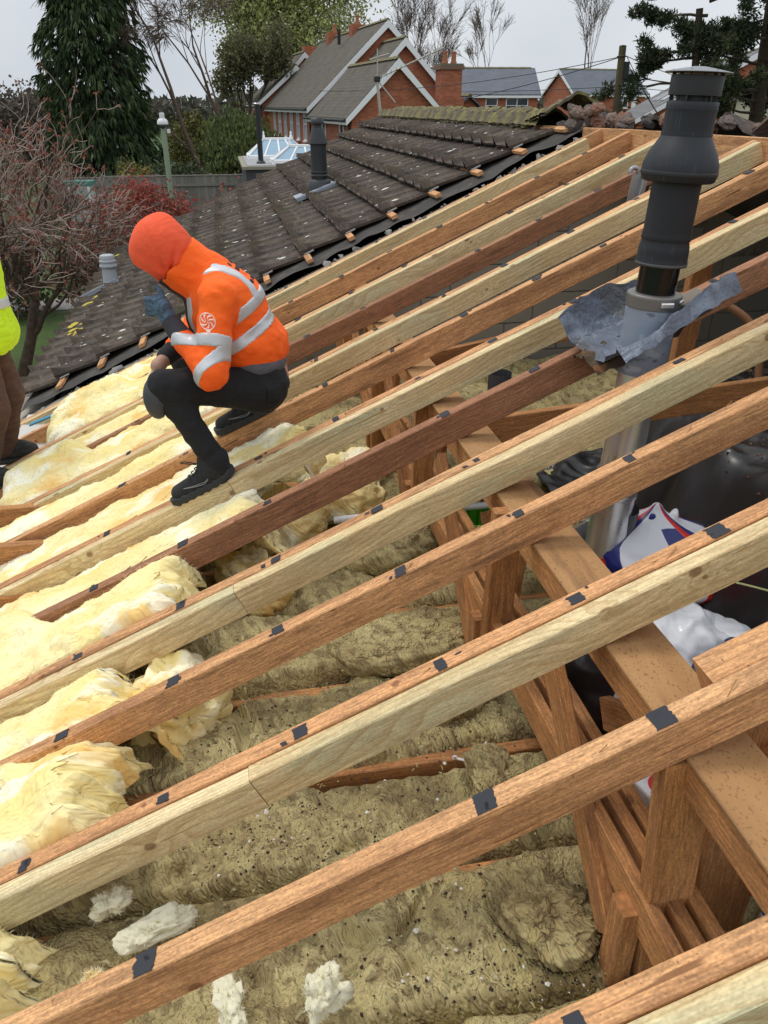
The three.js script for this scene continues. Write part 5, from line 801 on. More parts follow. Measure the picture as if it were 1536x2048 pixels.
    // curved pale outline mark on the side of the shoe
    const c = new THREE.CatmullRomCurve3([P(0.07, 0.068, 0.0445), P(0.11, 0.038, 0.046), P(0.15, 0.042, 0.043), P(0.20, 0.055, 0.036)]); part('side_mark', new THREE.TubeGeometry(c, 18, 0.0016, 5), std([0.28, 0.28, 0.28], 0.5), g); const c2 = new THREE.CatmullRomCurve3([P(0.07, 0.068, 0.0445), P(0.10, 0.046, 0.0465), P(0.14, 0.046, 0.044), P(0.20, 0.055, 0.036)]); part('side_mark', new THREE.TubeGeometry(c2, 18, 0.0012, 5), std([0.28, 0.28, 0.28], 0.5), g);
  };
  shoe(-0.06, 3.118, -2.955, -0.315, 3.0, -2.955); shoe(0.135, 3.215, -3.435, -0.13, 3.105, -3.435);
  // dark sock at the near ankle
  sdfPart('sock', (x, y, z) => cap(x, y, z, [-0.115, 3.20, -2.95], [-0.105, 3.11, -2.952], 0.041, 0.040), [-0.18, 3.05, -3.02], [-0.04, 3.26, -2.88], 0.008, std([0.012, 0.014, 0.025], 0.9), t, B);
}
// second worker, cut by the picture's edge: yellow vest, brown trousers, dark boots
{
  const B = [-1.45, 2.5, -4.55], t = thing('person', 'person in yellow high visibility vest, brown trousers and dark boots', 'person', B);
  const o = p => [p[0] + B[0], p[1] + B[1], p[2] + B[2]];
  const J = { hL: o([0.05, 0.86, 0.1]), hR: o([0.05, 0.86, -0.09]), kL: o([0.08, 0.47, 0.14]), kR: o([0.10, 0.48, -0.12]), aL: o([-0.05, 0.1, 0.15]), aR: o([-0.01, 0.12, -0.18]), pel: o([0.06, 0.92, 0]), ch: o([0.08, 1.28, 0]), nk: o([0.08, 1.50, 0]), hd: o([0.06, 1.64, 0]), sL: o([0.09, 1.4, 0.19]), sR: o([0.09, 1.4, -0.19]), eL: o([0.0, 1.12, 0.25]), eR: o([0.0, 1.12, -0.25]), wL: o([-0.22, 0.98, 0.2]), wR: o([-0.22, 0.98, -0.2]) };
  const C = (x, y, z, a, b, ra, rb) => cap(x, y, z, J[a], J[b], ra, rb);
  const hand = (x, y, z, w, s) => { let d = cap(x, y, z, w, [w[0] - 0.07, w[1] - 0.02, w[2] - s * 0.01], 0.03, 0.034); for (let k = 0; k < 4; k++) d = smin(d, Math.min(cap(x, y, z, [w[0] - 0.09, w[1] - 0.02, w[2] + (k - 1.5) * 0.02], [w[0] - 0.125, w[1] - 0.03, w[2] + (k - 1.5) * 0.021], 0.01, 0.009), cap(x, y, z, [w[0] - 0.125, w[1] - 0.03, w[2] + (k - 1.5) * 0.021], [w[0] - 0.14, w[1] - 0.06, w[2] + (k - 1.5) * 0.02], 0.009, 0.008)), 0.004); return smin(d, cap(x, y, z, [w[0] - 0.04, w[1], w[2] - s * 0.03], [w[0] - 0.09, w[1] - 0.02, w[2] - s * 0.055], 0.012, 0.01), 0.006); };
  sdfPart('body', (x, y, z) => { let d = C(x, y, z, 'pel', 'ch', 0.12, 0.13); d = smin(d, C(x, y, z, 'ch', 'nk', 0.1, 0.055), 0.06); d = smin(d, ell(x, y, z, J.hd, [0.095, 0.12, 0.078]), 0.02); d = smin(d, cap(x, y, z, [J.hd[0] - 0.085, J.hd[1] - 0.01, J.hd[2]], [J.hd[0] - 0.105, J.hd[1] - 0.025, J.hd[2]], 0.012, 0.014), 0.012); for (const s of ['L', 'R']) { d = smin(d, cap(x, y, z, J.ch, J['s' + s], 0.08, 0.055), 0.04); d = smin(d, C(x, y, z, 's' + s, 'e' + s, 0.05, 0.042), 0.02); d = smin(d, C(x, y, z, 'e' + s, 'w' + s, 0.04, 0.028), 0.02); d = smin(d, hand(x, y, z, J['w' + s], s === 'L' ? 1 : -1), 0.01); d = smin(d, C(x, y, z, 'h' + s, 'k' + s, 0.08, 0.055), 0.03); d = smin(d, C(x, y, z, 'k' + s, 'a' + s, 0.055, 0.04), 0.02); } return d; }, [-2.05, 2.5, -4.95], [-1.05, 4.3, -4.15], 0.012, skin, t, B);
  sdfPart('trousers', (x, y, z) => { let d = ell(x, y, z, [J.pel[0], J.pel[1] - 0.02, J.pel[2]], [0.15, 0.16, 0.19]); for (const s of ['L', 'R']) { d = smin(d, C(x, y, z, 'h' + s, 'k' + s, 0.11, 0.092), 0.05); d = smin(d, C(x, y, z, 'k' + s, 'a' + s, 0.092, 0.08), 0.03); } return d + fold(x, y, z, 8, 0.012); }, [-1.8, 2.5, -4.95], [-1.1, 3.6, -4.15], 0.011, fabric([0.33, 0.24, 0.215], 831, 0.25), t, B);
  const vest = (x, y, z) => { let d = C(x, y, z, 'pel', 'ch', 0.185, 0.175); d = smin(d, ell(x, y, z, [J.pel[0] + 0.0, J.pel[1] - 0.06, J.pel[2]], [0.205, 0.16, 0.235]), 0.06); d = smin(d, cap(x, y, z, J.sL, J.sR, 0.085, 0.085), 0.06); d = Math.max(d, B[1] + 0.775 - y - 0.1 * (x - B[0])); return d + fold(x, y, z, 6, 0.012); };
  const vm = sdfPart('vest', vest, [-1.9, 3.2, -4.95], [-1.02, 4.12, -4.15], 0.011, fabric([0.80, 0.95, 0.16], 833, 0.1), t, B);
  for (const h of [1.02, 1.26]) sdfPart('reflective_tape', (x, y, z) => Math.max(vest(x, y, z) - 0.004, Math.abs(y - B[1] - h) - 0.026), [-1.85, B[1] + h - 0.05, -4.95], [-1.02, B[1] + h + 0.05, -4.15], 0.009, std([0.55, 0.57, 0.58], 0.45), vm, B);
  sdfPart('sleeve', (x, y, z) => Math.min(C(x, y, z, 'sL', 'eL', 0.07, 0.06), C(x, y, z, 'sR', 'eR', 0.07, 0.06), C(x, y, z, 'eL', 'wL', 0.058, 0.042), C(x, y, z, 'eR', 'wR', 0.058, 0.042)), [-1.9, 3.3, -4.95], [-1.15, 4.05, -4.15], 0.011, fabric([0.2, 0.2, 0.22], 835), t, B);
  sdfPart('hair', (x, y, z) => Math.max(ell(x, y, z, [J.hd[0] + 0.015, J.hd[1] + 0.03, J.hd[2]], [0.105, 0.115, 0.09]), -ell(x, y, z, [J.hd[0] - 0.13, J.hd[1] - 0.03, J.hd[2]], [0.12, 0.1, 0.1])), [-1.62, 3.95, -4.7], [-1.25, 4.32, -4.4], 0.008, std([0.04, 0.025, 0.015], 0.9), t, B);
  for (const [a, dz] of [['aL', 0.02], ['aR', -0.02]]) { const g = new THREE.Group(); g.name = 'boot'; t.add(g); const p = J[a]; const q = [p[0] + 0.15, p[1] - 0.045, p[2] + dz];
    sdfPart('upper', (x, y, z) => Math.max(smin(smin(cap(x, y, z, [p[0], p[1] + 0.1, p[2]], p, 0.06, 0.058), cap(x, y, z, [p[0] - 0.03, p[1] - 0.05, p[2]], q, 0.052, 0.046), 0.03), cap(x, y, z, p, [q[0] - 0.05, q[1] + 0.02, q[2]], 0.05, 0.045), 0.03), p[1] - 0.085 - y), [p[0] - 0.14, p[1] - 0.16, p[2] - 0.12], [p[0] + 0.26, p[1] + 0.2, p[2] + 0.12], 0.009, fabric([0.19, 0.19, 0.19], 837, 0.5), g, B);
    sdfPart('sole', (x, y, z) => Math.max(cap(x, 0, z, [p[0] - 0.03, 0, p[2]], [q[0], 0, q[2]], 0.06, 0.055), Math.abs(y - p[1] + 0.092) - 0.016), [p[0] - 0.14, p[1] - 0.16, p[2] - 0.12], [p[0] + 0.26, p[1], p[2] + 0.12], 0.009, std([0.03, 0.03, 0.03], 0.8), g, B); }
}
// ================================================================ ground
const grassTex = tex(512, 512, (u, v, o) => { mixc(o, [0.26, 0.35, 0.14], [0.19, 0.26, 0.10], pf(u, v, 10, 851, 5)); tint(o, [0.34, 0.37, 0.18], sstep(0.6, 0.8, pf(u, v, 40, 853, 3)) * 0.5); });
{
  const g = new THREE.PlaneGeometry(900, 900, 60, 60); g.rotateX(-Math.PI / 2); const uv = g.attributes.uv; for (let k = 0; k < uv.count; k++) uv.setXY(k, uv.getX(k) * 300, uv.getY(k) * 300);
  struct('ground', g, new THREE.MeshStandardMaterial({ map: grassTex, roughness: 1 }));
  struct('garden_path', boxGeo(-20, 0.0, -21.5, -2.2, 0.03, -20.2), std([0.22, 0.21, 0.2], 0.95));
  struct('paving', boxGeo(-4.6, 0.0, -13, -1.75, 0.04, 2), std([0.16, 0.16, 0.165], 0.95));
  const slab = [std([0.15, 0.155, 0.165], 0.9), std([0.19, 0.19, 0.195], 0.9)];
  const pv = scene.children.find(c => c.name === 'paving'); for (let i = 0; i < 5; i++) for (let j = 0; j < 9; j++) part('slab', new RoundedBoxGeometry(0.58, 0.05, 0.58, 1, 0.008), slab[(i * 3 + j) % 2], pv).position.set(-4.3 + i * 0.6, 0.035, -12.6 + j * 0.6);
  struct('kerb_edging', boxGeo(-4.75, 0, -13.1, -4.62, 0.12, 2), std([0.36, 0.35, 0.24], 0.95));
}
// ================================================================ vegetation
const leafMat = o => new THREE.MeshPhysicalMaterial({ vertexColors: true, roughness: 1, transmission: 0.25, thickness: 0, side: THREE.DoubleSide, ...o });
const barkTex = tex(128, 256, (u, v, o) => { mixc(o, [0.42, 0.38, 0.34], [0.25, 0.22, 0.19], pf(u, v, 8, 861, 4)); });
const bark = (c) => new THREE.MeshStandardMaterial({ map: barkTex, color: lin(...c), roughness: 0.95 });
function leaf(mb, p, s, r, cols, dir, wd = 0.3) {
  const c = cols[Math.floor(r() * cols.length)], k = 0.7 + r() * 0.6; mb.col = [c[0] * k, c[1] * k, c[2] * k];
  const a = dir ? dir.clone() : V(r() - 0.5, r() - 0.5, r() - 0.5).normalize(); const b = V(r() - 0.5, r() - 0.5, r() - 0.5).cross(a).normalize(), n = b.clone().cross(a);
  const q = (x, y) => mb.v(p.x + a.x * x + b.x * y, p.y + a.y * x + b.y * y, p.z + a.z * x + b.z * y, n.x, n.y, n.z); const i = q(0, 0), j = q(s * 0.5, s * wd), k2 = q(s, 0), l = q(s * 0.5, -s * wd); mb.quad(i, j, k2, l);
}
function branchTree(mb, p, d, L, rad, depth, r, o, tips) {
  const n = o.seg || 4; let q = p.clone(), dir = d.clone(); const ra = rad; const pts = [];
  for (let k = 0; k < n; k++) {
    const nd = dir.clone().add(V((r() - 0.5), (r() - 0.5) + (o.lift || 0), (r() - 0.5)).multiplyScalar(o.wig)).normalize(); const e = q.clone().addScaledVector(nd, L / n); const r0 = mix(rad, rad * o.taper, k / n), r1 = mix(rad, rad * o.taper, (k + 1) / n);
    mb.tube(q, e, Math.max(o.minR, r0), Math.max(o.minR, r1), rad > 0.05 ? 7 : 3); q = e; dir = nd; pts.push([e, nd, r1]);
  }
  if (depth <= 0) { tips.push(...pts.map(x => [x[0], x[1]])); return; }
  const nc = o.kids[Math.min(o.kids.length - 1, depth)];
  for (let k = 0; k < nc; k++) { const [bp, bd, br] = k === 0 ? pts[n - 1] : pts[Math.min(n - 1, Math.floor((o.from + (1 - o.from) * r()) * n))]; const sp = k === 0 ? o.spread * 0.4 : o.spread; const nd = bd.clone().add(V((r() - 0.5) * 2, (r() - 0.5) * 1.6 + (o.up || 0), (r() - 0.5) * 2).multiplyScalar(sp)).normalize(); if (o.droop && depth <= 2) nd.y -= o.droop; nd.normalize(); branchTree(mb, bp, nd, L * (o.shrink * (0.75 + r() * 0.5)), Math.max(o.minR, br * (k === 0 ? 0.9 : 0.62)), depth - 1, r, o, tips); }
}
function bareTree(name, pos, H, rad, depth, seed, o, mat, label, group, leafO) {
  const r = rng(seed), mb = new MB(), tips = []; const opt = { seg: 4, wig: 0.25, taper: 0.6, kids: [2, 3, 3, 3], from: 0.3, spread: 0.55, shrink: 0.68, minR: 0.01, up: 0.15, ...o };
  branchTree(mb, V(0, -0.1, 0), V((r() - 0.5) * 0.2 + (o.lean || 0), 1, (r() - 0.5) * 0.2).normalize(), H * (o.trunk || 0.35), rad, depth, r, opt, tips);
  if (o.spray) for (const [p, d] of tips.slice()) for (let k = 0; k < o.spray; k++) { let q = p.clone(), dd = d.clone().add(V(r() - 0.5, (r() - 0.5) * 0.9 - (o.droop || 0) * 0.6, r() - 0.5).multiplyScalar(1.3)).normalize(); const L = (o.sprayL || 0.7) * (0.5 + r()); for (let j = 0; j < 3; j++) { dd.add(V(r() - 0.5, r() - 0.5 - (o.droop || 0), r() - 0.5).multiplyScalar(0.5)).normalize(); const e = q.clone().addScaledVector(dd, L / 3); mb.tube(q, e, opt.minR * 0.8, opt.minR * 0.6, 3); q = e; } }
  const t = thing(name, label, 'tree', pos, group); part('trunk', mb.geo(), mat, t);
  if (leafO) { const lb = new MB(); for (let k = 0; k < leafO.n; k++) { const [p] = tips[Math.floor(r() * tips.length)]; const q = p.clone().add(V(r() - 0.5, r() - 0.5, r() - 0.5).multiplyScalar(leafO.jit)); leaf(lb, q, leafO.s * (0.6 + r() * 0.8), r, leafO.cols); } part('crown', lb.geo(), leafMat(), t); }
  return t;
}
// wispy weeping twigs: the bare birches
const birchBark = bark([1.5, 1.3, 1.2]);
bareTree('birch_tree', [-0.6, 0, -46], 12, 0.16, 5, 11, { spray: 3, lean: -0.35, wig: 0.22, kids: [2, 3, 3, 3, 3], droop: 0.3, minR: 0.013, trunk: 0.4, shrink: 0.66, spread: 0.6 }, birchBark, 'leaning bare birch beside the dark conifer', 'bare birches behind the gardens');
bareTree('birch_tree', [1.3, 0, -52], 13, 0.16, 5, 23, { spray: 3, lean: -0.2, wig: 0.25, kids: [2, 3, 3, 3, 3], droop: 0.25, minR: 0.014, trunk: 0.4, shrink: 0.68, spread: 0.65 }, birchBark, 'tall bare birch behind the willow bush', 'bare birches behind the gardens');
const greyBark = bark([1.6, 1.5, 1.5]);
bareTree('far_tree', [16.5, 0, -75], 11, 0.14, 4, 41, { spray: 3, sprayL: 1.0, wig: 0.18, kids: [2, 3, 3, 3], up: 0.6, minR: 0.018, trunk: 0.45, spread: 0.35 }, greyBark, 'pale bare tree rising behind the brick gables', 'bare far trees');
bareTree('far_tree', [18.6, 0, -76], 10, 0.12, 4, 43, { spray: 3, sprayL: 1.0, wig: 0.18, kids: [2, 3, 3, 3], up: 0.6, minR: 0.018, trunk: 0.45, spread: 0.35 }, greyBark, 'slim bare tree behind the chimney pots', 'bare far trees');
bareTree('far_tree', [33.5, 0, -105], 12, 0.14, 4, 47, { spray: 2, wig: 0.2, kids: [2, 3, 3], up: 0.5, minR: 0.022, trunk: 0.5, spread: 0.35 }, greyBark, 'small bare tree above the long slate roof', 'bare far trees');
bareTree('far_tree', [43, 0, -98], 15, 0.16, 4, 49, { spray: 3, sprayL: 1.0, wig: 0.2, kids: [2, 3, 3], up: 0.5, minR: 0.022, trunk: 0.5, spread: 0.35 }, greyBark, 'bare tree beside the telegraph pole', 'bare far trees');
// large budding tree behind the house
bareTree('budding_tree', [5.2, 0, -78], 24, 0.45, 6, 53, { wig: 0.2, kids: [2, 3, 3, 3, 4], up: 0.3, minR: 0.024, trunk: 0.24, spread: 0.75, shrink: 0.74 }, bark([0.8, 0.75, 0.65]), 'broad tree with fresh yellow green leaves behind the brick house', null, { n: 42000, jit: 3.2, s: 0.27, cols: [[0.32, 0.35, 0.10], [0.25, 0.28, 0.08], [0.38, 0.39, 0.16]] });
bareTree('ivy_tree', [2.0, 0, -58], 8.5, 0.28, 5, 59, { wig: 0.2, kids: [2, 3, 3, 3], up: 0.3, minR: 0.02, trunk: 0.35, spread: 0.5, shrink: 0.68 }, bark([0.8, 0.74, 0.6]), 'olive ivy clad tree between birches and brick house', null, { n: 14000, jit: 1.1, s: 0.2, cols: [[0.14, 0.145, 0.05], [0.17, 0.16, 0.07], [0.11, 0.105, 0.045]] });
// conifer with hanging sprays
{
  const r = rng(67), t = thing('conifer', 'tall dark green conifer with drooping sprays', 'tree', [-5.6, 0, -44.6]); const tb = new MB(); tb.tube(V(0, 0, 0), V(0, 15, 0), 0.4, 0.06, 9); part('trunk', tb.geo(), bark([0.4, 0.3, 0.24]), t);
  const mb = new MB(); const prof = y => y < 1.5 ? 2.9 : y < 4 ? mix(3.2, 2.75, (y - 1.5) / 2.5) : mix(2.75, 0.2, Math.pow((y - 4) / 11, 1.35)); const cols = [[0.030, 0.055, 0.018], [0.042, 0.07, 0.022], [0.06, 0.085, 0.028], [0.022, 0.042, 0.016]];
  for (let k = 0; k < 7000; k++) {
    const y = 0.6 + Math.pow(r(), 1.15) * 13.8, a = r() * 6.283, lob = 0.82 + 0.28 * N3(Math.cos(a) * 1.6, y * 0.6, Math.sin(a) * 1.6) * 2, rr = prof(y) * lob * (0.35 + 0.65 * Math.sqrt(r())); const p = V(Math.cos(a) * rr, y, Math.sin(a) * rr); const c = cols[Math.floor(r() * 4)], out = V(Math.cos(a), 0, Math.sin(a));
    for (let j = 0; j < 6; j++) { const d = out.clone().multiplyScalar(0.5 + r() * 0.4).add(V((r() - 0.5) * 0.9, -0.25 - r() * 0.9, (r() - 0.5) * 0.9)).normalize(), L = 0.2 + r() * 0.35, w = 0.022 + r() * 0.03, s = d.clone().cross(V(r() - 0.5, r() - 0.5, r() - 0.5)).normalize(), n = s.clone().cross(d).negate(); const q = 0.7 + r() * 0.6; mb.col = [c[0] * q, c[1] * q, c[2] * q]; const m = p.clone().addScaledVector(d, L * 0.55), e = m.clone().addScaledVector(d.clone().add(V(0, -0.6, 0)).normalize(), L * 0.6); const vv = (z, k2) => mb.v(z.x + s.x * w * k2, z.y + s.y * w * k2, z.z + s.z * w * k2, n.x, n.y, n.z); const A = vv(p, 0.6), B = vv(p, -0.6), C = vv(m, -1), D = vv(m, 1), E = vv(e, 0); mb.quad(A, B, C, D); mb.tri(D, C, E); }
  }
  part('crown', mb.geo(), leafMat({ transmission: 0 }), t);
}
// shrubs: leaf faces through an uneven volume, with stems
function shrub(name, pos, rad, n, s, cols, seed, label, o = {}) {
  const r = rng(seed), t = thing(name, label, o.cat || 'shrub', pos, o.group), st = new MB(); for (let k = 0; k < (o.stems || 14); k++) { const a = r() * 6.28, e = V(Math.cos(a) * rad[0] * r() * 0.9, rad[1] * (1 + r() * 0.8), Math.sin(a) * rad[2] * r() * 0.9); const m = e.clone().multiplyScalar(0.5).add(V((r() - 0.5) * 0.4, 0, (r() - 0.5) * 0.4)); st.tube(V(0, 0, 0), m, 0.03, 0.02, 4); st.tube(m, e, 0.02, 0.008, 4); }
  part('stem', st.geo(), bark([0.5, 0.42, 0.36]), t); const mb = new MB();
  const cl = []; for (let k = 0; k < (o.clumps || 40); k++) { const a = r() * 6.28, b = Math.asin(r() * 1.7 - 0.7), q = 0.6 + 0.4 * r(); cl.push(V(Math.cos(a) * Math.cos(b) * rad[0] * q, rad[1] + Math.sin(b) * rad[1] * q, Math.sin(a) * Math.cos(b) * rad[2] * q)); }
  const cr = (o.clumpR || 0.32) * Math.max(...rad); for (let k = 0; k < n; k++) { const c = cl[Math.floor(r() * cl.length)]; const p = c.clone().add(V(r() + r() + r() - 1.5, r() + r() + r() - 1.5, r() + r() + r() - 1.5).multiplyScalar(cr)); if (p.y < 0.02) continue; const dir = o.hang ? V((r() - 0.5) * 0.8, o.hang, (r() - 0.5) * 0.8).normalize() : null; leaf(mb, p, s * (0.6 + r() * 0.8), r, cols, dir); }
  part('foliage', mb.geo(), leafMat(), t); return t;
}
shrub('willow_bush', [1.0, 0, -40], [1.7, 1.9, 1.4], 9000, 0.2, [[0.10, 0.13, 0.03], [0.13, 0.15, 0.035], [0.07, 0.10, 0.03]], 71, 'feathery yellow green bush in the garden behind', { hang: 0.9, clumps: 60 });
shrub('round_bush', [-0.2, 0, -35.5], [0.85, 0.75, 0.8], 6000, 0.10, [[0.035, 0.06, 0.02], [0.05, 0.075, 0.03], [0.03, 0.05, 0.02]], 73, 'dark round clipped bush against the wooden fence', { clumpR: 0.25 });
shrub('dark_bush', [-2.2, 0, -38], [1.6, 1.1, 1.1], 7000, 0.15, [[0.025, 0.045, 0.016], [0.04, 0.06, 0.02], [0.055, 0.07, 0.02]], 75, 'dark green bush behind the green camera post');
shrub('dark_bush', [1.9, 0, -44], [1.0, 0.9, 0.9], 4000, 0.15, [[0.02, 0.035, 0.016], [0.03, 0.045, 0.02]], 76, 'dark bush in front of the weathered shed');
shrub('forsythia', [-3.6, 0, -37], [0.9, 1.2, 0.8], 3200, 0.10, [[0.30, 0.24, 0.02], [0.16, 0.13, 0.03], [0.10, 0.09, 0.03]], 77, 'yellow flowering forsythia in front of the conifer');
shrub('yellow_hedge', [-1.6, 0, -56], [1.8, 1.8, 1.4], 5000, 0.22, [[0.15, 0.14, 0.02], [0.11, 0.11, 0.025]], 79, 'yellowish evergreen behind the leaning birch');
shrub('brown_bush', [-6.0, 0, -34], [0.9, 1.1, 0.9], 5000, 0.09, [[0.16, 0.11, 0.08], [0.12, 0.085, 0.06], [0.19, 0.14, 0.11]], 83, 'brown twiggy dome shaped bush in front of the conifer');
shrub('brown_bush', [0.9, 0, -33.5], [0.7, 0.6, 0.5], 2600, 0.09, [[0.14, 0.08, 0.04], [0.10, 0.08, 0.04]], 84, 'low russet bush between the two wooden fences');
const RED = [[0.32, 0.05, 0.04], [0.38, 0.08, 0.055], [0.25, 0.05, 0.035], [0.18, 0.10, 0.05]];
shrub('red_bush', [-2.2, 0, -21], [1.6, 1.4, 1.0], 9000, 0.085, RED, 85, 'dark red leaved bush in front of the wooden fence', { clumpR: 0.26, group: 'red leaved hedge beyond the tiled roof', clumps: 70 });
shrub('red_bush', [0.3, 0, -21], [1.8, 1.12, 1.0], 8000, 0.085, RED, 86, 'dark red hedge running towards the grey extension', { clumpR: 0.26, group: 'red leaved hedge beyond the tiled roof', clumps: 70 });
shrub('red_bush', [-2.4, 0, -18.5], [1.4, 1.15, 0.9], 7000, 0.08, [[0.13, 0.035, 0.02], [0.12, 0.08, 0.05], [0.16, 0.11, 0.08], [0.07, 0.05, 0.025]], 87, 'brownish red bush behind the bare twisted tree', { clumpR: 0.28, group: 'red leaved hedge beyond the tiled roof', clumps: 70 });
shrub('green_shrub', [-5.6, 0, -20.0], [1.6, 0.8, 0.7], 6000, 0.12, [[0.06, 0.09, 0.02], [0.08, 0.08, 0.03], [0.11, 0.06, 0.03]], 88, 'mixed green and russet shrub below the twisted tree', {});
// twisted bare tree with red bud clusters, close to the eaves
{
  const r = rng(97), t = thing('twisted_tree', 'twisted bare tree with dark red bud clusters beside the eaves', 'tree', [-4.1, 0, -14.2]); const mb = new MB(), tips = [];
  const opt = { seg: 5, wig: 0.34, taper: 0.62, kids: [3, 3, 3, 4, 4], from: 0.25, spread: 0.85, shrink: 0.72, minR: 0.0055, up: 0.05, lift: 0.02 };
  for (const [dx, dz, L, rd] of [[-0.35, 0.2, 1.7, 0.13], [0.12, 0.0, 1.8, 0.12], [0.5, -0.15, 1.7, 0.12], [-0.05, 0.4, 1.6, 0.09], [-0.7, -0.1, 1.8, 0.1]]) branchTree(mb, V(dx * 0.4, -0.1, dz * 0.4), V(dx, 1, dz).normalize(), L, rd, 4, r, opt, tips);
  const trunk = new MB(); part('trunk', mb.geo(), bark([1.0, 0.84, 0.74]), t);
  const tw = new MB(), bd = new MB();
  for (let k = 0; k < 2500; k++) { const [p, d] = tips[Math.floor(r() * tips.length)]; let q = p.clone(), dd = d.clone().add(V(r() - 0.5, r() - 0.45, r() - 0.5).multiplyScalar(1.5)).normalize(); const n = 4, L = 0.2 + r() * 0.45; for (let j = 0; j < n; j++) { dd.add(V(r() - 0.5, r() - 0.45, r() - 0.5).multiplyScalar(0.8)).normalize(); const e = q.clone().addScaledVector(dd, L / n); tw.tube(q, e, 0.0065, 0.005, 3); q = e; } if (r() < 0.7) for (let j = 0; j < 7; j++) leaf(bd, q.clone().add(V(r() - 0.5, r() - 0.5, r() - 0.5).multiplyScalar(0.05)), 0.03 + r() * 0.03, r, [[0.24, 0.055, 0.035], [0.18, 0.045, 0.03], [0.30, 0.12, 0.06]]); }
  part('twigs', tw.geo(), std([0.36, 0.27, 0.23], 0.9), t); part('buds', bd.geo(), leafMat(), t);
}
// pine on the right
{
  const r = rng(103), t = thing('pine_tree', 'tall pine with open dark crown behind the flue', 'tree', [17.9, 0, -26.2]); const tb = new MB(), tips = [], cl = []; t.scale.setScalar(0.8);
  tb.tube(V(0, 0, 0), V(-0.2, 5, 0), 0.36, 0.3, 9); tb.tube(V(-0.2, 5, 0), V(-0.9, 12, 0.2), 0.3, 0.16, 9); tb.tube(V(-2.4, 3.6, -1), V(-3.0, 9, -1), 0.18, 0.14, 7); tb.tube(V(-0.15, 3.4, 0), V(-2.4, 4.2, -1), 0.16, 0.16, 7);
  const o = { seg: 4, wig: 0.3, taper: 0.6, kids: [2, 3, 3], from: 0.4, spread: 0.6, shrink: 0.62, minR: 0.016, up: 0.1 };
  for (let k = 0; k < 54; k++) { const y = 3.0 + k * 0.16, a = r() * 6.283, x0 = k % 3 ? -0.2 - (y - 5) * 0.08 : -2.6; branchTree(tb, V(x0, y, k % 3 ? 0 : -1), V(Math.cos(a) * 1.1 - 0.2, 0.12 + (r() - 0.5) * 0.5, Math.sin(a) * 0.9).normalize(), 1.25 + r() * 1.0, 0.065, 2, r, o, tips); }
  part('trunk', tb.geo(), bark([0.42, 0.36, 0.26]), t); const mb = new MB(), cols = [[0.028, 0.042, 0.018], [0.04, 0.055, 0.022], [0.055, 0.065, 0.026]];
  for (const [p] of tips) { if (r() < 0.25) continue; const c = cols[Math.floor(r() * 3)]; for (let j = 0; j < 52; j++) { const d = V(r() - 0.5, r() - 0.35, r() - 0.5).normalize(), q = p.clone().add(V(r() - 0.5, r() - 0.5, r() - 0.5).multiplyScalar(0.36)); leaf(mb, q, 0.15 + r() * 0.15, r, [c], d, 0.13); } }
  part('crown', mb.geo(), leafMat({ transmission: 0 }), t);
}
shrub('green_hedge', [20.3, 0, -33.5], [1.3, 1.5, 1.2], 5000, 0.14, [[0.08, 0.13, 0.02], [0.06, 0.10, 0.02]], 105, 'bright green hedge between flue and cream house', {});
// distant wood closing the horizon
{
  const r = rng(111), mb = new MB(); for (let k = 0; k < 16000; k++) { const a = mix(-0.75, 0.75, r()), D = 150 + r() * 30, h = (3.2 + 4.2 * Math.max(0, 0.5 + fbm(a * 14, 3, 1, 3))) * Math.pow(r(), 0.6); leaf(mb, V(Math.sin(a + 0.1) * D, h, -Math.cos(a + 0.1) * D), 1.1 + r() * 1.0, r, [[0.075, 0.068, 0.05], [0.06, 0.065, 0.04], [0.095, 0.08, 0.06], [0.05, 0.055, 0.032]]); }
  const m = solo('distant_wood', mb.geo(), leafMat(), 'hazy brown wood along the horizon', 'wood'); m.userData.kind = 'stuff';
}
shrub('brown_thicket', [-13, 0, -60], [5, 2.4, 2], 9000, 0.3, [[0.10, 0.085, 0.06], [0.075, 0.065, 0.05], [0.12, 0.09, 0.06]], 113, 'brown thicket left of the conifer', { clumps: 80 });
shrub('brown_thicket', [28, 0, -80], [3, 2.6, 2], 5000, 0.3, [[0.10, 0.08, 0.045], [0.075, 0.06, 0.04]], 114, 'brown thicket between the two slate roofed houses', { clumps: 60 });
// ================================================================ houses
const brickTex = tex(512, 512, (u, v, o) => { const rows = 16, row = Math.floor(v * rows), fx = u * 8 + (row % 2) * 0.5, bx = Math.floor(fx), q = hash2(((bx % 8) + 8) % 8, row, 871); mixc(o, [0.69, 0.41, 0.29], [0.59, 0.32, 0.22], q); const k = (pf(u, v, 20, 873, 3) - 0.5) * 0.2; o[0] *= 1 + k; o[1] *= 1 + k; o[2] *= 1 + k; const mx = fx - bx, my = v * rows - row; if (mx < 0.045 || my < 0.13) tint(o, [0.60, 0.48, 0.40], 0.8); });
const slateTex = (a, b, moss, seed) => tex(512, 512, (u, v, o) => { const rows = 12, row = Math.floor(v * rows), fx = u * 9 + (row % 2) * 0.5, bx = Math.floor(fx), q = hash2(((bx % 9) + 9) % 9, row, seed); mixc(o, a, b, q * 0.7 + pf(u, v, 6, seed + 3, 4) * 0.5); if (moss) tint(o, moss, sstep(0.5, 0.75, pf(u, v, 7, seed + 5, 4)) * 0.7); const mx = fx - bx, my = v * rows - row; if (my < 0.1 || mx < 0.05) { o[0] *= 0.72; o[1] *= 0.72; o[2] *= 0.72; } });
const mapM = (t, rx, ry, rough = 0.9) => { const c = t.clone(); c.repeat.set(1 / rx, 1 / ry); c.needsUpdate = true; return new THREE.MeshStandardMaterial({ map: c, roughness: rough }); };
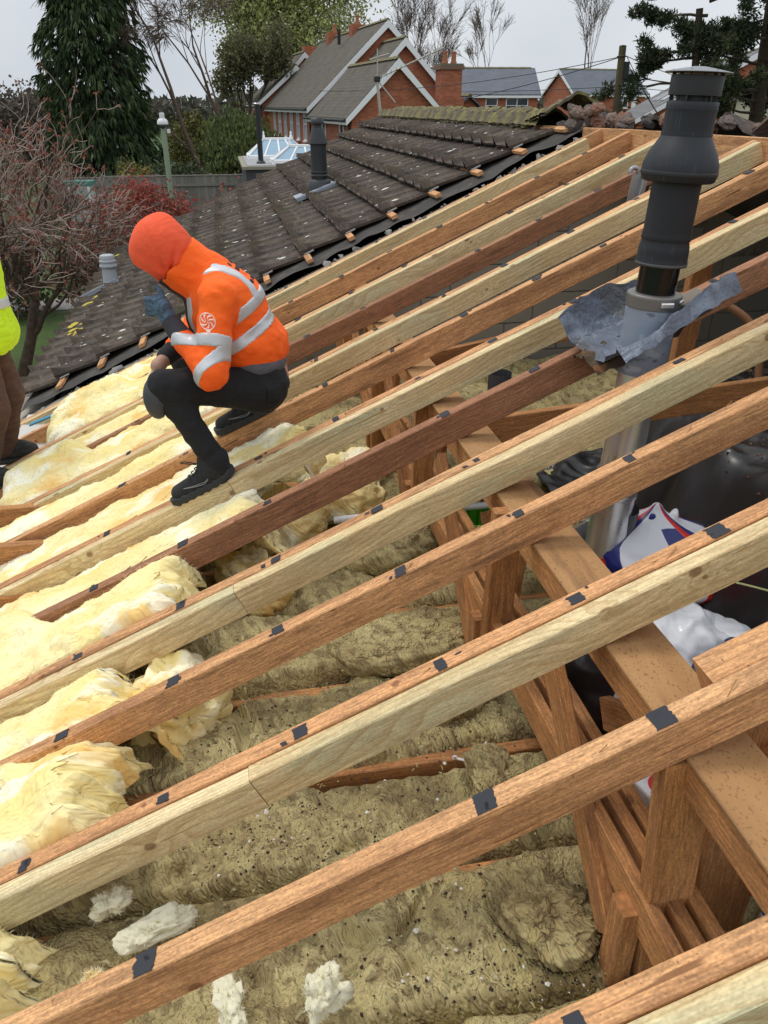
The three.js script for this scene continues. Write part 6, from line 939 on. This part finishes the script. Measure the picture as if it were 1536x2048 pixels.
M.brick = mapM(brickTex, 1.8, 1.2); M.slateMoss = mapM(slateTex([0.41, 0.385, 0.345], [0.32, 0.30, 0.275], [0.38, 0.355, 0.28], 881), 2.4, 2.2); M.slate = mapM(slateTex([0.40, 0.42, 0.46], [0.35, 0.37, 0.41], null, 891), 2.4, 2.2, 0.7); M.slateOld = mapM(slateTex([0.44, 0.44, 0.45], [0.36, 0.36, 0.37], [0.56, 0.56, 0.55], 897), 2.4, 2.2);
M.white = std([0.82, 0.83, 0.84], 0.5); M.glass = std([0.03, 0.04, 0.05], 0.08); M.gutter = std([0.015, 0.015, 0.016], 0.4);
function gableBlock(parent, name, x, z, w, len, eave, ridge, roofMat, o = {}) {   // gable faces +z (front at z), ridge runs to -z
  const g = new THREE.Group(); g.name = name; g.position.set(x, 0, z); parent.add(g); const mb = new MB(), h = w / 2;
  const F = [[-h, 0], [h, 0], [h, eave], [0, ridge], [-h, eave]]; mb.face(F.map(p => [p[0], p[1], 0]), F); mb.face(F.slice().reverse().map(p => [p[0], p[1], -len]), F); mb.face([[-h, 0, -len], [-h, 0, 0], [-h, eave, 0], [-h, eave, -len]], [[-len, 0], [0, 0], [0, eave], [-len, eave]]); mb.face([[h, 0, 0], [h, 0, -len], [h, eave, -len], [h, eave, 0]], [[0, 0], [-len, 0], [-len, eave], [0, eave]]); part('wall', mb.geo(), o.wall || M.brick, g);
  const rb = new MB(), ov = 0.28, sl = (ridge - eave) / h, ex = h + ov, ey = eave - sl * ov, fr = 0.22, L = Math.hypot(ex, ridge - ey);
  for (const s of [-1, 1]) { const A = [0, ridge + 0.1, fr], B = [s * ex, ey + 0.1, fr], C = [s * ex, ey + 0.1, -len - fr], D = [0, ridge + 0.1, -len - fr]; rb.face(s > 0 ? [A, B, C, D] : [B, A, D, C], s > 0 ? [[0, L], [0, 0], [len, 0], [len, L]] : [[0, 0], [0, L], [len, L], [len, 0]]); const dn = p => [p[0], p[1] - 0.09, p[2]]; rb.face([B, C, dn(C), dn(B)]); rb.face([A, B, dn(B), dn(A)]); }
  part('roof', rb.geo(), roofMat, g);
  if (!o.noBarge) for (const s of [-1, 1]) { const bb = new MB(), th = 0.26, z0 = fr + 0.005, z1 = fr + 0.045; const P = [[0, ridge + 0.07], [s * ex, ey + 0.07], [s * ex, ey + 0.07 - th * 0.9], [0, ridge + 0.07 - th * 1.25]]; bb.face(P.map(p => [p[0], p[1], z1])); for (let k = 0; k < 4; k++) { const a = P[k], c = P[(k + 1) % 4]; bb.face([[a[0], a[1], z0], [c[0], c[1], z0], [c[0], c[1], z1], [a[0], a[1], z1]]); } part('barge_board', bb.geo(), M.white, g); }
  part('fascia', boxGeo(-ex - 0.01, ey - 0.14, -len - fr, -ex + 0.02, ey + 0.02, fr), M.white, g); part('fascia', boxGeo(ex - 0.02, ey - 0.14, -len - fr, ex + 0.01, ey + 0.02, fr), M.white, g);
  part('gutter', new THREE.CylinderGeometry(0.06, 0.06, len + 2 * fr, 8).rotateX(Math.PI / 2).translate(-ex - 0.07, ey + 0.02, -len / 2), M.gutter, g);
  if (!o.noPipe) part('downpipe', new THREE.CylinderGeometry(0.04, 0.04, eave - 0.2, 8).translate(-h - 0.06, (eave - 0.2) / 2, -0.25), M.gutter, g);
  part('ridge_tiles', (() => { const q = new MB(); for (let k = 0; k < len / 0.45; k++) { const z0 = fr - k * 0.45, z1 = z0 - 0.43, y = ridge + 0.13 + (k % 2) * 0.008; q.face([[-0.14, y - 0.08, z0], [0, y + 0.03, z0], [0, y + 0.03, z1], [-0.14, y - 0.08, z1]]); q.face([[0, y + 0.03, z0], [0.14, y - 0.08, z0], [0.14, y - 0.08, z1], [0, y + 0.03, z1]]); q.face([[-0.14, y - 0.08, z0], [0.14, y - 0.08, z0], [0, y + 0.03, z0]]); } return q.geo(); })(), o.ridgeMat || std([0.16, 0.14, 0.07], 0.95), g);
  return g;
}
function win(parent, x, y, z, w, h, face, bars = 1) {   // face 'x-' on a wall facing -x, 'z+' facing +z
  const g = new THREE.Group(); g.name = 'window'; parent.add(g); g.position.set(x, y, z); if (face === 'x-') g.rotation.y = -Math.PI / 2; const f = new MB(), t = 0.06; f.box(-w / 2, -h / 2, 0, w / 2, -h / 2 + t, 0.05); f.box(-w / 2, h / 2 - t, 0, w / 2, h / 2, 0.05); f.box(-w / 2, -h / 2 + t, 0, -w / 2 + t, h / 2 - t, 0.05); f.box(w / 2 - t, -h / 2 + t, 0, w / 2, h / 2 - t, 0.05); for (let k = 1; k <= bars; k++) f.box(-w / 2 + w * k / (bars + 1) - 0.03, -h / 2 + t, 0.002, -w / 2 + w * k / (bars + 1) + 0.03, h / 2 - t, 0.045); f.box(-w / 2 + t, 0.1, 0.004, w / 2 - t, 0.14, 0.04); part('frame', f.geo(), M.white, g); part('pane', boxGeo(-w / 2 + t, -h / 2 + t, 0.01, w / 2 - t, h / 2 - t, 0.018), M.glass, g); part('sill', boxGeo(-w / 2 - 0.05, -h / 2 - 0.07, 0.0, w / 2 + 0.05, -h / 2 - 0.003, 0.11), M.white, g); return g;
}
function pots(parent, x, y, z, list) { for (const dx of list) part('chimney_pot', lathe([[0.13, 0], [0.13, 0.08], [0.105, 0.1], [0.095, 0.38], [0.115, 0.4], [0.115, 0.44], [0.08, 0.44]], 16), std([0.36, 0.13, 0.07], 0.9), parent).position.set(x + dx, y, z); }
{
  const t = thing('brick_house', 'red brick house with stepped gables and mossy slate roofs', 'house', [7.35, 0, -35.3]); t.rotation.y = 5.2 * R;
  const near = gableBlock(t, 'front_gable', 0, 0, 3.9, 8.2, 4.15, 6.05, M.slateMoss); const mid = gableBlock(t, 'middle_gable', 1.78, -4.8, 5.6, 4, 4.3, 7.1, M.slateMoss); const big = gableBlock(t, 'main_gable', 1.95, -8.2, 7.8, 14.5, 4.5, 8.05, M.slateMoss); const far = gableBlock(t, 'rear_gable', -0.05, -22.4, 4.6, 6, 4.75, 6.65, M.slateMoss); const far2 = gableBlock(t, 'rear_gable', 0.95, -24.4, 5.6, 6, 4.75, 7.5, M.slateMoss);
  for (let k = 0; k < 6; k++) win(big, -3.9 - 0.02, 3.45, -1.6 - k * 2.0, 0.75, 1.3, 'x-', 1);
  win(near, -1.97, 3.2, -1.6, 0.75, 1.35, 'x-', 0); win(near, -1.97, 3.2, -5.2, 0.75, 1.35, 'x-', 0); win(far, -2.32, 3.6, -1.5, 0.7, 1.3, 'x-', 0); win(far, -2.32, 3.6, -3.6, 0.7, 1.3, 'x-', 0);
  const ch = new THREE.Group(); ch.name = 'chimney'; ch.position.set(2.35, 0, -0.3); t.add(ch); part('stack', boxGeo(-0.46, 0, -0.4, 0.46, 5.75, 0.3), M.brick, ch); part('shoulder', boxGeo(-0.55, 0, -0.5, 0.55, 4.72, 0.38), M.brick, ch); part('corbel', boxGeo(-0.53, 5.752, -0.47, 0.53, 5.9, 0.37), std([0.20, 0.12, 0.085], 0.95), ch); part('flaunching', boxGeo(-0.5, 5.902, -0.44, 0.5, 5.97, 0.34), std([0.16, 0.15, 0.1], 0.95), ch); pots(ch, 0, 5.97, -0.05, [-0.19, 0.19]);
  const c2 = new THREE.Group(); c2.name = 'chimney'; c2.position.set(1.95, 0, -14); t.add(c2); part('stack', boxGeo(-0.4, 6.5, -0.4, 0.4, 8.35, 0.4), M.brick, c2); pots(c2, 0, 8.35, 0, [0]); const c3 = new THREE.Group(); c3.name = 'chimney'; c3.position.set(1.95, 0, -19.5); t.add(c3); part('stack', boxGeo(-0.5, 6.5, -0.4, 0.5, 8.35, 0.4), M.brick, c3); pots(c3, 0, 8.35, 0, [0]); const c4 = new THREE.Group(); c4.name = 'chimney'; c4.position.set(1.6, 0, -26); t.add(c4); part('stack', boxGeo(-0.4, 6, -0.4, 0.4, 8.0, 0.4), M.brick, c4);
  part('roof_vent', new THREE.CylinderGeometry(0.09, 0.09, 0.7, 10).translate(0.9, 7.75, -14), M.gutter, t);
  const lean = gableBlock(t, 'side_roof', 3.6, -1.2, 2.0, 3, 4.0, 4.75, M.slate, { noBarge: true, noPipe: true });
}
{
  const t = thing('slate_house', 'long brick house with dark slate roof left of the telegraph pole', 'house', [13.4, 0, -70]); t.rotation.y = -99 * R; const b = gableBlock(t, 'block', 0, 0, 6, 12, 5.25, 7.0, M.slate, { noBarge: true }); for (const [z, w, bb] of [[-8.4, 0.95, 0], [-10.4, 1.75, 1], [-4, 1.7, 1]]) win(b, 3.02, 4.3, z, w, 1.3, 'x-', bb).rotation.y = Math.PI / 2; part('wall_pipe', new THREE.CylinderGeometry(0.05, 0.05, 5, 8).translate(3.08, 2.5, -6.4), M.gutter, b);
}
{
  const t = thing('slate_house', 'brick gabled house with white trim right of the brown thicket', 'house', [34.2, 0, -84]); t.rotation.y = -84 * R; const b = gableBlock(t, 'block', 0, 0, 6.4, 8, 5.5, 7.55, M.slate); win(b, 3.25, 4.75, -5.4, 1.2, 1.1, 'x-', 1).rotation.y = Math.PI / 2; part('porch_post', boxGeo(3.25, 3.6, -6.9, 3.35, 5.4, -6.4), M.white, b);
}
{
  const t = thing('skylight_house', 'weathered slate roof with four roof windows right of the telegraph pole', 'house', [28.4, 0, -42]); t.rotation.y = -24 * R; const b = gableBlock(t, 'block', 0, 0, 12.2, 22, 3.75, 7.1, M.slateOld); const sl = (7.1 - 3.75) / 6.1;
  for (const [x, z] of [[-3.9, -3.2], [-3.9, -4.8], [-3.9, -8.5], [-3.9, -11.5]]) { const g = new THREE.Group(); g.name = 'roof_window'; b.add(g); g.position.set(x, 7.1 + 0.13 + sl * x, z); g.rotation.z = Math.atan(sl); part('frame', new RoundedBoxGeometry(1.7, 0.08, 1.0, 1, 0.02), std([0.3, 0.31, 0.32], 0.5), g); part('pane', new THREE.BoxGeometry(1.5, 0.02, 0.82).translate(0, 0.045, 0), std([0.7, 0.75, 0.8], 0.05, { metalness: 0.6 }), g); }
}
{
  const t = thing('cream_house', 'cream rendered house behind the pine', 'house', [27.4, 0, -36]); t.rotation.y = -30 * R; const b = gableBlock(t, 'block', 0, 0, 7, 8, 4.7, 6.2, M.slateOld, { wall: std([0.56, 0.51, 0.40], 0.9), noBarge: true }); win(b, -1.5, 3.2, 0.01, 1.1, 1.0, 'z+', 1); win(b, 1.2, 3.2, 0.01, 1.1, 1.0, 'z+', 1);
}
// weathered shed, dark grey extension with roof lanterns
{
  const t = thing('shed', 'weathered wooden shed with shallow felt roof', 'shed', [2.0, 0, -46.5]); const wd = [std([0.13, 0.115, 0.10], 0.95), std([0.16, 0.14, 0.12], 0.95)]; for (let k = 0; k < 9; k++) part('board', boxGeo(-1.5, k * 0.24, 1.0 + (k % 2) * 0.004, 1.5, k * 0.24 + 0.232, 1.03), wd[k % 2], t); part('side_wall', boxGeo(-1.5, 0, -1.2, -1.46, 2.2, 0.99), wd[0], t); part('side_wall', boxGeo(1.46, 0, -1.2, 1.5, 2.2, 0.99), wd[0], t); const mb = new MB(); mb.face([[-1.7, 2.15, 1.2], [0, 2.55, 1.2], [0, 2.55, -1.4], [-1.7, 2.15, -1.4]]); mb.face([[0, 2.55, 1.2], [1.7, 2.15, 1.2], [1.7, 2.15, -1.4], [0, 2.55, -1.4]]); mb.face([[-1.6, 2.16, 1.04], [1.6, 2.16, 1.04], [0, 2.52, 1.04]]); part('roof', mb.geo(), std([0.10, 0.10, 0.095], 0.95, { side: THREE.DoubleSide }), t);
}
{
  const t = thing('grey_extension', 'dark grey flat roofed extension carrying white roof lanterns', 'building', [0.68, 0, -24]); const dk = std([0.045, 0.05, 0.058], 0.7); part('wall', boxGeo(0, 0, -5, 4.2, 2.85, 0), dk, t); part('roof_deck', boxGeo(-0.1, 2.853, -5.1, 4.3, 2.93, 0.1), std([0.26, 0.24, 0.18], 0.9), t); part('roof_felt', boxGeo(0.05, 2.934, -4.9, 4.15, 2.95, -0.08), std([0.30, 0.30, 0.31], 0.8), t); win(t, 0.55, 1.75, 0.01, 0.6, 1.3, 'z+', 0); win(t, 2.2, 1.75, 0.01, 0.7, 1.3, 'z+', 0);
  const lantern = (x, z, w, d, h, label) => { const g = thing('roof_lantern', label, 'skylight', [0.68 + x, 2.952, -24 + z], 'white framed roof lanterns'); const gl = new THREE.MeshStandardMaterial({ color: lin(0.30, 0.42, 0.52), roughness: 0.06, metalness: 0.3 }); const hw = w / 2, hd = d / 2, rr = hw * 0.45, B = [[-hw, 0.1, hd], [hw, 0.1, hd], [hw, 0.1, -hd], [-hw, 0.1, -hd]], T = [[-rr, h, 0.12], [rr, h, 0.12], [rr, h, -0.12], [-rr, h, -0.12]]; part('kerb', boxGeo(-hw - 0.04, 0, -hd - 0.04, hw + 0.04, 0.1, hd + 0.04), M.white, g);
    for (let k = 0; k < 4; k++) { const a = B[k], b = B[(k + 1) % 4], c = T[(k + 1) % 4], e = T[k], q = new MB(); q.face([a, b, c, e]); part('pane', q.geo(), gl, g); const bars = new MB(); const n = 4; for (let j = 0; j <= n; j++) { const p = V(...a).lerp(V(...b), j / n), s = V(...e).lerp(V(...c), j / n); bars.tube(p, s, 0.028, 0.028, 6); } bars.tube(V(...a), V(...b), 0.035, 0.035, 6); part('glazing_bars', bars.geo(), M.white, g); }
    part('ridge_bar', boxGeo(-rr - 0.04, h - 0.02, -0.15, rr + 0.04, h + 0.04, 0.15), M.white, g); for (const s of [-1, 1]) part('finial', lathe([[0.03, 0], [0.045, 0.05], [0.02, 0.1], [0.03, 0.15], [0, 0.2]], 10), M.white, g).position.set(s * rr, h + 0.04, 0); };
  lantern(1.15, -3.4, 1.9, 1.5, 0.55, 'white roof lantern with blue glass behind the black stove pipe'); lantern(1.75, -0.9, 1.9, 1.2, 0.45, 'white roof lantern nearest the tiled roof, with finials'); lantern(2.9, -2.2, 1.7, 1.4, 0.45, 'white roof lantern tucked beside the black gas flue');
  const p = thing('stove_pipe', 'tall thin black stove pipe with silver cap', 'flue', [1.15, 2.95, -24.9]); part('pipe', lathe([[0.075, 0], [0.075, 1.52]], 16), std([0.012, 0.012, 0.014], 0.45), p); part('collar', lathe([[0.14, 0], [0.12, 0.05], [0.077, 0.08]], 16), std([0.02, 0.02, 0.02], 0.5), p); part('cap', lathe([[0.08, 1.52], [0.115, 1.525], [0.11, 1.56], [0, 1.57]], 16), std([0.5, 0.5, 0.5], 0.3, { metalness: 0.7 }), p);
}
// wooden fences with single boards
{
  const wd = [std([0.20, 0.185, 0.165], 0.95), std([0.24, 0.22, 0.195], 0.95), std([0.165, 0.155, 0.14], 0.95)], r = rng(131);
  const fence = (x0, z0, x1, z1, h, label, grp) => { const L = Math.hypot(x1 - x0, z1 - z0), a = -Math.atan2(z1 - z0, x1 - x0), t = thing('garden_fence', label, 'fence', [x0, 0, z0], grp); t.rotation.y = a; const n = Math.round(L / 0.135), bg = new THREE.BoxGeometry(0.128, h, 0.02); for (let k = 0; k < n; k++) part('board', bg, wd[Math.floor(r() * 3)], t).position.set((k + 0.5) * L / n, h / 2 + 0.03 + (r() - 0.5) * 0.03, (r() - 0.5) * 0.012); for (let k = 0; k <= Math.ceil(L / 1.8); k++) part('post', new THREE.BoxGeometry(0.1, h + 0.1, 0.1), wd[2], t).position.set(Math.min(L, k * 1.8), (h + 0.1) / 2, -0.07); for (const y of [0.35, h - 0.25]) part('rail', new THREE.BoxGeometry(L, 0.08, 0.04), wd[0], t).position.set(L / 2, y, 0.035); part('capping', new THREE.BoxGeometry(L, 0.03, 0.07), wd[1], t).position.set(L / 2, h + 0.06, 0); };
  fence(-4.0, -30.2, 0.95, -30.2, 2.22, 'grey weathered board fence directly beyond the red hedge', 'weathered garden fences'); fence(-1.2, -37.4, 2.9, -37.0, 1.7, 'grey board fence behind the round clipped bush', 'weathered garden fences'); fence(-6.5, -36.2, -2.6, -36.4, 1.75, 'patched grey fence with pale posts below the forsythia', 'weathered garden fences');
  fence(2.0, -40.5, 4.2, -40.2, 2.0, 'reddish brown fence in front of the weathered shed', 'weathered garden fences');
}
{ const t = thing('camera_post', 'pale green post with white camera housing on top', 'post', [-1.56, 0, -25.95]); part('post', lathe([[0.085, 0], [0.075, 3.95], [0, 3.96]], 14), std([0.24, 0.29, 0.20], 0.7), t); part('housing', new THREE.SphereGeometry(0.16, 18, 12, 0, 6.3, 0, 1.7).translate(0, 3.98, 0), std([0.7, 0.71, 0.72], 0.4), t); part('lens', new THREE.SphereGeometry(0.1, 14, 10).translate(0, 3.94, 0.06), std([0.05, 0.05, 0.05], 0.2), t); part('top_box', new RoundedBoxGeometry(0.14, 0.16, 0.14, 2, 0.02).translate(0, 4.18, 0), std([0.68, 0.68, 0.66], 0.5), t); part('side_box', new RoundedBoxGeometry(0.1, 0.12, 0.1, 2, 0.02).translate(0.14, 3.78, 0), std([0.7, 0.71, 0.72], 0.4), t); }
{ const t = thing('garden_store', 'small green topped garden store beside the patched fence', 'store', [-5.9, 0, -33.4]); part('box', boxGeo(0, 0, -0.6, 1.0, 1.75, 0), std([0.42, 0.44, 0.42], 0.8), t); part('lid', boxGeo(-0.05, 1.754, -0.65, 1.05, 1.9, 0.05), std([0.06, 0.20, 0.17], 0.7), t); part('door_frame', boxGeo(0.1, 0.1, 0.004, 0.18, 1.7, 0.03), M.white, t); part('door_frame', boxGeo(0.82, 0.1, 0.004, 0.9, 1.7, 0.03), M.white, t); }
// telegraph pole, wires, aerial
{
  const t = thing('telegraph_pole', 'mossy wooden telegraph pole with black junction box', 'pole', [13.14, 0, -27]); part('pole', lathe([[0.15, 0], [0.115, 6.15], [0, 6.17]], 14), new THREE.MeshStandardMaterial({ roughness: 0.95, map: tex(64, 512, (u, v, o) => { mixc(o, [0.34, 0.30, 0.22], [0.25, 0.22, 0.17], pf(u, v, 16, 911, 3)); tint(o, [0.33, 0.36, 0.16], sstep(0.55, 0.75, pf(u, v, 8, 913, 3)) * 0.7); }) }), t); part('junction_box', new RoundedBoxGeometry(0.18, 0.5, 0.16, 2, 0.02).translate(0.16, 5.45, 0.05), std([0.012, 0.012, 0.013], 0.5), t); part('bracket', new THREE.TorusGeometry(0.14, 0.02, 6, 16).rotateX(Math.PI / 2).translate(0, 5.85, 0), M.gutter, t); t.rotation.z = 0.02;
  const wire = (a, b, sag, label, rad = 0.012) => { const A = V(...a), Bv = V(...b), m = A.clone().lerp(Bv, 0.5); m.y -= sag; solo('overhead_wire', new THREE.TubeGeometry(new THREE.QuadraticBezierCurve3(A, m, Bv), 24, rad, 5), std([0.03, 0.03, 0.032], 0.7), label, 'wire', 'overhead wires of the telegraph pole'); };
  const top = [13.05, 5.85, -27]; wire(top, [9.9, 4.6, -36.5], 0.25, 'overhead wire from the pole down to the brick chimney', 0.014); wire(top, [4.5, 5.0, -38], 0.6, 'long sagging overhead wire crossing the brick gable'); wire([13.1, 5.0, -27], [9.5, 5.3, -52], 0.3, 'lower overhead wire running behind the gables'); wire([13.2, 5.85, -27], [25, 4.9, -38], 0.3, 'overhead wire towards the skylight roof'); wire([13.2, 5.85, -27], [22, 3.7, -40], 0.2, 'steep overhead wire towards the skylight roof'); wire([13.2, 5.7, -27], [17, 3.3, -30], 0.05, 'overhead wire dropping behind the bare ridge'); wire([13.2, 5.0, -27], [30, 5.2, -48], 0.2, 'level overhead wire into the pine');
}
{
  const al = std([0.45, 0.43, 0.38], 0.5, { metalness: 0.3 }), t = thing('tv_aerial', 'long television aerial on a mast above the mossy ridge', 'aerial', [3.19, 3.9, -16.7]); const mb = new MB(); mb.tube(V(0, 0, 0), V(-0.12, 1.08, 0), 0.028, 0.028, 8); part('mast', mb.geo(), al, t); const b = new MB(); const A = V(-0.12, 1.0, 0), E = V(1.26, 1.55, -0.2); b.tube(A, E, 0.014, 0.014, 6); part('boom', b.geo(), al, t); for (let k = 0; k < 14; k++) { const p = A.clone().lerp(E, (k + 1) / 14), q = new MB(), s = 0.13 - k * 0.005; q.tube(p.clone().add(V(0.02, -0.01, -s)), p.clone().add(V(-0.02, 0.01, s)), 0.006, 0.006, 4); q.tube(p.clone().add(V(0, -0.035, 0)), p.clone().add(V(0, 0.035, 0)), 0.006, 0.006, 4); part('element', q.geo(), al, t); } const c = new MB(); c.tube(V(-0.1, 0.98, 0), V(0.24, 0.6, 0.05), 0.014, 0.014, 6); c.tube(V(-0.1, 0.98, 0), V(-0.1, 1.5, 0), 0.012, 0.012, 6); c.tube(V(-0.26, 1.32, 0), V(0.12, 1.42, 0), 0.012, 0.012, 6); part('reflector', c.geo(), al, t); part('clamp', new RoundedBoxGeometry(0.12, 0.1, 0.1, 2, 0.02).translate(-0.11, 1.0, 0), M.gutter, t);
  part('bracket_base', boxGeo(-0.06, -0.25, -0.06, 0.06, 0.02, 0.06), al, t); t.userData.label = 'long television aerial on a mast above the mossy ridge';
}
shade(scene);
renderer.render(scene, camera);
